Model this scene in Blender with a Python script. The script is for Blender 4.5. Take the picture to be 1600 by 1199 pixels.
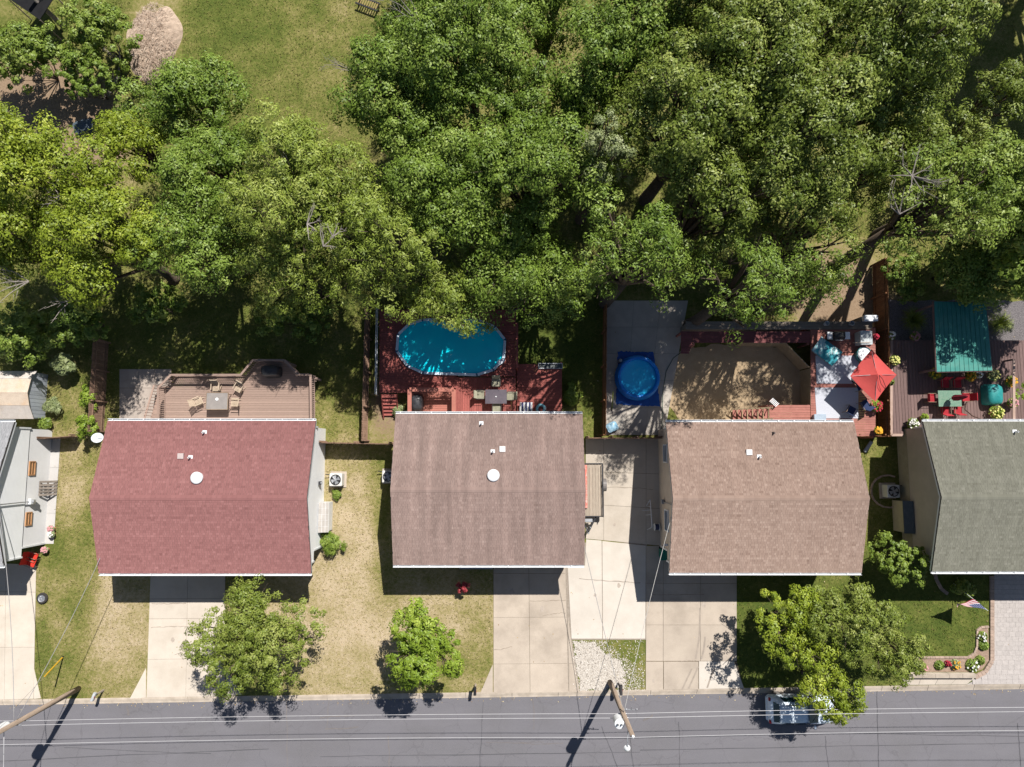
import bpy, math, random
import numpy as np
from mathutils import Vector, Matrix, Quaternion
R = math.radians
random.seed(7)
rng = np.random.default_rng(11)
for o in list(bpy.data.objects): bpy.data.objects.remove(o)
S = bpy.context.scene
COL = S.collection

# ------------------------------------------------------------------ camera
F_PX, CAM_H, TILT = 1066.0, 46.0, R(5.7)
cam_d = bpy.data.cameras.new('camera'); cam = bpy.data.objects.new('camera', cam_d); COL.objects.link(cam)
cam.location = (0, 0, CAM_H); cam.rotation_euler = (TILT, 0, 0)
cam_d.sensor_width = 36.0; cam_d.lens = F_PX / 1600 * 36.0
cam_d.clip_start = 0.5; cam_d.clip_end = 2000
S.camera = cam
S.render.resolution_x = 1024; S.render.resolution_y = 767

def at(px, py, z=0.0):
    """photo pixel (1600 x 1199) -> world point on the level z"""
    u = (px - 800) / F_PX; v = -(py - 599.5) / F_PX
    d = Vector((u, v * math.cos(TILT) + math.sin(TILT), v * math.sin(TILT) - math.cos(TILT)))
    k = (z - CAM_H) / d.z
    return Vector((d.x * k, d.y * k, z))
def gp(px, py): 
    p = at(px, py, 0); return (p.x, p.y)

# ------------------------------------------------------------------ light
SHX, SHY = -0.326, -0.609                       # shadow offset per metre of height
sun_dir = Vector((-SHX, -SHY, 1)).normalized()
elev = math.asin(sun_dir.z); azim = math.atan2(sun_dir.x, sun_dir.y)
w = bpy.data.worlds.new('World'); S.world = w; w.use_nodes = True
nt = w.node_tree
sky = nt.nodes.new('ShaderNodeTexSky'); sky.sky_type = 'NISHITA'; sky.sun_disc = False
sky.sun_elevation = elev; sky.sun_rotation = azim; sky.air_density = 1.0; sky.dust_density = 0.6
bg = nt.nodes['Background']; bg.inputs['Strength'].default_value = 0.052
nt.links.new(sky.outputs['Color'], bg.inputs['Color'])
sun_l = bpy.data.lights.new('sun', 'SUN'); sun_l.energy = 5.0; sun_l.angle = R(0.5); sun_l.color = (1.0, 0.965, 0.91)
sun = bpy.data.objects.new('sun', sun_l); COL.objects.link(sun)
sun.rotation_euler = sun_dir.to_track_quat('Z', 'Y').to_euler(); sun.location = (30, 50, 80)
S.view_settings.view_transform = 'Standard'; S.view_settings.look = 'None'
S.view_settings.exposure = 0.42; S.view_settings.gamma = 1.0
S.view_settings.use_curve_mapping = False
S.render.engine = 'CYCLES'
S.cycles.max_bounces = 5; S.cycles.diffuse_bounces = 3; S.cycles.glossy_bounces = 2
S.cycles.transmission_bounces = 2; S.cycles.transparent_max_bounces = 4
S.cycles.caustics_reflective = False; S.cycles.caustics_refractive = False

# ------------------------------------------------------------------ materials
MATS = {}
def new_mat(name):
    m = bpy.data.materials.new(name); m.use_nodes = True
    n = m.node_tree.nodes; l = m.node_tree.links
    return m, n, l, n['Principled BSDF']
def mixc(n, l, fac, a, b):
    x = n.new('ShaderNodeMix'); x.data_type = 'RGBA'
    if isinstance(fac, (int, float)): x.inputs[0].default_value = fac
    else: l.new(fac, x.inputs[0])
    for i, c in ((6, a), (7, b)):
        if isinstance(c, tuple): x.inputs[i].default_value = (*c, 1)
        else: l.new(c, x.inputs[i])
    return x.outputs[2]
def noise(n, l, scale, detail=4, rough=0.6, vec=None, lo=0.35, hi=0.65):
    t = n.new('ShaderNodeTexNoise'); t.inputs['Scale'].default_value = scale
    t.inputs['Detail'].default_value = detail; t.inputs['Roughness'].default_value = rough
    if vec is not None: l.new(vec, t.inputs['Vector'])
    r = n.new('ShaderNodeMapRange'); r.inputs[1].default_value = lo; r.inputs[2].default_value = hi
    l.new(t.outputs['Fac'], r.inputs[0])
    return r.outputs[0]
def wpos(n):
    return n.new('ShaderNodeNewGeometry').outputs['Position']
def M(name, a, b=None, scale=3.0, rough=0.75, metal=0.0, fine=0.25, fscale=40.0, bump=0.0, bscale=60.0, rand=0.0,
      stain=None, sscale=0.6, samt=0.35, stretch=None, spec=0.3, coat=0.0):
    """two-tone procedural material in world space, fine grain, per-object tint"""
    if name in MATS: return MATS[name]
    m, n, l, p = new_mat(name); b = b or tuple(c * 0.8 for c in a)
    v = wpos(n)
    if stretch:
        mp = n.new('ShaderNodeMapping'); mp.inputs['Scale'].default_value = stretch; l.new(v, mp.inputs['Vector']); v = mp.outputs['Vector']
    c = mixc(n, l, noise(n, l, scale, 5, 0.6, v), a, b)
    if stain:
        f = noise(n, l, sscale, 4, 0.65, v, 0.5, 0.75)
        q = n.new('ShaderNodeMath'); q.operation = 'MULTIPLY'; q.inputs[1].default_value = samt; l.new(f, q.inputs[0])
        c = mixc(n, l, q.outputs[0], c, stain)
    hs = n.new('ShaderNodeHueSaturation'); l.new(c, hs.inputs['Color'])
    f = noise(n, l, fscale, 2, 0.7, v, 0.25, 0.75)
    mr = n.new('ShaderNodeMapRange'); mr.inputs[3].default_value = 1 - fine; mr.inputs[4].default_value = 1 + fine; l.new(f, mr.inputs[0])
    if rand > 0:
        oi = n.new('ShaderNodeObjectInfo'); r2 = n.new('ShaderNodeMapRange')
        r2.inputs[3].default_value = 1 - rand; r2.inputs[4].default_value = 1 + rand; l.new(oi.outputs['Random'], r2.inputs[0])
        q = n.new('ShaderNodeMath'); q.operation = 'MULTIPLY'; l.new(mr.outputs[0], q.inputs[0]); l.new(r2.outputs[0], q.inputs[1])
        l.new(q.outputs[0], hs.inputs['Value'])
    else: l.new(mr.outputs[0], hs.inputs['Value'])
    l.new(hs.outputs['Color'], p.inputs['Base Color'])
    p.inputs['Roughness'].default_value = rough; p.inputs['Metallic'].default_value = metal
    p.inputs['Specular IOR Level'].default_value = spec; p.inputs['Coat Weight'].default_value = coat
    if rough >= 0.85: p.inputs['Diffuse Roughness'].default_value = 0.8
    if bump > 0:
        t = n.new('ShaderNodeTexNoise'); t.inputs['Scale'].default_value = bscale; t.inputs['Detail'].default_value = 3; l.new(v, t.inputs['Vector'])
        bp = n.new('ShaderNodeBump'); bp.inputs['Strength'].default_value = bump; bp.inputs['Distance'].default_value = 0.03
        l.new(t.outputs['Fac'], bp.inputs['Height']); l.new(bp.outputs['Normal'], p.inputs['Normal'])
    MATS[name] = m; return m

def toned(name, c0, c1, c2=None, rough=0.8, spec=0.3, transl=0.0, attr='tone', fine=0.0):
    """colour runs with the per-face attribute 'tone'"""
    if name in MATS: return MATS[name]
    m, n, l, p = new_mat(name)
    a = n.new('ShaderNodeAttribute'); a.attribute_name = attr
    cr = n.new('ShaderNodeValToRGB'); cr.color_ramp.elements[0].color = (*c0, 1); cr.color_ramp.elements[1].color = (*(c2 or c1), 1)
    if c2:
        e = cr.color_ramp.elements.new(0.55); e.color = (*c1, 1)
    l.new(a.outputs['Fac'], cr.inputs['Fac']); col = cr.outputs['Color']
    if fine > 0:
        mp = n.new('ShaderNodeMapping'); mp.inputs['Scale'].default_value = (2.2, 0.22, 0.5); l.new(wpos(n), mp.inputs['Vector']); f = noise(n, l, 0.8, 6, 0.6, mp.outputs['Vector'], 0.35, 0.7)
        q = n.new('ShaderNodeMapRange'); q.inputs[3].default_value = 1 - fine; q.inputs[4].default_value = 1 + fine * 0.5; l.new(f, q.inputs[0])
        hs = n.new('ShaderNodeHueSaturation'); l.new(col, hs.inputs['Color']); l.new(q.outputs[0], hs.inputs['Value']); col = hs.outputs['Color']
    l.new(col, p.inputs['Base Color']); p.inputs['Roughness'].default_value = rough; p.inputs['Specular IOR Level'].default_value = spec
    if rough >= 0.9: p.inputs['Diffuse Roughness'].default_value = 1.0
    if transl > 0:
        tr = n.new('ShaderNodeBsdfTranslucent'); mx = n.new('ShaderNodeMixShader'); mx.inputs[0].default_value = transl
        hs = n.new('ShaderNodeHueSaturation'); hs.inputs['Value'].default_value = 1.5; hs.inputs['Hue'].default_value = 0.485; l.new(col, hs.inputs['Color'])
        l.new(hs.outputs['Color'], tr.inputs['Color'])
        l.new(p.outputs[0], mx.inputs[1]); l.new(tr.outputs[0], mx.inputs[2]); l.new(mx.outputs[0], n['Material Output'].inputs['Surface'])
    MATS[name] = m; return m

white = M('white_paint', (0.78, 0.79, 0.80), (0.70, 0.71, 0.72), fine=0.04, rough=0.5)
grey_metal = M('galvanised', (0.42, 0.43, 0.45), (0.33, 0.34, 0.36), metal=0.5, rough=0.45, fine=0.08)
dark = M('dark_metal', (0.025, 0.025, 0.03), (0.04, 0.04, 0.045), rough=0.5, fine=0.1)
black = M('black_plastic', (0.018, 0.018, 0.02), (0.03, 0.03, 0.03), rough=0.4, fine=0.1)
glass = M('window_glass', (0.03, 0.04, 0.05), (0.05, 0.06, 0.07), rough=0.06, fine=0.02, spec=0.7)
concrete = M('old_concrete', (0.50, 0.43, 0.355), (0.43, 0.365, 0.30), scale=0.7, fine=0.10, fscale=25, rough=0.9, rand=0.05, stain=(0.30, 0.25, 0.20), sscale=0.35, samt=0.45)
concrete_new = M('new_concrete', (0.545, 0.485, 0.415), (0.485, 0.43, 0.365), scale=0.8, fine=0.07, fscale=25, rough=0.9, rand=0.04, stain=(0.45, 0.38, 0.30), sscale=0.4, samt=0.4)
concrete_white = M('white_concrete', (0.60, 0.55, 0.49), (0.54, 0.49, 0.43), scale=0.8, fine=0.08, fscale=30, rough=0.9, rand=0.03)
joint = M('joint_dirt', (0.13, 0.10, 0.07), (0.20, 0.16, 0.11), scale=5, rough=1)
kerb_m = M('kerb_concrete', (0.50, 0.43, 0.355), (0.39, 0.33, 0.265), scale=1.6, fine=0.12, rough=0.9, stain=(0.25, 0.21, 0.17), sscale=0.9, samt=0.6)
deck_tan = M('tan_deck', (0.37, 0.265, 0.215), (0.31, 0.22, 0.18), stretch=(1.5, 14, 3), fine=0.12, rand=0.10, rough=0.85)
deck_red = M('red_deck', (0.33, 0.095, 0.078), (0.26, 0.072, 0.06), stretch=(3, 3, 3), fine=0.15, rand=0.12, rough=0.75)
deck_rust = M('rust_deck', (0.36, 0.15, 0.12), (0.30, 0.12, 0.095), fine=0.14, rand=0.10, rough=0.8)
deck_brown = M('brown_deck', (0.25, 0.165, 0.15), (0.20, 0.13, 0.12), stretch=(10, 1.5, 3), fine=0.12, rand=0.10, rough=0.85)
fence_m = M('fence_wood', (0.26, 0.165, 0.115), (0.19, 0.115, 0.08), stretch=(4, 4, 1), fine=0.2, rand=0.18, rough=0.9)
fence_o = M('fence_cedar', (0.25, 0.115, 0.05), (0.19, 0.085, 0.04), stretch=(4, 4, 1), fine=0.2, rand=0.15, rough=0.9)
timber = M('weathered_timber', (0.30, 0.25, 0.20), (0.22, 0.18, 0.145), stretch=(1, 6, 4), fine=0.2, rand=0.14, rough=0.95)
pole_m = M('pole_wood', (0.33, 0.255, 0.195), (0.24, 0.18, 0.135), stretch=(9, 9, 0.8), fine=0.2, rough=0.95)
bark = M('bark', (0.12, 0.09, 0.065), (0.075, 0.055, 0.04), scale=6, fine=0.3, rough=0.95, bump=0.4, bscale=18)
deadwood = M('dead_wood', (0.36, 0.32, 0.28), (0.24, 0.21, 0.185), scale=5, fine=0.2, rough=0.95)
lattice_m = M('lattice_wood', (0.36, 0.28, 0.18), (0.29, 0.22, 0.14), fine=0.15, rand=0.1, rough=0.9)

# ------------------------------------------------------------------ mesh helpers
def wloc(o):
    v = Vector((0, 0, 0))
    while o is not None: v += o.location; o = o.parent
    return v
class MB:
    def __init__(s): s.v = []; s.f = []
    def add(s, vs, fs):
        b = len(s.v); s.v += [tuple(v) for v in vs]; s.f += [tuple(i + b for i in f) for f in fs]; return s
    def box(s, c, d, rz=0.0):
        x, y, z = d[0] / 2, d[1] / 2, d[2] / 2; ca, sa = math.cos(rz), math.sin(rz)
        vs = [(c[0] + ca * i * x - sa * j * y, c[1] + sa * i * x + ca * j * y, c[2] + k * z) for k in (-1, 1) for j in (-1, 1) for i in (-1, 1)]
        return s.add(vs, [(0, 2, 3, 1), (4, 5, 7, 6), (0, 1, 5, 4), (2, 6, 7, 3), (0, 4, 6, 2), (1, 3, 7, 5)])
    def beam(s, p0, p1, wd, ht):
        p0, p1 = Vector(p0), Vector(p1); q = (p1 - p0).to_track_quat('X', 'Z'); L = (p1 - p0).length; c = (p0 + p1) / 2
        vs = [c + q @ Vector((i * L / 2, j * wd / 2, k * ht / 2)) for k in (-1, 1) for j in (-1, 1) for i in (-1, 1)]
        return s.add(vs, [(0, 2, 3, 1), (4, 5, 7, 6), (0, 1, 5, 4), (2, 6, 7, 3), (0, 4, 6, 2), (1, 3, 7, 5)])
    def tube(s, path, radii, n=8, caps=True):
        path = [Vector(p) for p in path]
        if isinstance(radii, (int, float)): radii = [radii] * len(path)
        rings = []; b = len(s.v)
        for i, p in enumerate(path):
            d = (path[min(i + 1, len(path) - 1)] - path[max(i - 1, 0)]).normalized()
            q = d.to_track_quat('Z', 'Y')
            for k in range(n):
                a = 2 * math.pi * k / n; s.v.append(tuple(p + q @ Vector((math.cos(a) * radii[i], math.sin(a) * radii[i], 0))))
        for i in range(len(path) - 1):
            for k in range(n):
                k2 = (k + 1) % n; s.f.append((b + i * n + k, b + i * n + k2, b + (i + 1) * n + k2, b + (i + 1) * n + k))
        if caps:
            s.f.append(tuple(b + k for k in reversed(range(n)))); s.f.append(tuple(b + (len(path) - 1) * n + k for k in range(n)))
        return s
    def lathe(s, c, prof, n=20):
        b = len(s.v)
        for r, z in prof:
            for k in range(n):
                a = 2 * math.pi * k / n; s.v.append((c[0] + r * math.cos(a), c[1] + r * math.sin(a), c[2] + z))
        for i in range(len(prof) - 1):
            for k in range(n):
                k2 = (k + 1) % n; s.f.append((b + i * n + k, b + i * n + k2, b + (i + 1) * n + k2, b + (i + 1) * n + k))
        if prof[-1][0] > 1e-4: s.f.append(tuple(b + (len(prof) - 1) * n + k for k in range(n)))
        if prof[0][0] > 1e-4: s.f.append(tuple(b + k for k in reversed(range(n))))
        return s
    def prism(s, poly, z0, z1):
        b = len(s.v); n = len(poly)
        ar = sum(poly[i][0] * poly[(i + 1) % n][1] - poly[(i + 1) % n][0] * poly[i][1] for i in range(n))
        if ar < 0: poly = poly[::-1]
        zz = lambda z, p: z(p[0], p[1]) if callable(z) else z
        s.v += [(p[0], p[1], zz(z0, p)) for p in poly] + [(p[0], p[1], zz(z1, p)) for p in poly]
        s.f.append(tuple(b + i for i in reversed(range(n)))); s.f.append(tuple(b + n + i for i in range(n)))
        for i in range(n):
            j = (i + 1) % n; s.f.append((b + i, b + j, b + n + j, b + n + i))
        return s
    def build(s, name, mat, parent=None, smooth=False, tone=None, bevel=0.0):
        a = np.array(s.v, dtype=float); c = (a.min(0) + a.max(0)) / 2
        if parent is None: c[2] = a[:, 2].min()
        me = bpy.data.meshes.new(name); me.from_pydata([tuple(p) for p in (a - c)], [], s.f); me.materials.append(mat)
        if smooth: me.shade_smooth()
        if tone is not None:
            t = me.attributes.new('tone', 'FLOAT', 'FACE'); t.data.foreach_set('value', np.asarray(tone, dtype=np.float32))
        o = bpy.data.objects.new(name, me); COL.objects.link(o)
        o.parent = parent; o.location = Vector(c) - (wloc(parent) if parent else Vector((0, 0, 0)))
        if bevel > 0:
            bv = o.modifiers.new('bevel', 'BEVEL'); bv.width = bevel; bv.segments = 2; bv.limit_method = 'ANGLE'
        return o
def tag(o, label=None, cat=None, group=None, kind=None):
    if label: o['label'] = label
    if cat: o['category'] = cat
    if group: o['group'] = group
    if kind: o['kind'] = kind
    return o
def thing(name, label, cat, loc=(0, 0, 0), group=None):
    o = bpy.data.objects.new(name, None); COL.objects.link(o); o.location = loc; o.empty_display_size = 0.2
    return tag(o, label, cat, group)
UNIT = {}
def unit_box(mat):
    if mat.name not in UNIT:
        m = MB().box((0, 0, 0), (1, 1, 1)); me = bpy.data.meshes.new('block_' + mat.name); me.from_pydata(m.v, [], m.f); me.materials.append(mat); UNIT[mat.name] = me
    return UNIT[mat.name]
def piece(name, parent, c, d, mat, rot=(0, 0, 0)):
    """one small block (board, picket, slab) sharing its mesh with all others of the material"""
    o = bpy.data.objects.new(name, unit_box(mat)); COL.objects.link(o); o.parent = parent
    o.location = Vector(c) - (wloc(parent) if parent else Vector((0, 0, 0))); o.scale = d; o.rotation_euler = rot
    return o
def pbeam(name, parent, p0, p1, wd, ht, mat):
    p0, p1 = Vector(p0), Vector(p1); q = (p1 - p0).to_track_quat('X', 'Z')
    return piece(name, parent, (p0 + p1) / 2, ((p1 - p0).length, wd, ht), mat, q.to_euler())
def copy_tree(o, parent=None):
    c = o.copy(); COL.objects.link(c); c.parent = parent
    for ch in list(o.children): copy_tree(ch, c)
    return c
def sheet(name, poly, z, mat, kind='structure', parent=None, label=None, cat=None):
    """flat polygon; poly in world xy"""
    m = MB(); n = len(poly)
    ar = sum(poly[i][0] * poly[(i + 1) % n][1] - poly[(i + 1) % n][0] * poly[i][1] for i in range(n))
    if ar < 0: poly = poly[::-1]
    m.add([(p[0], p[1], z) for p in poly], [tuple(range(n))])
    o = m.build(name, mat, parent)
    if kind and parent is None: o['kind'] = kind
    return tag(o, label, cat)
def rough_poly(pts, step=0.35, amp=0.12, seed=0):
    """subdivide an outline and make it wander"""
    r = random.Random(seed); out = []
    for i in range(len(pts)):
        a, b = Vector(pts[i]).to_2d(), Vector(pts[(i + 1) % len(pts)]).to_2d(); n = max(1, int((b - a).length / step))
        for k in range(n):
            p = a.lerp(b, k / n); out.append((p.x + r.uniform(-amp, amp), p.y + r.uniform(-amp, amp)))
    return out
def spans(polys, c, axis):
    """even-odd crossings of the line (axis coordinate = c)"""
    xs = []
    for P in polys:
        n = len(P)
        for i in range(n):
            a, b = P[i], P[(i + 1) % n]
            u, v = (1, 0) if axis == 'x' else (0, 1)
            if (a[u] <= c) != (b[u] <= c):
                t = (c - a[u]) / (b[u] - a[u]); xs.append(a[v] + t * (b[v] - a[v]))
    xs.sort(); return [(xs[i], xs[i + 1]) for i in range(0, len(xs) - 1, 2)]
def boards(parent, polys, z, axis, wd, gap, mat, th=0.03, name='board'):
    """planks laid along an axis, cut to the outline"""
    k = 1 if axis == 'x' else 0
    lo = min(p[k] for p in polys[0]); hi = max(p[k] for p in polys[0]); n = max(1, int((hi - lo + gap) / (wd + gap)))
    pitch = (hi - lo) / n
    for i in range(n):
        c = lo + (i + 0.5) * pitch
        for a, b in spans(polys, c, axis):
            if b - a < 0.08: continue
            if axis == 'x': piece(name, parent, ((a + b) / 2, c, z - th / 2), (b - a, pitch - gap, th), mat)
            else: piece(name, parent, (c, (a + b) / 2, z - th / 2), (pitch - gap, b - a, th), mat)
def railing(parent, pts, z, mat, h=0.95, bal=0.125, posts=True, cap=0.13):
    for i in range(len(pts) - 1):
        a, b = Vector((*pts[i][:2], z)), Vector((*pts[i + 1][:2], z)); L = (b - a).length; d = (b - a) / L
        pbeam('top_rail', parent, a + Vector((0, 0, h)), b + Vector((0, 0, h)), cap, 0.04, mat)
        pbeam('bottom_rail', parent, a + Vector((0, 0, 0.1)), b + Vector((0, 0, 0.1)), 0.04, 0.08, mat)
        if posts: piece('post', parent, a + Vector((0, 0, h / 2)), (0.09, 0.09, h), mat)
        n = int(L / bal)
        for k in range(1, n):
            p = a + d * (L * k / n); piece('baluster', parent, p + Vector((0, 0, 0.1 + (h - 0.12) / 2)), (0.04, 0.04, h - 0.14), mat)
    if posts: piece('post', parent, (pts[-1][0], pts[-1][1], z + h / 2), (0.09, 0.09, h), mat)
def fence(label, pts, h, mat, pick=0.15, seed=1, z0=0.0, side=1):
    r = random.Random(seed); P = [Vector((*p[:2], z0)) for p in pts]
    root = thing('wooden_fence', label, 'fence', P[0])
    for i in range(len(P) - 1):
        a, b = P[i], P[i + 1]; L = (b - a).length; d = (b - a) / L; nrm = Vector((-d.y, d.x, 0)) * side; rz = math.atan2(d.y, d.x)
        for zz in (0.35, h - 0.35): piece('rail', root, (a + b) / 2 + Vector((0, 0, zz)), (L, 0.04, 0.09), mat, (0, 0, rz))
        for k in range(int(L / 2.4) + 2):
            p = a + d * min(L - 0.06, max(0.06, k * L / (int(L / 2.4) + 1))); piece('post', root, p - nrm * 0.075 + Vector((0, 0, h / 2)), (0.09, 0.09, h), mat)
        n = int(L / pick)
        for k in range(n):
            p = a + d * ((k + 0.5) * L / n) + nrm * 0.035; hh = h + r.uniform(-0.03, 0.03)
            piece('picket', root, p + Vector((0, 0, hh / 2 + 0.03)), (L / n - 0.012, 0.02, hh), mat, (r.uniform(-0.012, 0.012), 0, rz))
    return root

# ------------------------------------------------------------------ leaves
def leaf_mesh(name, C, N, L, W, tone, mat, parent, kind=None):
    """one mesh of rhombic leaves: centres, normals, lengths, widths"""
    n = len(C)
    N = N / np.linalg.norm(N, axis=1, keepdims=True)
    t = rng.normal(size=(n, 3)); a = np.cross(N, t); a /= np.linalg.norm(a, axis=1, keepdims=True); b = np.cross(N, a)
    L = L[:, None]; W = W[:, None]
    dr = N * (L * 0.10)
    V = np.stack([C - a * L / 2 - dr, C + b * W / 2 + a * L * 0.06, C + a * L / 2 - dr, C - b * W / 2 + a * L * 0.06], 1).reshape(-1, 3)
    base = np.array([*wloc(parent)]) if parent else np.zeros(3)
    ctr = (V.min(0) + V.max(0)) / 2; V = V - ctr
    me = bpy.data.meshes.new(name); me.vertices.add(4 * n); me.vertices.foreach_set('co', V.astype(np.float32).ravel())
    me.loops.add(4 * n); me.loops.foreach_set('vertex_index', np.arange(4 * n, dtype=np.int32))
    me.polygons.add(n); me.polygons.foreach_set('loop_start', np.arange(0, 4 * n, 4, dtype=np.int32))
    me.update(calc_edges=True); me.materials.append(mat)
    at_ = me.attributes.new('tone', 'FLOAT', 'FACE'); at_.data.foreach_set('value', np.clip(tone, 0, 1).astype(np.float32))
    o = bpy.data.objects.new(name, me); COL.objects.link(o); o.parent = parent; o.location = Vector(ctr - base)
    if kind: o['kind'] = kind
    return o
LEAF = {
    'yellow': toned('leaf_yellow_green', (0.092, 0.135, 0.009), (0.222, 0.285, 0.022), (0.41, 0.45, 0.06), 0.5, 0.35, 0.14),
    'green': toned('leaf_mid_green', (0.060, 0.110, 0.011), (0.155, 0.232, 0.029), (0.31, 0.39, 0.085), 0.5, 0.35, 0.12),
    'locust': toned('leaf_light_green', (0.100, 0.148, 0.016), (0.225, 0.288, 0.040), (0.39, 0.43, 0.11), 0.5, 0.35, 0.14),
    'oak': toned('leaf_oak', (0.052, 0.084, 0.009), (0.152, 0.202, 0.028), (0.36, 0.40, 0.11), 0.46, 0.32, 0.12),
    'pale': toned('leaf_pale', (0.16, 0.20, 0.08), (0.28, 0.325, 0.14), (0.43, 0.45, 0.25), 0.5, 0.35, 0.15),
    'lime': toned('leaf_lime', (0.095, 0.155, 0.010), (0.205, 0.290, 0.028), (0.36, 0.43, 0.07), 0.5, 0.35, 0.14),
    'shrub': toned('leaf_shrub', (0.072, 0.124, 0.012), (0.180, 0.250, 0.034), (0.34, 0.40, 0.10), 0.5, 0.35, 0.12),
    'olive': toned('leaf_olive', (0.078, 0.118, 0.011), (0.185, 0.232, 0.034), (0.34, 0.37, 0.10), 0.5, 0.35, 0.12),
    'red': toned('leaf_red', (0.22, 0.02, 0.03), (0.40, 0.06, 0.07), (0.55, 0.17, 0.15), 0.5, 0.35, 0.2),
}
def crown_points(c, Rx, Ry, z_lo, z_hi, dens, lobe_k=0.36, clump=0.42, seed=0, droop=0.0, flat=0.42, per_=64, nlk=3.6, rag=1.0):
    """leaf centres and outward directions: lobes > clumps > leaves"""
    g = np.random.default_rng(seed); Rm = (Rx + Ry) / 2; nl = int(max(6, 6 + nlk * Rm)); zc = (z_lo + z_hi) / 2; rz = (z_hi - z_lo) / 2
    ph = g.uniform(0, 6.28, 4); out_c = []; out_n = []; out_t = []
    total = int(math.pi * Rx * Ry * dens)
    lobes = []
    for i in range(nl):
        rr = math.sqrt((i + 0.5) / nl) * g.uniform(0.75, 1.0); a = i * 2.39996 + g.uniform(-0.5, 0.5) + ph[0]
        edge = 1 + rag * (0.12 * math.sin(2 * a + ph[1]) + 0.11 * math.sin(3 * a + ph[2]) + 0.09 * math.sin(5 * a + ph[3]))
        rr2 = rr * 0.80 * edge
        z = zc + rz * (math.sqrt(max(0.0, 1 - min(1, rr) ** 2)) * 0.9 - 0.28) + g.uniform(-0.32, 0.30) * rz
        lobes.append((c[0] + Rx * rr2 * math.cos(a), c[1] + Ry * rr2 * math.sin(a), z, Rm * lobe_k * g.uniform(0.65, 1.2)))
    wsum = sum(l[3] ** 2 for l in lobes)
    for (lx, ly, lz, lr) in lobes:
        nleaf = int(total * lr * lr / wsum); per = per_; ncl = max(4, nleaf // per)
        ct = 1 - g.random(ncl) * 1.35; st = np.sqrt(np.clip(1 - ct ** 2, 0, 1)); aa = g.random(ncl) * 6.2832
        rad = lr * (0.6 + 0.5 * g.random(ncl) ** 0.6)
        cd = np.stack([st * np.cos(aa), st * np.sin(aa), ct * 0.8], 1)
        cc = np.array([lx, ly, lz]) + cd * rad[:, None]; cc[:, 2] -= droop * st * rad
        cr = clump * g.uniform(0.6, 1.35, ncl); ctone = g.normal(0.5, 0.13, ncl)
        ltone = g.normal(0, 0.07)
        idx = np.repeat(np.arange(ncl), per)
        k_ = len(idx); dirs = g.normal(size=(k_, 3)); dirs[:, 2] = np.abs(dirs[:, 2]) * 0.9 - 0.12; dirs /= np.linalg.norm(dirs, axis=1, keepdims=True)
        shell = g.uniform(0.45, 1.12, k_) ** 0.8 * np.where(g.random(k_) < 0.12, 1.35, 1.0)
        off = dirs * (cr[idx] * shell)[:, None]; off[:, 2] *= (0.55 + flat * 0.5)
        P = cc[idx] + off; Nn = dirs * 0.95 + np.array([0, 0, 0.42]) + cd[idx] * 0.45 + g.normal(size=(k_, 3)) * 0.30
        out_c.append(P); out_n.append(Nn); out_t.append(ctone[idx] + ltone + g.normal(0, 0.13, len(idx)))
    return np.concatenate(out_c), np.concatenate(out_n), np.concatenate(out_t), lobes
def limbs(mb, base, lobes, r0, z_fork, seed=0):
    g = random.Random(seed); base = Vector(base); top = base + Vector((g.uniform(-.3, .3), g.uniform(-.3, .3), z_fork))
    mb.tube([base + Vector((0, 0, -0.15)), base + Vector((0, 0, 0.25)), base.lerp(top, 0.5), top], [r0 * 1.6, r0 * 1.1, r0 * 0.95, r0 * 0.8], 8)
    for (x, y, z, lr) in lobes[:: max(1, len(lobes) // 12)]:
        e = Vector((x, y, z + lr * 0.2)); m = top.lerp(e, 0.5) + Vector((g.uniform(-.3, .3), g.uniform(-.3, .3), 0.35))
        mb.tube([top - Vector((0, 0, 0.2)), m, e], [r0 * 0.5, r0 * 0.3, r0 * 0.08], 5)
        for q in range(3):
            e2 = e + Vector((g.uniform(-1, 1), g.uniform(-1, 1), g.uniform(-0.1, 0.7))) * lr * 0.9; mb.tube([m.lerp(e, 0.5), e2], [r0 * 0.14, r0 * 0.03], 4, False)
def bare_branches(root, p, spread, n, seed, az=0.0, fan=math.pi, name='bare_branch'):
    """a spray of leafless grey twigs"""
    g = random.Random(seed); mb = MB(); p = Vector(p)
    for i in range(n):
        a = az + g.uniform(-fan, fan); L = spread * g.uniform(0.5, 1.0); d = Vector((math.cos(a), math.sin(a), g.uniform(0.05, 0.5))).normalized()
        side = Vector((-d.y, d.x, 0)); pts = [p, p + d * L * 0.5 + side * g.uniform(-.15, .15) * L, p + d * L + side * g.uniform(-.2, .2) * L]
        mb.tube(pts, [0.035, 0.022, 0.007], 5, False)
        for k in range(4):
            t = g.uniform(0.3, 0.95); q = p + d * L * t; s = g.choice((-1, 1)); dd = (d + side * s * g.uniform(0.5, 1.1) + Vector((0, 0, g.uniform(-.1, .4)))).normalized()
            mb.tube([q, q + dd * L * 0.38 * g.uniform(.5, 1)], [0.012, 0.004], 4, False)
    return mb.build(name, deadwood, root)
TREE_N = 0
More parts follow.
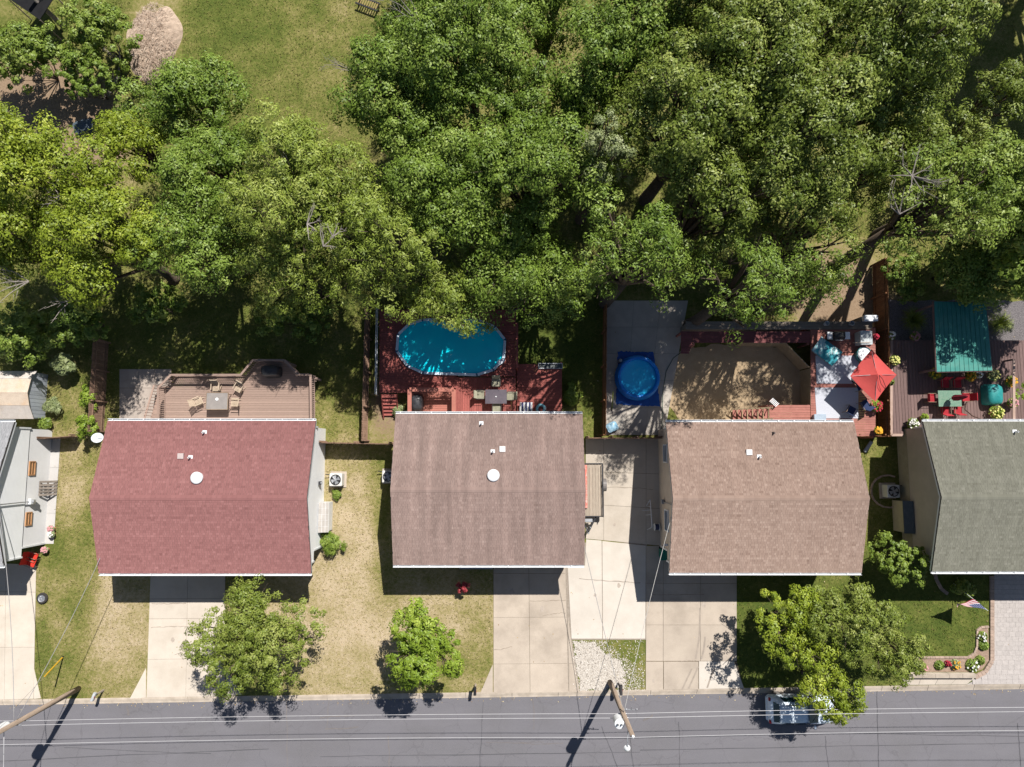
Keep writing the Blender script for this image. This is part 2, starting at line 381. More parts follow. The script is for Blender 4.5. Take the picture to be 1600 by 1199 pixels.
def tree(label, px, py, rpx, H, kind, name='leafy_tree', aspect=1.0, zl=0.30, dens=210, leaf=(0.15, 0.26), wid=0.5, group='trees behind the houses', ground=None,
         clump=0.46, lobe_k=0.28, droop=0.25, flat=0.42, trunk_r=None, bare=None, rag=1.0, seed=None):
    global TREE_N; TREE_N += 1; sd = seed or (100 + TREE_N)
    zm = H * 0.74
    c = at(px, py, zm) if ground is None else Vector((*gp(*ground), zm))
    dens *= 1.5; leaf = (leaf[0] * 0.82, leaf[1] * 0.82)
    Rr = rpx * (CAM_H - zm) / F_PX * (1.24 if group != 'trees along the street' else 1.16)
    root = thing(name, label, 'tree', (c.x, c.y, 0), group)
    P, Nn, T, lobes = crown_points((c.x, c.y), Rr, Rr * aspect, H * zl, H, dens, lobe_k, clump, sd, droop, flat, rag=rag)
    n = len(P); g = np.random.default_rng(sd); L = g.uniform(leaf[0], leaf[1], n)
    leaf_mesh('crown', P, Nn, L, L * wid, T, LEAF[kind], root)
    mb = MB(); limbs(mb, (c.x, c.y, 0), lobes, trunk_r or (0.05 + 0.022 * H), H * zl * 0.9, sd); mb.build('trunk', bark, root, True)
    if bare:
        for (bx, by, bz, sp, nn, az, fan) in bare: bare_branches(root, at(bx, by, bz - 0.5), sp, nn, sd, az, fan)
    return root
def shrub(label, px, py, rpx, H, kind, name='shrub', aspect=1.0, dens=420, leaf=(0.09, 0.17), wid=0.6, group=None, clump=0.2, cat='shrub', z0=0.0, zl=0.1):
    global TREE_N; TREE_N += 1; sd = 300 + TREE_N
    zm = z0 + H * 0.6; c = at(px, py, zm); Rr = rpx * (CAM_H - zm) / F_PX
    root = thing(name, label, cat, (c.x, c.y, z0), group)
    P, Nn, T, lobes = crown_points((c.x, c.y), Rr, Rr * aspect, z0 + H * zl, z0 + H, dens, 0.42, clump, sd, 0.25, 0.6)
    P[:, 2] = np.maximum(P[:, 2], z0 + 0.03)
    n = len(P); g = np.random.default_rng(sd); L = g.uniform(leaf[0], leaf[1], n)
    leaf_mesh('foliage', P, Nn, L, L * wid, T, LEAF[kind], root)
    mb = MB()
    for (x, y, z, lr) in lobes: mb.tube([(c.x, c.y, z0 - 0.03), ((c.x + x) / 2, (c.y + y) / 2, z0 + (z - z0) * 0.5), (x, y, z)], [0.03, 0.02, 0.008], 5, False)
    mb.build('stem', bark, root)
    return root

# ================================================================== SETTING
STREET_Z = -0.12
KA, KB = Vector(gp(0, 1094)), Vector(gp(1600, 1069)); KD = (KB - KA).normalized()
def kerb_y(x): return KA.y + (x - KA.x) * KD.y / KD.x
BLOBS = [  # px, py, rx, ry, dryness (0 lush .. 1 straw), bare earth
    (540, 950, 75, 110, 0.95, 0.10), (560, 840, 40, 90, 0.92, 0.12), (530, 730, 40, 40, 0.72, 0), (597, 780, 16, 90, 0.25, 0), (600, 900, 30, 30, 0.40, 0),
    (440, 940, 60, 20, 0.75, 0), (690, 940, 60, 40, 0.80, 0.05), (745, 975, 30, 80, 0.60, 0), (720, 960, 30, 25, 0.85, 0.1), (640, 1070, 120, 12, 0.62, 0),
    (120, 760, 30, 70, 0.78, 0), (105, 850, 40, 28, 0.30, 0), (140, 830, 14, 90, 0.35, 0), (180, 990, 40, 90, 0.86, 0.03), (120, 950, 18, 80, 0.42, 0), (75, 960, 20, 50, 0.62, 0), (68, 1010, 10, 60, 0.2, 0),
    (110, 1060, 60, 25, 0.42, 0), (190, 1060, 40, 25, 0.66, 0), (80, 710, 12, 40, 0.7, 0), (100, 620, 40, 40, 0.48, 0), (85, 600, 14, 30, 0.5, 0),
    (420, 120, 150, 110, 0.30, 0), (480, 120, 60, 90, 0.46, 0), (350, 60, 90, 60, 0.20, 0), (330, 140, 60, 30, 0.36, 0), (540, 60, 40, 60, 0.5, 0), (630, 250, 40, 40, 0.45, 0), (860, 90, 40, 60, 0.5, 0),
    (60, 150, 70, 50, 0.7, 0.85), (150, 220, 40, 60, 0.7, 0.9), (30, 20, 60, 30, 0.35, 0), (250, 60, 30, 60, 0.9, 0.5),
    (380, 540, 200, 60, 0.30, 0.12), (530, 640, 40, 50, 0.45, 0.1), (540, 560, 30, 60, 0.35, 0.2), (600, 640, 20, 60, 0.7, 0.8), (870, 540, 60, 60, 0.10, 0), (915, 610, 25, 50, 0.35, 0),
    (1300, 450, 60, 50, 0.75, 0.75), (1330, 480, 50, 25, 0.9, 0.8), (1450, 960, 130, 90, 0.16, 0), (1200, 990, 60, 70, 0.12, 0), (1350, 740, 25, 40, 0.35, 0.05), (1362, 800, 15, 60, 0.45, 0.1),
    (1560, 130, 60, 120, 0.45, 0), (1450, 120, 60, 90, 0.35, 0.1), (970, 1030, 60, 30, 0.35, 0.2), (1180, 920, 30, 15, 0.3, 0),
]
BL = np.array([[*gp(b[0], b[1]), b[2] * 0.0432, b[3] * 0.0432, b[4], b[5]] for b in BLOBS])
def ground_fields(X, Y):
    w0 = 0.12; sw = np.full(X.shape, w0); sd = np.full(X.shape, w0 * 0.38); se = np.zeros(X.shape)
    for bx, by, rx, ry, d, e in BL:
        w_ = np.exp(-(((X - bx) / rx) ** 2 + ((Y - by) / ry) ** 2)); sw += w_; sd += w_ * d; se += w_ * e
    return sd / sw, se / sw

def build_ground():
    us = np.concatenate([np.linspace(-400, -45, 10)[:-1], np.arange(-45, 45.01, 0.4), np.linspace(45, 400, 10)[1:]])
    vs = np.concatenate([np.arange(0, 52, 0.4), np.linspace(52, 420, 10)])
    U, V = np.meshgrid(us, vs); X = U; Y = np.array([kerb_y(x) for x in us])[None, :] + V
    nu, nv = len(us), len(vs); dry, earth = ground_fields(X, Y)
    me = bpy.data.meshes.new('lawn'); co = np.stack([X, Y, np.zeros_like(X)], -1).reshape(-1, 3)
    i = np.arange(nu * nv).reshape(nv, nu); q = np.stack([i[:-1, :-1], i[:-1, 1:], i[1:, 1:], i[1:, :-1]], -1).reshape(-1, 4)
    me.from_pydata(co.tolist(), [], q.tolist())
    for nm, arr in (('dry', dry), ('earth', earth)):
        a = me.attributes.new(nm, 'FLOAT', 'POINT'); a.data.foreach_set('value', arr.astype(np.float32).ravel())
    o = bpy.data.objects.new('lawn', me); COL.objects.link(o); o['kind'] = 'structure'
    m, n, l, p = new_mat('lawn'); v = wpos(n)
    def A(nm):
        a = n.new('ShaderNodeAttribute'); a.attribute_name = nm; return a.outputs['Fac']
    def math_(op, a, b):
        x = n.new('ShaderNodeMath'); x.operation = op
        for k, c in ((0, a), (1, b)):
            if isinstance(c, (int, float)): x.inputs[k].default_value = c
            else: l.new(c, x.inputs[k])
        return x.outputs[0]
    n1 = noise(n, l, 0.55, 6, 0.7, v, 0.3, 0.7); n2 = noise(n, l, 5.0, 5, 0.75, v, 0.3, 0.7); n3 = noise(n, l, 26, 3, 0.8, v, 0.25, 0.75)
    d = math_('ADD', A('dry'), math_('MULTIPLY', math_('SUBTRACT', n1, 0.5), 0.42))
    d = math_('ADD', d, math_('MULTIPLY', math_('SUBTRACT', n2, 0.5), 0.40)); d = math_('ADD', d, math_('MULTIPLY', math_('SUBTRACT', n3, 0.5), 0.36))
    cr = n.new('ShaderNodeValToRGB'); el = cr.color_ramp.elements
    el[0].position = 0.0; el[0].color = (0.062, 0.092, 0.018, 1); el[1].position = 1.0; el[1].color = (0.50, 0.40, 0.27, 1)
    for pos, c in ((0.3, (0.125, 0.145, 0.032)), (0.52, (0.225, 0.205, 0.068)), (0.72, (0.35, 0.285, 0.145))):
        e = el.new(pos); e.color = (*c, 1)
    l.new(d, cr.inputs['Fac'])
    soil = mixc(n, l, n2, (0.34, 0.245, 0.165), (0.24, 0.165, 0.105))
    ef = n.new('ShaderNodeMapRange'); ef.inputs[1].default_value = 0.38; ef.inputs[2].default_value = 0.6
    l.new(math_('ADD', A('earth'), math_('MULTIPLY', math_('SUBTRACT', n2, 0.5), 0.35)), ef.inputs[0])
    col = mixc(n, l, ef.outputs[0], cr.outputs['Color'], soil)
    l.new(col, p.inputs['Base Color']); p.inputs['Roughness'].default_value = 1.0; p.inputs['Specular IOR Level'].default_value = 0.1
    bp = n.new('ShaderNodeBump'); bp.inputs['Strength'].default_value = 0.6; bp.inputs['Distance'].default_value = 0.05
    l.new(n3, bp.inputs['Height']); l.new(bp.outputs['Normal'], p.inputs['Normal'])
    me.materials.append(m)
build_ground()

# street, kerb, far side
def asphalt_mat():
    m, n, l, p = new_mat('asphalt'); v = wpos(n)
    mp = n.new('ShaderNodeMapping'); mp.inputs['Scale'].default_value = (0.25, 1.6, 1); l.new(v, mp.inputs['Vector'])
    c = mixc(n, l, noise(n, l, 0.9, 5, 0.65, mp.outputs['Vector'], 0.3, 0.7), (0.118, 0.113, 0.131), (0.143, 0.137, 0.155))
    c = mixc(n, l, noise(n, l, 0.35, 5, 0.6, v, 0.45, 0.7), c, (0.112, 0.107, 0.119))
    c = mixc(n, l, noise(n, l, 60, 2, 0.8, v, 0.35, 0.8), c, (0.215, 0.205, 0.205))
    vo = n.new('ShaderNodeTexVoronoi'); vo.feature = 'DISTANCE_TO_EDGE'; vo.inputs['Scale'].default_value = 0.33; vo.inputs['Randomness'].default_value = 0.75
    nn = n.new('ShaderNodeTexNoise'); nn.inputs['Scale'].default_value = 1.5; nn.inputs['Detail'].default_value = 6; l.new(v, nn.inputs['Vector'])
    vm = n.new('ShaderNodeVectorMath'); vm.operation = 'MULTIPLY_ADD'; vm.inputs[1].default_value = (0.9, 0.9, 0.9); l.new(nn.outputs['Color'], vm.inputs[0]); l.new(v, vm.inputs[2])
    l.new(vm.outputs[0], vo.inputs['Vector'])
    r = n.new('ShaderNodeMapRange'); r.inputs[1].default_value = 0.0; r.inputs[2].default_value = 0.012; r.inputs[3].default_value = 0.25; r.inputs[4].default_value = 0.0; l.new(vo.outputs['Distance'], r.inputs[0])
    c = mixc(n, l, r.outputs[0], c, (0.065, 0.06, 0.064))
    l.new(c, p.inputs['Base Color']); p.inputs['Roughness'].default_value = 0.85; p.inputs['Specular IOR Level'].default_value = 0.25
    bp = n.new('ShaderNodeBump'); bp.inputs['Strength'].default_value = 0.25; bp.inputs['Distance'].default_value = 0.01
    t = n.new('ShaderNodeTexNoise'); t.inputs['Scale'].default_value = 90; l.new(v, t.inputs['Vector']); l.new(t.outputs['Fac'], bp.inputs['Height']); l.new(bp.outputs['Normal'], p.inputs['Normal'])
    return m
asphalt = asphalt_mat()
def kline(off, x0=-60, x1=60): return [(x0, kerb_y(x0) - off), (x1, kerb_y(x1) - off)]
a = kline(0.24, -400, 400); b = kline(9.2, -400, 400)
sheet('street', [a[0], a[1], b[1], b[0]], STREET_Z, asphalt)
b2 = kline(400, -400, 400); sheet('far_verge', [b[0], b[1], b2[1], b2[0]], STREET_Z + 0.10, M('far_grass', (0.16, 0.17, 0.05), (0.3, 0.25, 0.12), scale=0.8, rough=1))
kr = thing('kerb', None, None, (0, kerb_y(0), 0)); kr['kind'] = 'structure'
prof = [(0.02, -0.25), (0.02, 0.022), (-0.08, 0.020), (-0.17, -0.03), (-0.27, -0.092), (-0.36, -0.114), (-0.40, -0.25)]
x = -48.0; i = 0
while x < 48:
    x2 = x + 3.0; m = MB(); e = 0.012
    vs = [(xx, kerb_y(xx) + dy, dz) for xx in (x + e, x2 - e) for dy, dz in prof]; k = len(prof)
    m.add(vs, [(j, j + 1, k + j + 1, k + j) for j in range(k - 1)] + [tuple(reversed(range(k))), tuple(range(k, 2 * k))])
    m.build('kerb_stone', kerb_m, kr); x = x2; i += 1
# tar lines and pale repair scars on the road
tar = M('crack_filler', (0.082, 0.079, 0.088), (0.10, 0.097, 0.104), fine=0.2, rough=0.8)
scar = M('pale_scar', (0.19, 0.168, 0.16), (0.155, 0.14, 0.135), fine=0.2, rough=0.9)
g = random.Random(5)
def road_strip(p0, p1, wd, mat, zz):
    a, b = at(*p0, STREET_Z), at(*p1, STREET_Z); n = 14; L = []; Rr_ = []
    d = (b - a).normalized(); s = Vector((-d.y, d.x, 0)); o = 0
    for k in range(n + 1):
        o += g.uniform(-0.03, 0.03); q = a.lerp(b, k / n) + s * o; hw = wd / 2 * g.uniform(0.5, 1.2); L.append(q + s * hw); Rr_.append(q - s * hw)
    pts = [(q.x, q.y) for q in L] + [(q.x, q.y) for q in reversed(Rr_)]
    sheet('road_crack', pts, STREET_Z + zz, mat)
for k, (p0, p1, wd, mt) in enumerate([((447, 1092), (448, 1215), 0.05, scar), ((606, 1150), (610, 1215), 0.06, scar), ((514, 1095), (514, 1140), 0.04, scar), ((755, 1098), (750, 1215), 0.05, tar),
        ((500, 1121), (556, 1119), 0.06, scar), ((508, 1139), (560, 1136), 0.06, scar), ((832, 1090), (834, 1140), 0.05, scar), ((800, 1161), (880, 1160), 0.04, scar), ((760, 1161), (850, 1163), 0.03, scar),
        ((1290, 1150), (1296, 1215), 0.05, tar), ((1370, 1080), (1374, 1215), 0.05, tar), ((985, 1150), (990, 1215), 0.05, tar), ((940, 1135), (972, 1215), 0.05, tar), ((1005, 1126), (1020, 1117), 0.12, scar),
        ((-20, 1190), (420, 1172), 0.06, tar), ((500, 1182), (1000, 1172), 0.05, tar), ((1000, 1172), (1640, 1160), 0.05, tar), ((1240, 1142), (1640, 1148), 0.04, tar), ((100, 1168), (330, 1176), 0.04, tar), ((1060, 1128), (1064, 1215), 0.03, tar),
        ((1590, 1130), (1594, 1215), 0.04, tar), ((199, 1103), (200, 1118), 0.12, scar)]):
    road_strip(p0, p1, wd, mt, 0.004 + 0.0006 * k)

# ---- concrete drives: a dirt bed and each slab of its own
def quad_slabs(name, corners, nx, ny, mat, top=0.035, gapm=0.02, xs=None, ys=None, bed=True):
    """corners px: tl, tr, br, bl"""
    C = [Vector(gp(*c)) for c in corners]; cx = sum((c.x for c in C)) / 4; cy = sum((c.y for c in C)) / 4
    root = thing(name, None, None, (cx, cy, 0)); root['kind'] = 'structure'
    xs = xs or [i / nx for i in range(nx + 1)]; ys = ys or [i / ny for i in range(ny + 1)]
    def B(u, v): return C[0].lerp(C[1], u).lerp(C[3].lerp(C[2], u), v)
    if bed:
        sheet('slab_bed', [tuple(B(0, 0)), tuple(B(1, 0)), tuple(B(1, 1)), tuple(B(0, 1))], 0.008, joint, None, root)
    W = (C[1] - C[0]).length; H = (C[3] - C[0]).length
    for i in range(len(xs) - 1):
        for j in range(len(ys) - 1):
            gu, gv = gapm / W / 2, gapm / H / 2
            q = [B(xs[i] + gu, ys[j] + gv), B(xs[i + 1] - gu, ys[j] + gv), B(xs[i + 1] - gu, ys[j + 1] - gv), B(xs[i] + gu, ys[j + 1] - gv)]
            MB().prism([tuple(p) for p in q], -0.04, top + random.uniform(-0.004, 0.004)).build('slab', mat, root)
    return root
def slab_poly(root, pts, mat, top=0.035):
    return MB().prism([gp(*p) for p in pts], -0.04, top).build('slab', mat, root)

d1 = quad_slabs('driveway', [(236, 880), (352, 880), (352, 1088), (229, 1090)], 2, 4, concrete_new, ys=[0, .27, .42, .72, 1])
slab_poly(d1, [(228.3, 1044), (228.3, 1090), (203, 1092)], concrete_new)
slab_poly(d1, [(353, 1044), (378, 1086), (353, 1087)], concrete_new)
d2 = quad_slabs('driveway', [(771, 860), (883, 860), (888, 1082), (771, 1083)], 2, 4, concrete, xs=[0, 0.49, 1], ys=[0, .165, .475, .80, 1])
slab_poly(d2, [(770, 1038), (770, 1083), (750, 1084)], concrete)
slab_poly(d2, [(887, 965), (888.5, 1037), (897, 1037), (887.5, 965)], concrete)
slab_poly(d2, [(889, 1038), (897, 1038), (905, 1081), (889, 1081.5)], concrete)
d25 = quad_slabs('driveway', [(915, 684), (1033, 684), (1033, 853), (915, 842)], 2, 3, concrete_new, xs=[0, .24, .80, 1], ys=[0, .34, .66, 1], top=0.03)
slab_poly(d25, [(916, 843), (940, 845), (941, 998), (893, 998), (887, 884), (914, 884)], concrete_white, 0.03)
slab_poly(d25, [(941, 845.5), (1009, 853), (1008, 998), (942, 998)], concrete_white, 0.032)
d3 = quad_slabs('driveway', [(1009.5, 853), (1151, 853), (1151, 1033), (1009, 1033)], 3, 3, concrete, xs=[0, .19, .60, 1], ys=[0, .33, .69, 1], top=0.04)
for pts, mt in (([(1009, 1034), (1036, 1034), (1036, 1078), (1009, 1078.5)], concrete), ([(1037, 1034), (1091, 1034), (1091, 1077), (1037, 1077.5)], concrete),
                ([(1092, 1033.5), (1147, 1033.5), (1162, 1075), (1092, 1076.5)], concrete_white)): slab_poly(d3, pts, mt, 0.04)
sheet('slab_bed', [gp(1009, 1033), gp(1151, 1033), gp(1162, 1075), gp(1009, 1078)], 0.008, joint, None, d3)
sheet('slab_bed', [gp(882, 848), gp(1011, 848), gp(1011, 1000), gp(894, 1000), gp(906, 1081), gp(886, 1082)], 0.009, M('pale_joint', (0.36, 0.31, 0.26), (0.28, 0.235, 0.19), scale=5, rough=1), None, d25)
# tyre marks on that drive
skid = M('tyre_mark', (0.33, 0.28, 0.235), (0.40, 0.34, 0.285), fine=0.15, rough=0.9)
for (p0, p1, p2) in (((1094, 950), (1093, 995), (1087, 1030)), ((1102, 995), (1100, 1015), (1096, 1030)), ((1091, 1042), (1084, 1058), (1076, 1076)), ((1081, 1045), (1074, 1060), (1066, 1077)), ((1116, 1045), (1110, 1060), (1105, 1075))):
    q = [at(*p, 0.046) for p in (p0, p1, p2)]; L = [(v.x - 0.055, v.y) for v in q]; Rt = [(v.x + 0.055, v.y) for v in q]
    sheet('tyre_mark', L + Rt[::-1], 0.0485, skid, None, d3)
def drive_crack(root, p0, p1, zt=0.0425, wd=0.022, seed=0):
    gr = random.Random(seed); a_, b_ = at(*p0, zt), at(*p1, zt); d_ = (b_ - a_).normalized(); s_ = Vector((-d_.y, d_.x, 0)); L_, R_ = [], []; o_ = 0
    for k in range(15):
        o_ += gr.uniform(-0.05, 0.05); q_ = a_.lerp(b_, k / 14) + s_ * o_; h_ = wd * gr.uniform(0.3, 1.0); L_.append((q_.x + s_.x * h_, q_.y + s_.y * h_)); R_.append((q_.x - s_.x * h_, q_.y - s_.y * h_))
    sheet('crack', L_ + R_[::-1], zt, M('slab_crack', (0.27, 0.215, 0.17), (0.33, 0.27, 0.22), rough=1), None, root)
def oil_stain(root, px, py, r_, zt=0.043, seed=0, amt=0.5):
    gr = random.Random(seed); c_ = at(px, py, zt); sheet('oil_stain', [(c_.x + r_ * math.cos(k * 0.3142) * gr.uniform(.6, 1.1), c_.y + r_ * 1.3 * math.sin(k * 0.3142) * gr.uniform(.6, 1.1)) for k in range(20)], zt, M('oil_stain', (0.36, 0.30, 0.25), (0.44, 0.375, 0.315), scale=8, fine=0.2, rough=0.8), None, root)
for (rt, lst) in ((d1, [((237, 944), (290, 948)), ((236, 980), (300, 979))]), (d2, [((828, 940), (884, 943)), ((848, 962), (884, 957)), ((800, 1010), (770, 1014))]), (d25, [((905, 905), (1000, 916)), ((918, 760), (1020, 764))]), (d3, [((1020, 930), (1100, 934)), ((1064, 1033), (1092, 1033))])):
    for k, (p0, p1) in enumerate(lst): drive_crack(rt, p0, p1, 0.0445 + 0.0007 * k, seed=k)
for (rt, px, py, r_) in ((d2, 847, 952, 0.16), (d2, 800, 925, 0.2), (d25, 967, 915, 0.13), (d25, 960, 820, 0.1), (d25, 930, 930, 0.1), (d3, 1100, 945, 0.16), (d3, 1021, 1064, 0.1), (d1, 270, 1000, 0.14)): oil_stain(rt, px, py, r_, 0.047, seed=px)
# left neighbour's drive and patio
d0 = quad_slabs('driveway', [(-90, 878), (57, 882), (53, 1092), (-90, 1096)], 3, 3, concrete_new, ys=[0, .21, .62, 1], xs=[0, .35, .68, 1])
slab_poly(d0, [(53.5, 1045), (64, 1091), (53.5, 1092)], concrete_new)
pat = M('patio_grey', (0.50, 0.48, 0.46), (0.45, 0.43, 0.41), scale=0.8, fine=0.07, rough=0.9, rand=0.03)
quad_slabs('side_path', [(70, 684), (95, 684), (84, 850), (70, 850)], 1, 7, pat, top=0.03, gapm=0.012)
# right neighbour's drive of pale pavers
pav = M('paver', (0.52, 0.475, 0.445), (0.455, 0.415, 0.39), scale=6, fine=0.10, fscale=18, rough=0.9, rand=0.035)
d4 = thing('driveway', None, None, (*gp(1590, 980), 0)); d4['kind'] = 'structure'
sheet('slab_bed', [gp(1553, 880), gp(1720, 880), gp(1720, 1068), gp(1510, 1070), gp(1536, 1056), gp(1552, 1034)], 0.010, M('paver_joint', (0.47, 0.43, 0.40), (0.41, 0.37, 0.345), rough=1), None, d4)
P4 = [gp(1553, 880), gp(1720, 880), gp(1720, 1067), gp(1512, 1069), gp(1536, 1056), gp(1552, 1034)]
y0, y1 = min(p[1] for p in P4), max(p[1] for p in P4); row = 0; yy = y0
while yy < y1 - 0.1:
    for a_, b_ in spans([P4], yy + 0.15, 'x'):
        xx = a_ + (0.0 if row % 2 else -0.2)
        while xx < min(b_, gp(1612, 1000)[0]):
            c0, c1 = max(xx, a_), min(xx + 0.4, b_)
            if c1 - c0 > 0.05: piece('paver', d4, ((c0 + c1) / 2, yy + 0.15, 0.016), (c1 - c0 - 0.008, 0.292, 0.05 + random.uniform(-0.003, 0.003)), pav)
            xx += 0.4
    yy += 0.3; row += 1
edge_m = M('edging_brick', (0.47, 0.36, 0.29), (0.38, 0.28, 0.22), scale=4, fine=0.15, rough=0.9, rand=0.12)
# gravel between the drives
gravel_base = M('gravel_base', (0.56, 0.52, 0.47), (0.44, 0.395, 0.34), scale=9, fine=0.25, fscale=50, rough=1, bump=0.6, bscale=40)
sheet('gravel_patch', rough_poly([gp(896, 1002), gp(928, 1003), gp(940, 1018), gp(952, 1022), gp(968, 1036), gp(976, 1052), gp(974, 1077), gp(906, 1081)], 0.2, 0.14, 3), 0.006, gravel_base)
N = 4200; st = MB(); tn = []
gg = random.Random(9)
for i in range(N):
    u, v_ = gg.random(), gg.random(); px_ = 895 + u * 112; py_ = 1001 + v_ * 79
    dens_ = 1.0 if (px_ < 945 or py_ > 1030 and px_ < 985) else (0.7 if (px_ - 945) * 0.8 < (py_ - 1000) else 0.16)
    if gg.random() > dens_: continue
    p = at(px_, py_, 0.01); s = gg.uniform(0.02, 0.055); rz = gg.uniform(0, 3)
    st.box((p.x, p.y, 0.008 + s * 0.2), (s, s * gg.uniform(.6, 1), s * 0.6), rz); tn += [min(1, max(0, gg.gauss(0.62, 0.3)))] * 6
o = st.build('gravel', toned('gravel', (0.12, 0.09, 0.07), (0.53, 0.48, 0.42), (0.68, 0.64, 0.59), 0.95), None, tone=tn); o['kind'] = 'stuff'
sheet('sand_yard', rough_poly([gp(1046, 560), gp(1075, 543), gp(1160, 536), gp(1228, 545), gp(1250, 575), gp(1256, 634), gp(1240, 664), gp(1075, 664), gp(1052, 645), gp(1040, 610)], 0.4, 0.12, 4), 0.007,
      M('sand', (0.50, 0.385, 0.25), (0.43, 0.32, 0.20), scale=1.4, fine=0.18, fscale=30, rough=1, bump=0.7, bscale=14))
pp = quad_slabs('patio', [(948, 470), (1075, 470), (1038, 680), (946, 680)], 3, 5, M('shade_patio', (0.54, 0.49, 0.43), (0.46, 0.415, 0.365), scale=1.2, fine=0.14, rough=0.95, rand=0.05), top=0.03, gapm=0.015)
ps = quad_slabs('patio', [(187, 577), (268, 577), (268, 662), (187, 662)], 3, 3, M('back_patio', (0.44, 0.38, 0.33), (0.37, 0.31, 0.27), scale=1.2, fine=0.14, rough=0.95, rand=0.06), xs=[0, .36, .68, 1], ys=[0, .35, .76, 1], top=0.04)
sheet('rock_bed', rough_poly([gp(1388, 470), gp(1640, 470), gp(1640, 560), gp(1388, 560)], 0.5, 0.1, 8), 0.012, M('slate_gravel', (0.17, 0.155, 0.16), (0.26, 0.235, 0.235), scale=12, fine=0.45, fscale=24, rough=1, bump=1.0, bscale=16))

# ================================================================== HOUSES
def siding_mat(name, c, c2, pitch=0.11):
    m, n, l, p = new_mat(name); v = wpos(n)
    sx = n.new('ShaderNodeSeparateXYZ'); l.new(v, sx.inputs[0])
    q = n.new('ShaderNodeMath'); q.operation = 'MULTIPLY'; q.inputs[1].default_value = 1 / pitch; l.new(sx.outputs['Z'], q.inputs[0])
    fr = n.new('ShaderNodeMath'); fr.operation = 'FRACT'; l.new(q.outputs[0], fr.inputs[0])
    bp = n.new('ShaderNodeBump'); bp.inputs['Strength'].default_value = 0.6; bp.inputs['Distance'].default_value = 0.02; bp.invert = True; l.new(fr.outputs[0], bp.inputs['Height']); l.new(bp.outputs['Normal'], p.inputs['Normal'])
    col = mixc(n, l, noise(n, l, 1.3, 4, 0.6, v), c, c2)
    l.new(col, p.inputs['Base Color']); p.inputs['Roughness'].default_value = 0.6; return m
def solve_on(px, py, zf):
    z = 4.5
    for _ in range(12):
        p = at(px, py, z); z = zf(p.x, p.y)
    return at(px, py, z)
HOUSES = {}
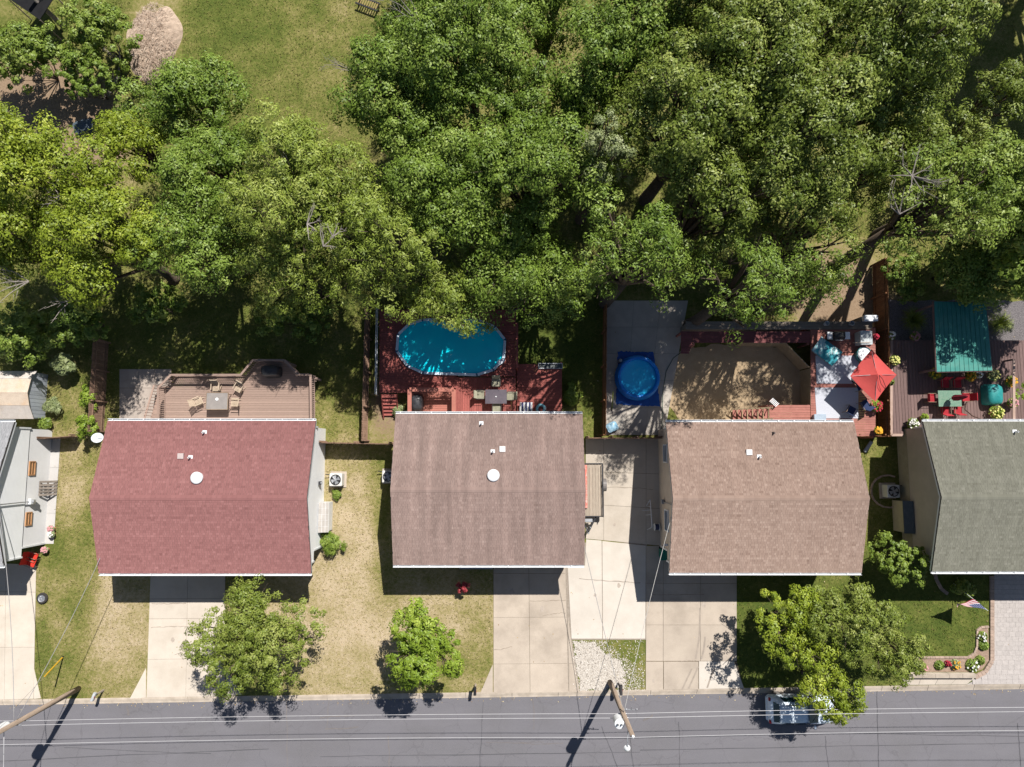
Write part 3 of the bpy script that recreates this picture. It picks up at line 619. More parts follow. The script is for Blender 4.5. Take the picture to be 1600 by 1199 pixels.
def house(key, label, xl, xr, yr, yf, shing, wall_m, he=4.0, rise=1.38, over=0.45, vents=(), found_m=None, garage='left', xr_world=None, front_drop=0.45, win_side=(), course=0.142, fz=2.15, rec_py=853, band=None, low_win=()):
    """xl, xr, yr, yf: roof outline in photo pixels at eave level"""
    A0 = at(xl, (yr + yf) / 2, he); A1 = at(xr, (yr + yf) / 2, he)
    x0, x1 = A0.x, xr_world if xr_world is not None else A1.x; ya = at(800, yr, he).y; yb = at(800, yf, he).y; ym = (ya + yb) / 2; half = (ya - yb) / 2
    root = thing('house', label, 'house', ((x0 + x1) / 2, ym, 0))
    zr = lambda x, y: he + rise * (1 - abs(y - ym) / half)
    wx0, wx1, wy0, wy1 = x0 + over, x1 - over, yb + front_drop, ya - 0.35
    fy = at(800, rec_py, 0).y
    MB().box(((wx0 + wx1) / 2, (fy + wy1) / 2, fz / 2 - 0.1), (wx1 - wx0, wy1 - fy, fz + 0.2)).build('foundation', found_m or wall_m, root)
    if band: MB().box(((wx0 + wx1) / 2, (fy + wy1) / 2, 0.5), (wx1 - wx0 + 0.03, wy1 - fy + 0.03, 1.26)).build('block_band', band, root)
    m = MB(); e = 0.04; X0, X1, Y0, Y1 = wx0 - e, wx1 + e, wy0 - e, wy1 + e; zt = lambda y: zr(0, y) - 0.12
    pf = [(Y0, fz), (Y1, fz), (Y1, zt(Y1)), (ym, zt(ym)), (Y0, zt(Y0))]
    m.add([(X0, y, z) for y, z in pf] + [(X1, y, z) for y, z in pf], [(0, 4, 3, 2, 1), (5, 6, 7, 8, 9), (0, 1, 6, 5), (1, 2, 7, 6), (2, 3, 8, 7), (3, 4, 9, 8), (4, 0, 5, 9)])
    m.build('wall', wall_m, root)
    # roof: two sheathing slabs with shingle courses laid on them
    m = MB(); t = 0.10
    for s, ye in ((1, ya), (-1, yb)):
        vs = [(x0, ye, he), (x1, ye, he), (x1, ym, he + rise), (x0, ym, he + rise)]
        b = [(a_, b_, c_ - t) for a_, b_, c_ in vs]
        f = [(0, 1, 2, 3), (7, 6, 5, 4), (0, 4, 5, 1), (3, 2, 6, 7), (0, 3, 7, 4), (1, 5, 6, 2)]
        m.add(vs + b, f)
    roof = m.build('roof', M('roof_edge_dark', (0.05, 0.045, 0.045), (0.07, 0.06, 0.06)), root)
    gq = random.Random(sum(map(ord, label))); 
    slope = math.hypot(half, rise); nrm_z = half / slope
    nc = int(slope / course); pitch = slope / nc
    for s in (1, -1):
        m = MB(); tn = []
        def pt_(x_, d_, lift):   # d_ = distance up the slope from the eave
            yv = (ym + s * half) - s * d_ * half / slope; zv = he + d_ * rise / slope
            return (x_, yv + s * lift * rise / slope, zv + lift * nrm_z)
        for c in range(nc):
            dlo = c * pitch; dhi = dlo + pitch * 1.02; xx = x0 - gq.uniform(0, 0.3); ctone = gq.gauss(0, 0.04)
            while xx < x1:
                wv = 0.17 * gq.uniform(0.6, 1.4); a_, b_ = max(xx, x0) + 0.004, min(xx + wv, x1) - 0.004; xx += wv
                if b_ - a_ < 0.03: continue
                lf = 0.015 + gq.uniform(0, 0.006); lo = dlo - gq.uniform(0, 0.008)
                m.add([pt_(a_, lo, lf), pt_(b_, lo, lf), pt_(b_, dhi, 0.007), pt_(a_, dhi, 0.007), pt_(a_, lo, 0.002), pt_(b_, lo, 0.002)],
                      [(0, 1, 2, 3), (4, 5, 1, 0)] if s < 0 else [(3, 2, 1, 0), (0, 1, 5, 4)])
                tv = min(1, max(0, gq.gauss(0.5, 0.13) + ctone)); tn += [tv, tv * 0.5]
        o = m.build('shingles', shing, roof, tone=tn); o['kind'] = 'stuff'
    xx = x0
    while xx < x1 - 0.02:
        b_ = min(xx + 0.30, x1); m = MB(); a_ = xx + 0.004
        for lift in (0.026,):
            m.add([(a_, ym - 0.16, zr(0, ym - 0.16) + lift), (b_, ym - 0.16, zr(0, ym - 0.16) + lift), (b_, ym, he + rise + lift + 0.012), (a_, ym, he + rise + lift + 0.002), (b_, ym + 0.16, zr(0, ym + .16) + lift), (a_, ym + 0.16, zr(0, ym + .16) + lift)],
                  [(0, 1, 2, 3), (3, 2, 4, 5)])
        m.build('ridge_cap', shing, roof, tone=[gq.uniform(.35, .6)] * 2); xx += 0.30
    # trim
    for xe in (x0, x1):
        sgn = -1 if xe == x0 else 1; m = MB()
        for ye in (ya, yb): m.beam((xe - sgn * 0.03, ye, he - 0.18), (xe - sgn * 0.03, ym, he + rise - 0.18), 0.025, 0.15)
        m.build('rake_board', white, root)
    for s, ye in ((1, ya), (-1, yb)):
        m = MB(); w_ = 0.125; yo = ye + s * 0.015; L = x1 - x0; cx = (x0 + x1) / 2
        m.box((cx, yo + s * 0.01, he - 0.075), (L, 0.02, 0.13)); m.box((cx, yo + s * (w_), he - 0.055), (L, 0.022, 0.11)); m.box((cx, yo + s * w_ / 2, he - 0.115), (L, w_ - 0.02, 0.015))
        gt = m.build('gutter', white, root)
        k = x0 + 0.3
        while k < x1:
            piece('gutter_strap', gt, (k, yo + s * w_ / 2, he + 0.004), (0.05, w_ + 0.02, 0.008), white); k += 0.95
    for (vx, vy, kind) in vents:
        p = solve_on(vx, vy, zr); p.z = zr(p.x, p.y)
        if kind == 'pipe':
            v_ = MB().box((p.x, p.y, p.z + 0.02), (0.26, 0.26, 0.025)).build('vent_flashing', white, roof); MB().lathe((p.x, p.y, p.z - 0.02), [(0.05, 0), (0.05, 0.36), (0.038, 0.36), (0.038, 0.2)], 12).build('vent_pipe', white, v_)
        elif kind == 'dark':
            MB().lathe((p.x, p.y, p.z - 0.02), [(0.10, 0), (0.06, 0.08), (0.045, 0.28), (0.03, 0.28)], 12).build('vent_pipe', dark, roof)
        elif kind == 'box':
            MB().box((p.x, p.y, p.z + 0.06), (0.36, 0.34, 0.12)).build('roof_vent', M('vent_cap_' + key, *VENTC.get(key, ((0.72, 0.72, 0.72), (0.65, 0.65, 0.65)))), roof, bevel=0.02)
        else:
            v_ = MB().lathe((p.x, p.y, p.z - 0.05), [(0.33, 0), (0.33, 0.12), (0.30, 0.13), (0.30, 0.20)], 28).build('fan_base', white, roof)
            MB().lathe((p.x, p.y, p.z + 0.15), [(0.36, 0), (0.37, 0.03), (0.32, 0.07), (0.2, 0.10), (0.001, 0.115)], 28).build('fan_dome', white, v_, True)
    # openings
    def window(c, wd, ht, axis, sgn, fm=white, gm_=glass):
        d = Vector((sgn, 0, 0)) if axis == 'x' else Vector((0, sgn, 0)); c = Vector(c)
        dim = lambda a_, b_, t_: (t_, a_, b_) if axis == 'x' else (a_, t_, b_)
        fr = MB(); t_ = Vector((0, 1, 0)) if axis == 'x' else Vector((1, 0, 0))
        for k in (-1, 1):
            fr.box(c + t_ * k * wd / 2, dim(0.07, ht + 0.07, 0.07)); fr.box(c + Vector((0, 0, k * ht / 2)), dim(wd - 0.075, 0.069, 0.07))
        fr.box(c, dim(wd - 0.075, 0.045, 0.06))
        f = fr.build('window', fm, root); MB().box(c - d * 0.012, dim(wd - 0.076, ht - 0.072, 0.02)).build('pane', gm_, f)
    for (axis, sgn, yy_, zz_, wd, ht) in win_side:
        xw = X0 - 0.03 if sgn < 0 else X1 + 0.03; window((xw, yy_ + ym, zz_), wd, ht, 'x', sgn)
    wl = X1 - X0; yfz = Y0 - 0.03
    gx = X0 + wl * (0.26 if garage == 'left' else 0.74)
    Y0w = Y0; Y0 = fy
    gd = MB().box((gx, Y0 - 0.02, 1.08), (4.6, 0.05, 2.1)).build('garage_door', white, root)
    for i in range(4):
        for j in range(4): MB().box((gx - 1.7 + 1.13 * j, Y0 - 0.052, 0.32 + 0.5 * i), (1.0, 0.02, 0.40)).build('door_panel', M('garage_panel', (0.70, 0.70, 0.69), (0.64, 0.64, 0.63), fine=0.05), gd)
    dx = X0 + wl * (0.56 if garage == 'left' else 0.44)
    dr = MB().box((dx, Y0 - 0.025, 1.06), (0.95, 0.06, 2.05)).build('front_door', M('door_' + key, (0.25, 0.06, 0.05), (0.2, 0.05, 0.04)), root); MB().lathe((dx + 0.36, Y0 - 0.09, 1.25), [(0.03, 0), (0.035, 0.03), (0.001, 0.06)], 10).build('handle', grey_metal, dr)
    for k in (0.70, 0.86) if garage == 'left' else (0.14, 0.30): window((X0 + wl * k, yfz, 3.1), 1.1, 1.0, 'y', -1)
    for k in (0.2, 0.75): window((X0 + wl * k, Y1 + 0.03, 2.8), 1.2, 1.0, 'y', 1)
    for (px_, zz_, wd, ht) in low_win: window((wx1 + 0.03, at(px_[0], px_[1], zz_).y, zz_), wd, ht, 'x', 1, M('cedar_frame', (0.50, 0.27, 0.13), (0.42, 0.22, 0.10)), M('amber_pane', (0.34, 0.20, 0.11), (0.28, 0.16, 0.09), rough=0.3))
    for xc in (X0, X1):
        for yc in (Y0w, Y1): MB().box((xc, yc, (fz + he) / 2 - 0.2), (0.10, 0.10, he - fz - 0.3)).build('corner_trim', white, root)
        MB().box((xc - 0.04 * (1 if xc > 0 and False else (-1 if xc == X0 else 1)), fy, fz / 2), (0.10, 0.10, fz - 0.02)).build('corner_trim', white, root)
    HOUSES[key] = dict(fy=fy, root=root, x0=x0, x1=x1, ya=ya, yb=yb, ym=ym, wx0=X0, wx1=X1, wy0=Y0, wy1=Y1, he=he, zr=zr)
    return root
VENTC = {'red': ((0.50, 0.42, 0.40), (0.44, 0.36, 0.34))}
sh_red = toned('shingle_red', (0.215, 0.096, 0.092), (0.288, 0.134, 0.128), (0.350, 0.172, 0.164), 0.95, 0.15, fine=0.03)
sh_mauve = toned('shingle_mauve', (0.264, 0.186, 0.162), (0.324, 0.235, 0.206), (0.386, 0.288, 0.253), 0.95, 0.15, fine=0.22)
sh_brown = toned('shingle_brown', (0.272, 0.187, 0.148), (0.379, 0.274, 0.223), (0.474, 0.359, 0.297), 0.95, 0.15, fine=0.07)
sh_green = toned('shingle_green', (0.191, 0.186, 0.145), (0.252, 0.247, 0.198), (0.309, 0.300, 0.247), 0.95, 0.15, fine=0.14)
sh_grey = toned('shingle_grey', (0.25, 0.25, 0.26), (0.33, 0.33, 0.34), (0.41, 0.41, 0.42), 0.95, 0.15, fine=0.1)
house('red', 'house with a dusty red shingle roof and white side wall', 161, 490, 658, 896, sh_red, siding_mat('siding_white', (0.88, 0.88, 0.88), (0.84, 0.84, 0.84)),
      vents=((320, 676, 'pipe'), (283, 713, 'box'), (298, 715, 'pipe'), (309, 747, 'fan')), over=0.46)
house('mauve', 'house with a streaked mauve brown roof directly behind the oval pool deck', 616, 911.5, 647, 883, sh_mauve, siding_mat('siding_cream', (0.62, 0.58, 0.50), (0.55, 0.51, 0.44)),
      vents=((752, 662, 'pipe'), (770, 706, 'pipe'), (785, 702, 'box'), (771, 743, 'fan')), garage='right', over=0.35)
house('brown', 'house with a mottled pinkish brown roof between the trailer and the red umbrella', 1043, 1340.5, 660, 895, sh_brown, siding_mat('siding_beige', (0.58, 0.50, 0.41), (0.52, 0.44, 0.36)),
      vents=((1170, 707, 'box'), (1186, 714, 'pipe'), (1208, 677, 'dark')), over=0.36, win_side=(('x', -1, 2.6, 2.3, 1.1, 0.9), ('x', -1, -1.6, 2.3, 1.3, 0.9), ('x', 1, 0.5, 2.4, 1.0, 0.9)))
house('green', 'house with a grey green shingle roof at the right edge', 1449, 1760, 659, 893, sh_green, siding_mat('siding_taupe', (0.46, 0.41, 0.355), (0.41, 0.365, 0.315)), band=M('olive_block', (0.40, 0.36, 0.24), (0.34, 0.30, 0.20), fine=0.15, rough=0.95),
      vents=((1585, 675, 'pipe'),), over=0.60, xr_world=at(1449, 776, 4).x + 12.2, garage='right')
A0 = at(15, 660, 4.0)
house('grey', 'house with a grey shingle roof corner showing at the left edge', -310, 14, 660, 884, sh_grey, siding_mat('siding_blue_white', (0.88, 0.88, 0.88), (0.84, 0.84, 0.84)), over=0.30, garage='right', fz=2.2, rec_py=849, front_drop=0.25, found_m=M('grey_block', (0.66, 0.65, 0.64), (0.60, 0.59, 0.58), scale=0.8, fine=0.08, rough=0.95), low_win=(((46, 732), 1.75, 0.85, 0.5), ((39, 811), 1.75, 0.8, 0.5)))

# ================================================================== TREES
# behind the houses, left to right
tree('dark green tree at the upper left between the lawn and the yellow tree', 295, 165, 100, 9.5, 'green', aspect=0.72, dens=325)
tree('small yellow green tree between the dark tree and the left edge crown', 205, 225, 52, 9.0, 'yellow', dens=335)
tree('yellow green maple on the left edge, upper of the two', 60, 270, 105, 12.5, 'yellow', dens=335, bare=[(95, 310, 10.0, 1.6, 5, 2.6, 1.2)])
tree('yellow green maple with its lower lobe over the shrubs', 150, 375, 98, 12.0, 'yellow', aspect=0.85, dens=335, bare=[(45, 440, 8.5, 2.4, 8, 3.3, 0.9), (110, 470, 7.5, 1.8, 5, 2.9, 1.6)])
tree('deep green tree between the yellow maple and the feathery locust', 310, 370, 96, 10.5, 'green', aspect=1.0, dens=215)
tree('green tree at the foot of the upper lawn behind the deep green one', 330, 265, 78, 10.5, 'green', dens=325, aspect=0.8)
tree('feathery light green locust, the widest crown left of the pool', 480, 300, 112, 13.5, 'locust', dens=355, leaf=(0.16, 0.32), wid=0.30, clump=0.40, bare=[(480, 350, 12.5, 1.2, 5, 0.3, 2.0), (505, 385, 12, 1.2, 4, 0.8, 2.0), (455, 260, 12, 1.5, 4, 1.5, 1.5)])
tree('feathery light green locust reaching towards the patio deck', 450, 412, 92, 10.0, 'locust', dens=215, leaf=(0.16, 0.32), wid=0.30, clump=0.40, aspect=0.8)
tree('feathery locust between the tall locust and the pool', 600, 390, 92, 12.5, 'locust', dens=215, leaf=(0.16, 0.32), wid=0.30, clump=0.40, bare=[(520, 370, 12.0, 0.9, 4, 1.2, 1.2)])
tree('light green locust with its end hanging over the oval pool', 684, 470, 50, 9.5, 'locust', dens=215, leaf=(0.16, 0.32), wid=0.30, clump=0.40)
tree('bright green tree in the top centre beside the lawn', 615, 140, 88, 13.0, 'green', dens=335, bare=[(657, 38, 13.0, 3.2, 4, 2.5, 0.5), (552, 112, 9.5, 2.0, 4, 3.0, 0.3)])
tree('bright green tree touching the top edge right of the dead limb', 730, 70, 128, 14.0, 'green', dens=325)
tree('green tree in the centre between the pool and the grey green crown', 700, 290, 92, 12.5, 'green', dens=335)
tree('broad green tree at the exact middle of the grove', 835, 265, 112, 13.5, 'green', dens=335)
tree('pale grey green tree among the darker crowns', 935, 245, 52, 14.0, 'pale', dens=300, leaf=(0.12, 0.2), clump=0.26)
tree('green tree hanging over the dark yard right of the pool', 780, 400, 82, 10.0, 'green', dens=215)
tree('low shaded tree at the back of the dark yard', 865, 440, 66, 8.5, 'green', dens=220)
tree('green tree near the top edge beside the small grass gap', 970, 65, 105, 14.0, 'green', dens=325)
tree('huge glossy oak, the left part by the grass gap', 1080, 175, 118, 17.0, 'oak', dens=325, leaf=(0.16, 0.28), wid=0.46, clump=0.46)
tree('glossy oak near the top edge, left of the one beside the dark gap', 1200, 60, 120, 17.5, 'oak', dens=325, leaf=(0.16, 0.28), wid=0.46, clump=0.46)
tree('glossy oak near the top edge, directly beside the dark gap', 1390, 95, 125, 17.5, 'oak', dens=325, leaf=(0.16, 0.28), wid=0.46, clump=0.46, bare=[(1330, 100, 14.0, 1.8, 6, 0.2, 2.5)])
tree('glossy oak in the middle of the oak group', 1260, 225, 130, 17.0, 'oak', dens=325, leaf=(0.16, 0.28), wid=0.46, clump=0.46)
tree('glossy oak at the lower left of the oak group', 1110, 315, 100, 15.0, 'oak', dens=230, leaf=(0.16, 0.28), wid=0.46, clump=0.46)
tree('glossy oak above the dry dirt yard', 1270, 345, 92, 14.0, 'oak', dens=100, leaf=(0.16, 0.28), wid=0.46, clump=0.46)
tree('feathery green tree above the round paddling pool', 988, 404, 88, 15.0, 'green', zl=0.5, dens=135, leaf=(0.16, 0.30), wid=0.34, clump=0.42)
tree('feathery green tree above the sandy yard', 1160, 450, 84, 14.5, 'green', zl=0.5, dens=95, leaf=(0.16, 0.30), wid=0.34, clump=0.42, aspect=0.85)
tree('light green tree with bare twigs above the cedar fence', 1452, 332, 88, 14.5, 'shrub', dens=170, zl=0.55, aspect=1.1, bare=[(1425, 275, 15.0, 1.7, 9, 0.0, 3.1), (1405, 335, 13.5, 1.4, 4, 1.6, 1.0)])
tree('light green tree right of the bare twigs', 1525, 275, 44, 14.0, 'shrub', zl=0.55, dens=355)
tree('dark green tree on the right edge', 1600, 320, 60, 9.0, 'green', dens=325)
tree('dark low tree in the shade above the rock bed', 1520, 410, 60, 5.5, 'green', dens=325)
tree('dark low tree at the right edge above the rock bed', 1590, 425, 50, 5.0, 'green', dens=325)
tree('thin dark tree standing in the black gap at the upper right', 1560, 150, 48, 7.5, 'oak', dens=120)
tree('small dark tree in the shade below the black gap', 1500, 215, 50, 6.5, 'oak', dens=130)
tree('green tree filling the gap right above the oval pool', 800, 452, 50, 9.0, 'green', dens=215)
tree('thin leaved tree above the steps of the sandy yard', 1262, 440, 46, 11.5, 'green', dens=90, leaf=(0.16, 0.30), wid=0.34)
tree('tree beyond the right edge that shades the pavilion', 0, 0, 140, 13.0, 'green', dens=190, ground=(1522, 392), leaf=(0.2, 0.36))
tree('green maple at the left edge below the upper maple', 10, 365, 80, 11.0, 'yellow', dens=335)
tree('green tree below the dead limb beside the lawn', 660, 205, 74, 12.0, 'green', dens=300)
tree('green tree closing the top of the grove left of the grass gap', 800, 140, 62, 13.0, 'green', dens=300)
tree('green tree under the small grass gap', 905, 155, 60, 12.5, 'green', dens=300)
tree('dark green tree filling the middle of the right side', 1400, 225, 62, 13.0, 'oak', dens=300)
tree('green tree cut by the top edge right of the dead limb', 655, 5, 70, 13.0, 'green', dens=300)
tree('green tree cut by the top edge above the grass gap', 850, -5, 66, 13.0, 'green', dens=300)
tree('glossy oak cut by the top edge left of the others', 1070, -5, 85, 15.0, 'oak', dens=300)
tree('glossy oak cut by the top edge in the middle of the right half', 1300, -15, 85, 16.0, 'oak', dens=300)
# two tall trees just outside the upper right corner shade the gap
tree('tall oak beyond the upper right corner', 0, 0, 150, 17.0, 'oak', dens=260, ground=(1618, -30), leaf=(0.2, 0.36), wid=0.6)
tree('tall oak beyond the top edge', 0, 0, 150, 17.0, 'oak', dens=260, ground=(1545, -75), leaf=(0.2, 0.36), wid=0.6)
tree('tall oak beyond the right edge beside the dark gap', 0, 0, 150, 16.0, 'oak', dens=230, ground=(1650, 60), leaf=(0.2, 0.36), wid=0.6)
# street trees
ST = 'trees along the street'
tree('round green street tree in front of the red roofed house', 388, 1000, 92, 6.6, 'olive', aspect=0.93, zl=0.3, dens=400, leaf=(0.12, 0.21), group=ST, clump=0.30, lobe_k=0.33, rag=0.45, seed=912)
tree('young lime green street tree with a pointed top', 664, 1008, 54, 7.2, 'lime', aspect=1.38, zl=0.4, dens=380, leaf=(0.16, 0.27), group=ST, clump=0.27, lobe_k=0.29, rag=1.3, seed=405)
tree('yellow green street tree beside the brown roofed house', 1250, 990, 52, 6.0, 'yellow', aspect=1.5, zl=0.3, dens=330, leaf=(0.15, 0.25), group=ST, clump=0.28, lobe_k=0.30, rag=1.2)
tree('deep green street tree at the corner of the brown roof', 1335, 965, 62, 6.5, 'olive', aspect=1.15, zl=0.3, dens=330, leaf=(0.13, 0.22), group=ST, clump=0.28, lobe_k=0.30, rag=1.2)
tree('yellowing street tree hanging over the parked car', 1296, 1082, 54, 5.2, 'yellow', aspect=0.9, zl=0.35, dens=330, leaf=(0.13, 0.24), group=ST, clump=0.28, lobe_k=0.30, rag=1.2)
tree('green street tree nearest the flower bed', 1398, 1012, 50, 5.2, 'olive', aspect=1.0, zl=0.3, dens=330, leaf=(0.13, 0.22), group=ST, clump=0.28, lobe_k=0.30, rag=1.2)
# shrubs
shrub('round light green shrub between the brown and the grey green roof', 1402, 872, 46, 3.4, 'shrub', name='round_shrub', leaf=(0.11, 0.19), dens=700, zl=0.05)
shrub('low shrub at the house front beside the flag', 1503, 918, 20, 1.0, 'shrub', aspect=0.6)
shrub('red leaved bush at the edge of the mauve house shadow', 725, 916, 12, 1.5, 'red', name='red_bush', leaf=(0.06, 0.12), dens=900, clump=0.1)
shrub('fern like shrub beside the white storage lean-to', 517, 848, 17, 0.8, 'shrub', name='fern_shrub', leaf=(0.15, 0.4), wid=0.18, dens=600)
shrub('small fern tuft just below the air conditioner', 526, 773, 7, 0.4, 'shrub', name='fern_tuft', leaf=(0.1, 0.25), wid=0.2, dens=700, clump=0.1)
shrub('vine covered bush mass at the upper left corner', 45, 88, 74, 5.0, 'shrub', name='vine_thicket', aspect=0.75, dens=620, leaf=(0.12, 0.22), clump=0.3)
shrub('vine covered bush beside the brush pile', 155, 55, 66, 4.8, 'shrub', name='vine_thicket', aspect=0.85, dens=620, leaf=(0.12, 0.22), clump=0.3)
shrub('dark vine bush below the grey stump', 135, 125, 42, 4.2, 'green', name='vine_thicket', dens=620, aspect=1.2, leaf=(0.12, 0.2))
shrub('bright green thicket behind the metal shed', 40, 520, 62, 3.6, 'shrub', name='thicket', aspect=0.8, dens=520, leaf=(0.13, 0.24), clump=0.3)
shrub('dark green thicket beside the left fence in tree shade', 130, 500, 46, 4.0, 'green', name='thicket', aspect=1.2, dens=280, leaf=(0.13, 0.24), clump=0.3)
shrub('large leaved pale sapling right of the metal shed', 100, 572, 15, 1.8, 'pale', name='sapling', dens=355, leaf=(0.28, 0.5), wid=0.42)
vm_ = shrub('bright vine climbing the left fence, upper clump', 140, 622, 13, 1.9, 'lime', name='fence_vine', aspect=1.5, dens=500)
shrub('bright vine climbing the left fence beside the satellite dish', 137, 668, 15, 1.9, 'lime', name='fence_vine', aspect=1.6, dens=500)
shrub('dry seeding bush beside the metal shed', 84, 634, 12, 0.9, 'pale', name='dry_bush', leaf=(0.1, 0.3), wid=0.2, dens=350)
shrub('low weeds between the shed and the fence', 72, 664, 9, 0.6, 'shrub', name='weed_clump')
shrub('low weeds beside the red deck steps', 622, 640, 6, 0.5, 'pale', name='weed_clump')
shrub('sprawling weeds right of the red deck', 893, 618, 12, 0.7, 'shrub', name='weed_clump', aspect=1.6)
shrub('leafy bush standing just right of the cedar fence end', 1405, 412, 34, 3.0, 'green', name='leafy_bush', dens=500)
shrub('shaded hedge behind the cedar fence', 1420, 455, 32, 2.0, 'green', name='hedge', aspect=0.5)
shrub('shaded undergrowth at the back of the first yard', 250, 480, 60, 2.6, 'green', name='undergrowth', aspect=0.5, dens=335, leaf=(0.13, 0.24), clump=0.3)
shrub('shaded undergrowth behind the patio deck', 470, 500, 70, 2.0, 'green', name='undergrowth', aspect=0.4, dens=220, leaf=(0.13, 0.24), clump=0.3)
shrub('leafy plant bed at the right edge of the brown deck', 1592, 614, 17, 1.0, 'lime', name='leafy_plant', aspect=1.0, leaf=(0.15, 0.3))

# ================================================================== FENCES
fence('weathered wooden fence running back from the satellite dish of the red roofed house', [gp(171, 535), gp(163, 676)], 1.75, fence_m, seed=2, side=-1)
fence('short grey wooden fence between the patio slab and the bright vine', [gp(80, 686), gp(132, 682)], 1.5, fence_m, seed=3, side=-1)
fence('wooden gate fence between the red roofed and the mauve roofed house', [gp(509, 692), gp(616, 694)], 1.7, fence_m, seed=4, side=-1)
fence('tall wooden fence left of the oval pool deck', [gp(580, 480), gp(575, 690)], 1.8, fence_m, seed=5, side=-1)
fence('cedar fence between the dark yard and the round paddling pool', [gp(942, 470), gp(940, 682)], 1.8, fence_o, seed=6, side=1)
fence('wooden gate fence across the driveway behind the trailer', [gp(914, 685), gp(1027, 685)], 1.7, fence_m, seed=7, side=-1)
fence('cedar fence between the umbrella deck and the brown deck', [gp(1362, 415), gp(1366, 684)], 1.9, fence_o, seed=8, side=1)
fence('short cedar fence closing the gap beside the brown roofed house', [gp(1322, 682), gp(1364, 682)], 1.7, fence_o, seed=9, side=-1)

# ================================================================== FIRST YARD: tan deck
DZ = 1.2; H = HOUSES['red']
rail_px = [(247, 657), (247, 606), (267, 586), (376, 586), (395, 563), (444, 563), (465, 585), (485, 586), (486, 657)]
rp = [at(x, y, DZ + 0.95) for x, y in rail_px]; rp = [(p.x, p.y) for p in rp]
wy = H['wy1'] + 0.06
rp[0] = (rp[0][0], wy + 0.1); rp[-1] = (rp[-1][0], wy + 0.1)
deck = thing('wooden_deck', 'tan wooden deck with spindle railing behind the red roofed house', 'deck', (sum(p[0] for p in rp) / 9, sum(p[1] for p in rp) / 9, 0))
boards(deck, [[(rp[0][0], wy)] + rp[1:-1] + [(rp[-1][0], wy)]], DZ, 'x', 0.14, 0.012, deck_tan)
railing(deck, rp, DZ, deck_tan)
for p in rp[1:-1]: piece('support_post', deck, (p[0] * 0.995, p[1] - 0.12, DZ / 2 - 0.03), (0.14, 0.14, DZ - 0.06), deck_tan)
for yv in (wy + 0.4, (wy + rp[3][1]) / 2, rp[3][1] - 0.3): piece('joist', deck, ((rp[0][0] + rp[-1][0]) / 2, yv, DZ - 0.13), (rp[-1][0] - rp[0][0] - 0.1, 0.05, 0.18), deck_tan)
sx1 = rp[0][0] - 0.06; sx0 = sx1 - 0.95; ys0, ys1 = wy + 0.5, at(236, 604, 0).y; nst = 7
piece('stair_landing', deck, ((sx0 + sx1) / 2, wy + 0.25, DZ - 0.02), (0.95, 0.5, 0.04), deck_tan)
for i in range(nst):
    t = (i + 0.5) / nst; piece('stair_tread', deck, ((sx0 + sx1) / 2, ys0 + (ys1 - ys0) * t, DZ * (1 - (i + 1) / (nst + 1))), (0.95, (ys1 - ys0) / nst - 0.02, 0.04), deck_tan)
pbeam('stair_rail', deck, (sx0, ys0 - 0.4, DZ + 0.9), (sx0, ys1, 0.95), 0.11, 0.045, deck_tan); pbeam('stair_stringer', deck, (sx0, ys0, DZ - 0.15), (sx0, ys1, 0.05), 0.05, 0.2, deck_tan)
pbeam('stair_stringer', deck, (sx1, ys0, DZ - 0.15), (sx1, ys1, 0.05), 0.05, 0.2, deck_tan)
for i in range(12):
    t = i / 11; yv = ys0 + (ys1 - ys0) * t; zb = DZ * (1 - t); piece('baluster', deck, (sx0, yv, zb + 0.45), (0.04, 0.04, 0.85), deck_tan)

wood_chair = M('chair_wood', (0.52, 0.42, 0.31), (0.42, 0.33, 0.24), fine=0.15, rough=0.8)
def slat_chair(label, group):
    r = thing('folding_chair', label, 'chair', (0, 0, 0), group)
    m = MB()
    for i in range(6): m.box((-0.2 + i * 0.08, 0, 0.43), (0.055, 0.46, 0.02))
    m.build('seat', wood_chair, r)
    m = MB()
    for i in range(6): m.beam((-0.26 - i * 0.035, -0.23, 0.52 + i * 0.085), (-0.26 - i * 0.035, 0.23, 0.52 + i * 0.085), 0.05, 0.02)
    for s in (-1, 1): m.beam((-0.22, s * 0.22, 0.42), (-0.47, s * 0.22, 1.0), 0.03, 0.04)
    m.build('backrest', wood_chair, r)
    for s in (-1, 1):
        MB().beam((-0.27, s * 0.21, 0), (0.22, s * 0.21, 0.43), 0.03, 0.03).build('leg', wood_chair, r); MB().beam((0.25, s * 0.18, 0), (-0.2, s * 0.18, 0.43), 0.03, 0.03).build('leg', wood_chair, r)
        MB().beam((-0.3, s * 0.25, 0.64), (0.18, s * 0.25, 0.64), 0.05, 0.025).build('armrest', wood_chair, r)
    return r
proto = None
for (px, py, ang, lab) in ((311, 627, 25, 'slatted chair left of the square glass table'), (338, 606, -90, 'slatted chair behind the square glass table'),
                           (373, 607, -120, 'slatted chair turned away at the upper right of the table'), (367, 629, 178, 'slatted chair right of the square glass table')):
    if proto is None: o = proto = slat_chair(lab, 'slatted chairs on the tan deck')
    else: o = copy_tree(proto)
    o['label'] = lab; p = at(px, py, DZ + 0.4); o.location = (p.x, p.y, DZ); o.rotation_euler.z = R(ang)
tp = at(339, 627, DZ + 0.72)
tb = thing('patio_table', 'square glass patio table with white centre cap on tan deck', 'table', (tp.x, tp.y, DZ))
tg = M('smoky_glass', (0.30, 0.27, 0.25), (0.26, 0.235, 0.22), rough=0.12, fine=0.04, spec=0.6)
tt = MB().box((tp.x, tp.y, DZ + 0.715), (1.36, 1.06, 0.02)).build('table_top', tg, tb, bevel=0.008)
m = MB()
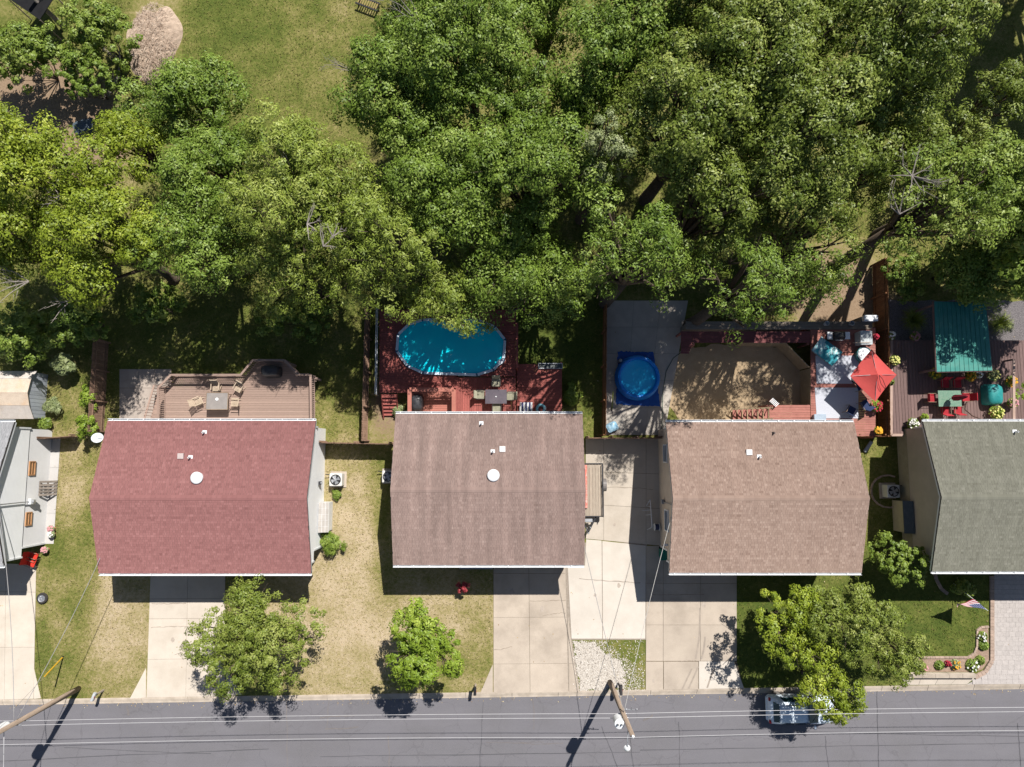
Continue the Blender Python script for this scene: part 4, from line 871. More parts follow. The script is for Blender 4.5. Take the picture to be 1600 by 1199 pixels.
for s in (-1, 1): m.box((tp.x, tp.y + s * 0.545, DZ + 0.705), (1.42, 0.04, 0.05)); m.box((tp.x + s * 0.70, tp.y, DZ + 0.705), (0.04, 1.048, 0.05))
m.build('table_rim', M('bronze_frame', (0.28, 0.20, 0.14), (0.22, 0.16, 0.11), rough=0.5), tb)
for sx in (-1, 1):
    for sy in (-1, 1): MB().tube([(tp.x + sx * 0.62, tp.y + sy * 0.48, DZ), (tp.x + sx * 0.6, tp.y + sy * 0.46, DZ + 0.68)], 0.025, 8).build('leg', MATS['bronze_frame'], tb)
MB().lathe((tp.x, tp.y + 0.12, DZ + 0.728), [(0.10, 0), (0.10, 0.03), (0.05, 0.05), (0.001, 0.05)], 16).build('centre_cap', white, tb)
# covered grill
def covered_grill(label, px, py, z, w_, d_, h_, rz=0.0, seed=1, mat=None):
    p = at(px, py, z + h_); r = thing('covered_grill', label, 'grill', (p.x, p.y, z)); g = random.Random(seed); m = MB(); n = 24; rows = []
    for (s, zz) in ((1.04, 0.04), (1.0, 0.35), (0.98, h_ * 0.72), (0.86, h_ * 0.92), (0.5, h_), (0.001, h_ + 0.02)):
        row = []
        for k in range(n):
            a = 2 * math.pi * k / n; ca, sa = math.cos(a), math.sin(a); q = (abs(ca) ** 5 + abs(sa) ** 5) ** -0.2
            f = s * (1 + 0.03 * math.sin(k * 5.1 + zz * 3) + g.uniform(-0.025, 0.025)); x_, y_ = q * ca * w_ / 2 * f, q * sa * d_ / 2 * f
            row.append((p.x + x_ * math.cos(rz) - y_ * math.sin(rz), p.y + x_ * math.sin(rz) + y_ * math.cos(rz), z + zz))
        rows.append(row)
    for row in rows: m.v += row
    for i in range(len(rows) - 1):
        for k in range(n): m.f.append((i * n + k, i * n + (k + 1) % n, (i + 1) * n + (k + 1) % n, (i + 1) * n + k))
    m.build('cover', mat or M('vinyl_cover', (0.03, 0.03, 0.034), (0.05, 0.05, 0.055), rough=0.4, fine=0.15), r, True)
    for s in (-1, 1): MB().tube([(p.x + s * w_ * 0.36, p.y - 0.02, z + 0.07), (p.x + s * w_ * 0.36, p.y + 0.02, z + 0.07)], 0.07, 12).build('wheel', black, r)
    return r
covered_grill('grill under a black cover in the bay of the tan deck', 419, 579, DZ, 1.15, 0.72, 1.05, 0.0, 3)
# satellite dish at the eave
p = at(153, 685, 4.2); sd = thing('satellite_dish', 'grey satellite dish at the left eave of the red roofed house', 'satellite dish', (p.x, p.y, 3.95))
m = MB(); m.lathe((0, 0, 0), [(0.001, 0), (0.12, 0.01), (0.24, 0.05), (0.33, 0.11), (0.335, 0.125), (0.24, 0.065), (0.12, 0.025), (0.001, 0.015)], 24)
o = m.build('dish', M('dish_grey', (0.62, 0.65, 0.68), (0.55, 0.58, 0.61), rough=0.45, fine=0.04), sd, True); o.location = (0, 0, 0.3); o.rotation_euler = (R(-25), R(20), 0)
MB().tube([(p.x + 0.02, p.y, 4.22), (p.x + 0.28, p.y, 4.16), (H['x0'] + 0.42, p.y + 0.05, 3.9)], 0.025, 8).build('mast', grey_metal, sd)
MB().tube([(p.x, p.y, 4.28), (p.x + 0.1, p.y + 0.18, 4.55)], 0.015, 6).build('feed_arm', grey_metal, sd)

def condenser(label, px, py, z0, s=0.84, h=0.85, rz=0.0, group='air conditioners beside the houses', body=None):
    p = at(px, py, z0 + h); r = thing('air_conditioner', label, 'air conditioner', (p.x, p.y, z0), group); body = body or M('condenser_beige', (0.66, 0.64, 0.60), (0.60, 0.58, 0.55), rough=0.5, fine=0.05)
    MB().box((p.x, p.y, z0 + 0.045), (s + 0.22, s + 0.2, 0.09)).build('pad', concrete, r)
    MB().box((p.x, p.y, z0 + 0.09 + (h - 0.13) / 2), (s, s, h - 0.13), rz).build('casing', body, r, bevel=0.06)
    m = MB()
    for i in range(14): m.box((p.x - s * .42 + s * .84 * i / 13, p.y - s / 2 - 0.008, z0 + 0.45), (0.02, 0.012, 0.6))
    m.build('grille', dark, r)
    top = MB().lathe((p.x, p.y, z0 + h - 0.05), [(s * 0.42, 0.008), (s * 0.42, 0.03), (s * 0.36, 0.03), (s * 0.36, 0.012), (0.001, 0.012)], 28).build('fan_well', black, r)
    m = MB()
    for k in range(4):
        a = k * math.pi / 2 + 0.4; c_, s_ = math.cos(a), math.sin(a); q = lambda rr, tt, zz: (p.x + rr * c_ - tt * s_, p.y + rr * s_ + tt * c_, z0 + h - 0.03 + zz)
        m.add([q(0.05, -0.05, 0.0), q(s * 0.33, -0.13, 0.0), q(s * 0.33, 0.12, 0.03), q(0.05, 0.05, 0.02)], [(0, 1, 2, 3)])
    m.lathe((p.x, p.y, z0 + h - 0.03), [(0.08, 0), (0.08, 0.04), (0.001, 0.045)], 14); m.build('fan', grey_metal, top)
    m = MB()
    for k in range(10):
        a = k * math.pi / 5; m.tube([(p.x + 0.07 * math.cos(a), p.y + 0.07 * math.sin(a), z0 + h + 0.012), (p.x + s * 0.41 * math.cos(a), p.y + s * 0.41 * math.sin(a), z0 + h)], 0.006, 4)
    m.build('fan_guard', grey_metal, r)
    MB().tube([(p.x + (s / 2) * (1 if px > 1000 else -1), p.y + 0.3, z0 + 0.3), (p.x + (s / 2 + 0.35) * (1 if px > 1000 else -1), p.y + 0.35, z0 + 0.45)], 0.03, 6).build('pipe', dark, r)
    return r
condenser('white air conditioner on the dry lawn beside the red roofed house', 524, 750, 0.0)
condenser('air conditioner half under the left eave of the mauve roof', 606, 745, 0.0, s=0.8)
condenser('air conditioner on a dark pad beside the grey green roofed house', 1397, 768, 0.0, body=M('condenser_grey', (0.55, 0.56, 0.56), (0.5, 0.5, 0.5), rough=0.5))
# storage lean-to beside the red roofed house
p0 = at(497, 785, 1.3); p1 = at(514, 832, 1.15)
sb = thing('storage_lean_to', 'white storage lean-to with grey shingled lid against the white wall', 'storage box', ((p0.x + p1.x) / 2, (p0.y + p1.y) / 2, 0))
xw = H['wx1'] + 0.02; xo = at(514, 800, 1.15).x; pf = [(xw, 0), (xo - 0.06, 0), (xo - 0.06, 1.07), (xw, 1.32)]
MB().add([(x_, p0.y - 0.05, z_) for x_, z_ in pf] + [(x_, p1.y + 0.05, z_) for x_, z_ in pf], [(0, 1, 2, 3), (7, 6, 5, 4), (0, 4, 5, 1), (1, 5, 6, 2), (2, 6, 7, 3), (3, 7, 4, 0)]).build('box', white, sb)
ld = MB().add([(xw, p0.y, 1.36), (xo, p0.y, 1.11), (xo, p1.y, 1.11), (xw, p1.y, 1.36), (xw, p0.y, 1.41), (xo, p0.y, 1.16), (xo, p1.y, 1.16), (xw, p1.y, 1.41)], [(0, 1, 2, 3), (7, 6, 5, 4), (0, 4, 5, 1), (1, 5, 6, 2), (2, 6, 7, 3), (3, 7, 4, 0)]).build('lid', white, sb)
for i in range(5):
    for j in range(3):
        u0, u1 = j / 3, (j + 1) / 3; xa, xb = xw + (xo - xw) * u0 + 0.006, xw + (xo - xw) * u1 - 0.006; za, zb = 1.415 - 0.25 * u0, 1.415 - 0.25 * u1
        ya_, yb_ = p0.y + (p1.y - p0.y) * i / 5 - 0.006, p0.y + (p1.y - p0.y) * (i + 1) / 5 + 0.006
        MB().add([(xa, ya_, za), (xb, ya_, zb + .012), (xb, yb_, zb + .012), (xa, yb_, za)], [(3, 2, 1, 0)]).build('shingle', M('lid_shingle', (0.42, 0.39, 0.36), (0.36, 0.33, 0.30), fine=0.12, rand=0.08), ld)
# meter on the white wall
mt = thing('utility_meter', 'small dark meter on the white side wall near the air conditioner', 'meter', (H['wx1'] + 0.06, at(505, 755, 1.4).y, 1.2))
MB().box((H['wx1'] + 0.07, mt.location.y, 1.4), (0.12, 0.22, 0.36)).build('case', dark, mt); MB().tube([(H['wx1'] + 0.13, mt.location.y, 1.45), (H['wx1'] + 0.2, mt.location.y, 1.45)], 0.08, 14).build('dial', grey_metal, mt)

# ================================================================== SECOND YARD: pool and red deck
RZ = 1.1; H2 = HOUSES['mauve']
def dp(pts, z): return [(at(x, y, z).x, at(x, y, z).y) for x, y in pts]
pool_px = [(639, 507), (622, 523), (620, 549), (637, 572), (661, 583), (745, 586), (771, 578), (787, 561), (789, 531), (773, 511), (748, 501), (700, 499), (660, 500)]
pool_in = dp(pool_px, 1.25); pc = (sum(p[0] for p in pool_in) / 13, sum(p[1] for p in pool_in) / 13)
sc_ = lambda P, k: [(pc[0] + (x - pc[0]) * k, pc[1] + (y - pc[1]) * k) for x, y in P]
rdk = thing('pool_deck', 'dark red painted deck around the oval pool', 'deck', (*at(700, 600, 0).to_2d(), 0))
wy2 = H2['wy1'] + 0.06; hole = sc_(pool_in, 1.03)
P1 = dp([(593, 484), (806, 484), (806, 589.5), (712, 589.5), (712, 606), (638, 606), (638, 614), (593, 614)], RZ)
boards(rdk, [P1, hole], RZ, 'x', 0.14, 0.012, deck_red)
P2 = dp([(712, 590), (806, 590), (806, 640), (712, 640)], RZ); P2 = [(x, y if y > wy2 + 1.2 else wy2) for x, y in P2]; boards(rdk, [P2], RZ, 'y', 0.14, 0.012, deck_red)
P3 = dp([(807.5, 569), (878, 569), (878, 640), (807.5, 640)], 0.85); P3 = [(x, y if y > wy2 + 1.2 else wy2) for x, y in P3]; boards(rdk, [P3], 0.85, 'x', 0.14, 0.012, deck_red)
deck_salmon = M('salmon_deck', (0.40, 0.155, 0.115), (0.34, 0.125, 0.095), fine=0.13, rand=0.08, rough=0.8)
P4_ = dp([(640, 609), (711, 609), (711, 640), (640, 640)], 0.75); P4_ = [(x, y if y > wy2 + 0.9 else wy2) for x, y in P4_]; boards(rdk, [P4_], 0.75, 'x', 0.14, 0.012, deck_salmon)
U = dp([(640, 648), (640, 609), (709, 609), (709, 648)], RZ + 0.9); U[0] = (U[0][0], wy2 + 0.1); U[3] = (U[3][0], wy2 + 0.1)
for i in range(3):
    a_, b_ = Vector((*U[i], RZ + 0.9)), Vector((*U[i + 1], RZ + 0.9)); pbeam('rail_cap', rdk, a_, b_, 0.26, 0.04, deck_salmon)
    for zz in (-0.25, -0.5): pbeam('rail', rdk, a_ + Vector((0, 0, zz)), b_ + Vector((0, 0, zz)), 0.04, 0.12, deck_red)
for q in U: piece('post', rdk, (*q, (RZ + 0.88) / 2), (0.1, 0.1, RZ + 0.88), deck_red)
for q in P1[:4] + P2 + P3: piece('support_post', rdk, (q[0] * 0.99, q[1] + (0.1 if q[1] < 6 else -0.1), 0.38), (0.12, 0.12, 0.76), deck_red)
Lr = dp([(588, 480), (586, 616)], RZ + 0.95); rl = thing('pool_rail', 'pale metal handrail along the left edge of the pool deck', 'railing', (*Lr[1], RZ))
for k in range(6):
    a_ = Vector((*Lr[0], RZ)).lerp(Vector((*Lr[1], RZ)), k / 5); MB().tube([a_ + Vector((0, 0, -0.3)), a_ + Vector((0, 0, 0.95))], 0.02, 8).build('post', grey_metal, rl)
for zz in (0.5, 0.95): MB().tube([(*Lr[0], RZ + zz), (*Lr[1], RZ + zz)], 0.028, 8).build('rail', M('rail_alu', (0.6, 0.62, 0.64), (0.55, 0.57, 0.6), rough=0.4, metal=0.3), rl)
Rr2 = dp([(808, 505), (808, 575)], RZ + 0.8); pbeam('rail_cap', rdk, (*Rr2[0], RZ + 0.8), (*Rr2[1], RZ + 0.8), 0.14, 0.04, deck_red); pbeam('rail', rdk, (*Rr2[0], RZ + 0.4), (*Rr2[1], RZ + 0.4), 0.05, 0.12, deck_red)
for q in Rr2: piece('post', rdk, (*q, RZ / 2 + 0.4), (0.09, 0.09, RZ + 0.78), deck_red)
for i in range(6):
    a_ = at(608, 619 + i * 5.6, RZ * (1 - (i + 1) / 7)); piece('stair_tread', rdk, (a_.x, a_.y, a_.z), (0.95, 0.23, 0.04), deck_red)
for s in (-0.5, 0.5):
    q0, q1 = at(608, 616, RZ - 0.1), at(608, 654, 0.05); pbeam('stair_stringer', rdk, (q0.x + s, q0.y, q0.z), (q0.x + s, q1.y, 0.05), 0.05, 0.2, deck_red)
# the pool
pool = thing('swimming_pool', 'oval above ground pool with blue water and pale rim', 'pool', (*pc, 0))
m = MB(); n = 13
m.v += [(x, y, 0) for x, y in sc_(pool_in, 1.012)] + [(x, y, 1.22) for x, y in sc_(pool_in, 1.012)]; m.f += [(i, (i + 1) % n, n + (i + 1) % n, n + i) for i in range(n)]
m.build('pool_wall', M('pool_steel', (0.25, 0.42, 0.55), (0.2, 0.36, 0.5), rough=0.4), pool)
rimc = sum(pool_in[i][0] * pool_in[(i + 1) % 13][1] - pool_in[(i + 1) % 13][0] * pool_in[i][1] for i in range(13))
def water_mat(name, c, c2, rough=0.04):
    m, n, l, p = new_mat(name); v = wpos(n)
    l.new(mixc(n, l, noise(n, l, 0.5, 3, 0.5, v), c, c2), p.inputs['Base Color']); p.inputs['Roughness'].default_value = rough; p.inputs['IOR'].default_value = 1.33
    t = n.new('ShaderNodeTexNoise'); t.inputs['Scale'].default_value = 3.5; t.inputs['Detail'].default_value = 3; l.new(v, t.inputs['Vector'])
    bp = n.new('ShaderNodeBump'); bp.inputs['Strength'].default_value = 0.12; bp.inputs['Distance'].default_value = 0.04; l.new(t.outputs['Fac'], bp.inputs['Height']); l.new(bp.outputs['Normal'], p.inputs['Normal']); return m
m = MB(); m.add([(x, y, 1.10) for x, y in pool_in], [tuple(range(13)) if rimc > 0 else tuple(reversed(range(13)))])
m.build('water', water_mat('pool_water', (0.006, 0.74, 0.88), (0.008, 0.64, 0.82)), pool)
rim_m = M('pool_rim', (0.66, 0.74, 0.82), (0.60, 0.68, 0.77), rough=0.4, fine=0.05)
for i in range(13):
    a_, b_ = Vector((*pool_in[i], 1.25)), Vector((*pool_in[(i + 1) % 13], 1.25)); d = (b_ - a_).normalized()
    pbeam('rim', pool, a_ + d * 0.06, b_ - d * 0.06, 0.17, 0.05, rim_m); pbeam('rim_joint', pool, a_ - d * 0.055, a_ + d * 0.055, 0.19, 0.035, M('rim_joint', (0.05, 0.12, 0.2), (0.04, 0.1, 0.18), rough=0.4))
sk = at(783, 565, 1.28); MB().box((sk.x, sk.y, 1.28), (0.5, 0.3, 0.1), R(38)).build('skimmer', M('skimmer_plastic', (0.72, 0.78, 0.84), (0.68, 0.74, 0.8), rough=0.4), pool, bevel=0.02)
# table and benches
tp = at(775, 620, RZ + 0.72); tb = thing('patio_table', 'dark glass rectangular table on the red deck between four cushioned benches', 'table', (tp.x, tp.y, RZ))
MB().box((tp.x, tp.y, RZ + 0.72), (1.40, 0.92, 0.025)).build('table_top', M('dark_glass', (0.10, 0.085, 0.10), (0.13, 0.11, 0.125), rough=0.1, spec=0.6, fine=0.03), tb, bevel=0.01)
for sx in (-1, 1):
    for sy in (-1, 1): MB().tube([(tp.x + sx * 0.6, tp.y + sy * 0.38, RZ), (tp.x + sx * 0.58, tp.y + sy * 0.36, RZ + 0.705)], 0.025, 8).build('leg', dark, tb)
MB().lathe((tp.x, tp.y, RZ + 0.735), [(0.04, 0), (0.04, 0.02), (0.001, 0.025)], 12).build('centre_cap', white, tb)
cushion = M('cushion_sage', (0.36, 0.34, 0.255), (0.26, 0.25, 0.18), scale=5, fine=0.2, rough=0.95)
def cushion_chair(label, group):
    r = thing('cushioned_chair', label, 'chair', (0, 0, 0), group)
    MB().box((0, 0, 0.44), (0.52, 0.54, 0.09)).build('seat', cushion, r, bevel=0.03)
    m = MB().beam((-0.27, 0, 0.48), (-0.40, 0, 0.95), 0.52, 0.08); m.build('backrest', cushion, r, bevel=0.03)
    for sx in (-1, 1):
        for sy in (-1, 1): MB().tube([(sx * 0.22, sy * 0.24, 0), (sx * 0.2, sy * 0.23, 0.41)], 0.018, 6).build('leg', dark, r)
    for sy in (-1, 1): MB().tube([(-0.3, sy * 0.29, 0.64), (0.2, sy * 0.29, 0.64), (0.22, sy * 0.27, 0.4)], 0.018, 6).build('armrest', dark, r)
    return r
proto = None
for (px, py, ang, lab) in ((751, 617, 0, 'sage cushioned chair left of the dark glass table'), (775, 598, -90, 'sage cushioned chair between the dark table and the pool'),
                           (798, 619, 180, 'sage cushioned chair right of the dark glass table'), (776, 637, 90, 'sage cushioned chair between the dark table and the gutter')):
    if proto is None: o = proto = cushion_chair(lab, 'cushioned chairs on the red deck')
    else: o = copy_tree(proto)
    o['label'] = lab; p = at(px, py, RZ + 0.5); o.location = (p.x, p.y, RZ); o.rotation_euler.z = R(ang)
covered_grill('dark covered grill inside the red railing beside the mauve roof', 650, 629, 0.75, 0.75, 1.05, 1.0, 0.0, 8)
# steel frame tray, striped lounge chair, blue float
q = at(860, 572, 0.95); r = thing('metal_tray', 'shallow metal framed tray at the far edge of the red platform', 'tray', (q.x, q.y, 0.85))
m = MB(); 
for s in (-1, 1): m.box((q.x, q.y + s * 0.16, 0.92), (1.62, 0.05, 0.12)); m.box((q.x + s * 0.79, q.y, 0.92), (0.05, 0.27, 0.118))
m.build('rim', grey_metal, r); MB().box((q.x, q.y, 0.87), (1.5, 0.26, 0.03)).build('tray_floor', M('tray_dark', (0.12, 0.13, 0.13), (0.09, 0.1, 0.1)), r)
q = at(822, 636, 1.15); r = thing('striped_chair', 'blue and white striped lounge chair at the gutter of the mauve roof', 'chair', (q.x, q.y, 0.85))
for i in range(7): piece('stripe', r, (q.x - 0.36 + 0.12 * i, q.y, 1.15), (0.115, 0.62, 0.02), white if i % 2 == 0 else M('navy_cloth', (0.04, 0.05, 0.14), (0.05, 0.06, 0.16), rough=0.9), (R(18), 0, 0))
for sx in (-1, 1):
    for sy in (-1, 1): MB().tube([(q.x + sx * 0.38, q.y + sy * 0.28, 0.85), (q.x + sx * 0.36, q.y + sy * 0.26, 1.14 + sy * 0.09)], 0.015, 6).build('leg', grey_metal, r)
q = at(845, 639, 1.0); r = thing('pool_float', 'pale blue float ring beside the striped chair', 'float', (q.x, q.y, 0.85))
m = MB(); path = [(q.x + 0.26 * math.cos(a * math.pi / 8), q.y + 0.26 * math.sin(a * math.pi / 8), 0.95) for a in range(17)]; m.tube(path, 0.09, 8, False); m.build('ring', M('float_blue', (0.18, 0.42, 0.52), (0.24, 0.5, 0.58), rough=0.35), r, True)
MB().box((q.x + 0.3, q.y + 0.02, 1.03), (0.1, 0.14, 0.03)).build('valve', white, r)
q = at(608, 490, RZ + 0.2); r = thing('beach_ball', 'purple ball at the back corner of the red deck', 'ball', (q.x, q.y, RZ)); bm_ = MB()
prof_ = [(0.18 * math.sin(k * math.pi / 10) + 1e-5, 0.18 - 0.18 * math.cos(k * math.pi / 10)) for k in range(11)]; bm_.lathe((q.x, q.y, RZ), prof_, 16); bm_.build('skin', M('ball_purple', (0.30, 0.12, 0.30), (0.45, 0.3, 0.45), scale=4, rough=0.4), r, True)
MB().lathe((q.x, q.y, RZ + 0.352), [(0.03, 0), (0.03, 0.012), (0.001, 0.014)], 10).build('valve', white, r)

# ================================================================== THIRD YARD
q = at(998, 592, 0.05); c = at(997, 590, 0.5)
tpo = thing('ground_tarp', 'crumpled blue tarp under the round paddling pool', 'tarp', (q.x, q.y, 0.03)); m = MB(); nn_ = 22
tl, tr, br, bl = [at(x, y, 0) for x, y in ((965, 549), (1022, 551), (1031, 636), (962, 632))]; g = random.Random(4)
for j in range(nn_ + 1):
    for i in range(nn_ + 1):
        v_ = tl.lerp(tr, i / nn_).lerp(bl.lerp(br, i / nn_), j / nn_); m.v.append((v_.x + g.uniform(-.05, .05), v_.y + g.uniform(-.05, .05), 0.05 + g.uniform(0, 0.035)))
m.f += [(j * (nn_ + 1) + i, (j + 1) * (nn_ + 1) + i, (j + 1) * (nn_ + 1) + i + 1, j * (nn_ + 1) + i + 1) for j in range(nn_) for i in range(nn_)]
m.build('tarp_sheet', M('blue_tarp', (0.008, 0.085, 0.36), (0.006, 0.06, 0.28), rough=0.4, fine=0.1), tpo, True)
kp = thing('paddling_pool', 'round blue inflatable paddling pool on the blue tarp', 'pool', (c.x, c.y, 0.08)); blue = M('pool_vinyl', (0.015, 0.25, 0.78), (0.012, 0.2, 0.68), rough=0.25, fine=0.06)
rr = 33 * 45.5 / F_PX
for k, (r_, z_) in enumerate(((rr - 0.02, 0.22), (rr - 0.06, 0.47), (rr - 0.1, 0.68))):
    m = MB(); m.tube([(c.x + r_ * math.cos(a * math.pi / 24), c.y + r_ * math.sin(a * math.pi / 24), z_) for a in range(49)], 0.15 - 0.015 * k, 10, False); m.build('air_ring', blue, kp, True)
MB().lathe((c.x, c.y, 0.5), [(0.001, 0.001), (rr - 0.2, 0.0)], 40).build('pool_water', water_mat('paddling_water', (0.03, 0.55, 0.92), (0.02, 0.47, 0.86)), kp)
q = at(970, 563, 0.7); MB().lathe((q.x, q.y, 0.05), [(0.12, 0), (0.12, 0.5), (0.1, 0.62), (0.001, 0.66)], 14).build('filter_pump', grey_metal, kp)
q = at(957, 667, 0.3); covered_grill('bundle wrapped in pale blue plastic at the cedar fence', 957, 667, 0.03, 0.75, 0.6, 0.45, 0.4, 21, M('blue_plastic', (0.16, 0.33, 0.46), (0.35, 0.5, 0.6), scale=6, rough=0.3)).name = 'wrapped_bundle'
q = at(955, 625, 0.3); r = thing('pool_noodle', 'thin lime green pole leaning by the cedar fence', 'pole', (q.x, q.y, 0.03)); MB().tube([at(956, 640, 0.06), at(958, 612, 0.5)], 0.03, 8).build('shaft', M('lime_foam', (0.35, 0.42, 0.06), (0.3, 0.36, 0.05)), r); MB().tube([at(956, 642, 0.05), at(956, 640, 0.075)], 0.036, 8).build('end_cap', black, r)
tag(MB().tube([at(1072, 545, 0.05), at(1052, 560, 0.05), at(1041, 580, 0.05), at(1036, 610, 0.05), at(1035, 640, 0.05), at(1034, 675, 0.05)], 0.02, 6).build('garden_hose', M('hose_green', (0.03, 0.08, 0.06), (0.04, 0.1, 0.07), rough=0.5), None, True), 'dark garden hose lying between the patio slabs and the sand', 'hose')

UZ = 1.7; H3 = HOUSES['brown']; wy3 = H3['wy1'] + 0.06
udk = thing('raised_deck', 'rust red raised deck wrapping around the sandy yard', 'deck', (*at(1300, 590, 0).to_2d(), 0))
S1 = dp([(1064, 518), (1266, 518), (1266, 536), (1082, 536), (1082, 540), (1076, 553), (1064, 553)], UZ)
S1_ = dp([(1082, 518), (1266, 518), (1266, 536), (1082, 536)], UZ); boards(udk, [S1_], UZ, 'x', 0.14, 0.012, M('wine_deck', (0.22, 0.07, 0.07), (0.17, 0.055, 0.055), fine=0.15, rand=0.1))
S2_ = dp([(1064, 518), (1081.5, 518), (1081.5, 538), (1076, 553), (1064, 553)], UZ); boards(udk, [S2_], UZ, 'x', 0.14, 0.012, MATS['wine_deck'])
S3_ = dp([(1266.5, 512), (1368, 512), (1368, 682), (1334, 682), (1334, 657), (1266.5, 657)], UZ); S3_[3] = (H3['wx1'] + 0.12, S3_[3][1]); S3_[4] = (H3['wx1'] + 0.12, wy3); S3_[5] = (S3_[5][0], wy3); boards(udk, [S3_], UZ, 'x', 0.14, 0.012, deck_rust)
S4_ = dp([(1202, 633), (1266, 633), (1266, 657), (1202, 657)], UZ); S4_[2] = (S4_[2][0], wy3); S4_[3] = (S4_[3][0], wy3); boards(udk, [S4_], UZ, 'x', 0.14, 0.012, deck_rust)
for q in S1_ + S2_[:3] + S3_[:3] + S4_: piece('support_post', udk, (q[0] + (0.1 if q[0] < 15 else -0.1), q[1] - 0.05, (UZ - 0.05) / 2), (0.12, 0.12, UZ - 0.05), deck_rust)
lat = [((1160, 535), (1228, 536)), ((1228, 536), (1265, 574)), ((1267, 575), (1267, 633))]
for (a_px, b_px) in lat:
    a_, b_ = at(*a_px, UZ), at(*b_px, UZ); d = (b_ - a_); L = d.length; d.normalize(); m = MB(); nst = int(L / 0.13); h_ = UZ - 0.08
    def on(u, z_): return (a_.x + d.x * u, a_.y + d.y * u, z_)
    for s in (1, -1):
        k = -h_
        while k < L:
            u0, z0_, u1, z1_ = k, 0.04, k + h_, 0.04 + h_
            if u0 < 0: z0_ += -u0; u0 = 0
            if u1 > L: z1_ -= (u1 - L); u1 = L
            if u1 - u0 > 0.05:
                if s > 0: m.beam(on(u0, z0_), on(u1, z1_), 0.008, 0.045)
                else: m.beam(on(L - u0, z0_), on(L - u1, z1_), 0.010, 0.045)
            k += 0.12
    lp = m.build('lattice_panel', lattice_m, udk)
    for z_ in (0.06, UZ - 0.06): pbeam('lattice_frame', lp, on(0, z_), on(L, z_), 0.05, 0.08, lattice_m)
st0 = at(1200, 645, UZ)
for i in range(7):
    z_ = UZ * (1 - (i + 1) / 8); piece('stair_tread', udk, (S4_[0][0] - 0.16 - i * 0.27, (S4_[0][1] + wy3) / 2 + 0.1, z_), (0.27, 0.8, 0.04), deck_rust)
for s in (0.42, -0.3):
    yv = (S4_[0][1] + wy3) / 2 + 0.1 + s; pbeam('stair_rail', udk, (S4_[0][0], yv, UZ + 0.55), (S4_[0][0] - 2.1, yv, 0.6), 0.09, 0.05, lattice_m)
    for i in range(8): piece('baluster', udk, (S4_[0][0] - 0.05 - i * 0.27, yv, UZ * (1 - i / 8) - 0.1 + 0.3), (0.04, 0.04, 0.8), lattice_m)
# timber ledge behind the deck
lg = thing('timber_ledge', 'weathered grey timber retaining ledge behind the raised deck', 'ledge', (*at(1230, 510, 0).to_2d(), 0))
for k, (xa, xb) in enumerate(((1072, 1150), (1150.6, 1225), (1225.6, 1300), (1300.6, 1362))):
    for j in range(3):
        a_, b_ = at(xa, 504.5 + j * 4.2, 1.75), at(xb, 504.5 + j * 4.2, 1.75); piece('plank', lg, ((a_.x + b_.x) / 2, a_.y, 1.72), (b_.x - a_.x, 0.165, 0.06), timber)
    a_, b_ = at(xa, 509, 1.6), at(xb, 509, 1.6); piece('beam', lg, ((a_.x + b_.x) / 2, a_.y, 0.84), (b_.x - a_.x - 0.02, 0.3, 1.69), timber)
for (px, nm, cm, lab) in ((1291, 'bucket', (0.62, 0.65, 0.68), 'white bucket on the timber ledge, left one'), (1330, 'bucket', (0.45, 0.45, 0.47), 'grey bucket on the timber ledge, right one')):
    q = at(px, 506, 1.9); r = thing(nm, lab, 'bucket', (q.x, q.y, 1.75)); MB().lathe((q.x, q.y, 1.75), [(0.12, 0), (0.15, 0.3), (0.135, 0.3), (0.11, 0.05), (0.001, 0.05)], 18).build('pail', M('pail_%d' % px, cm), r)
    MB().tube([(q.x - 0.15, q.y, 2.04), (q.x - 0.1, q.y - 0.1, 2.1), (q.x + 0.1, q.y - 0.1, 2.1), (q.x + 0.15, q.y, 2.04)], 0.008, 5).build('handle', grey_metal, r)
q = at(1357, 500, 1.75); r = thing('cooler_box', 'white chest cooler at the end of the timber ledge', 'cooler', (q.x, q.y, 0)); MB().box((q.x, q.y + 0.05, 0.86), (0.9, 0.34, 1.7)).build('plinth', timber, r); MB().box((q.x, q.y + 0.05, 1.88), (0.86, 0.36, 0.34)).build('chest', white, r, bevel=0.03)
MB().box((q.x, q.y + 0.05, 2.075), (0.9, 0.4, 0.045)).build('lid', white, r, bevel=0.015)
# rugs, towel
rugm = M('white_rug', (0.62, 0.63, 0.67), (0.55, 0.565, 0.62), scale=14, fine=0.08, rough=1)
for k, (pts, lab) in enumerate((([(1274, 556), (1340, 556), (1346, 600), (1276, 599.5)], 'white outdoor rug nearer the teal towel'), ([(1273, 606), (1341, 606), (1341, 654), (1276, 654)], 'white outdoor rug half covered by the umbrella shadow'))):
    o = MB().prism([(p_[0], p_[1]) for p_ in dp(pts, UZ)], UZ + 0.004, UZ + 0.018).build('outdoor_rug', rugm, None); tag(o, lab, 'rug', 'white rugs on the raised deck')
def towel_mat():
    m, n, l, p = new_mat('teal_towel'); v = wpos(n); wv = n.new('ShaderNodeTexWave'); wv.inputs['Scale'].default_value = 1.6; wv.inputs['Distortion'].default_value = 9; wv.inputs['Detail'].default_value = 2; l.new(v, wv.inputs['Vector'])
    c_ = mixc(n, l, wv.outputs['Fac'], (0.62, 0.74, 0.74), (0.22, 0.52, 0.54)); c_ = mixc(n, l, noise(n, l, 1.3, 2, 0.5, v, 0.5, 0.56), c_, (0.05, 0.32, 0.38)); l.new(c_, p.inputs['Base Color']); p.inputs['Roughness'].default_value = 1; return m
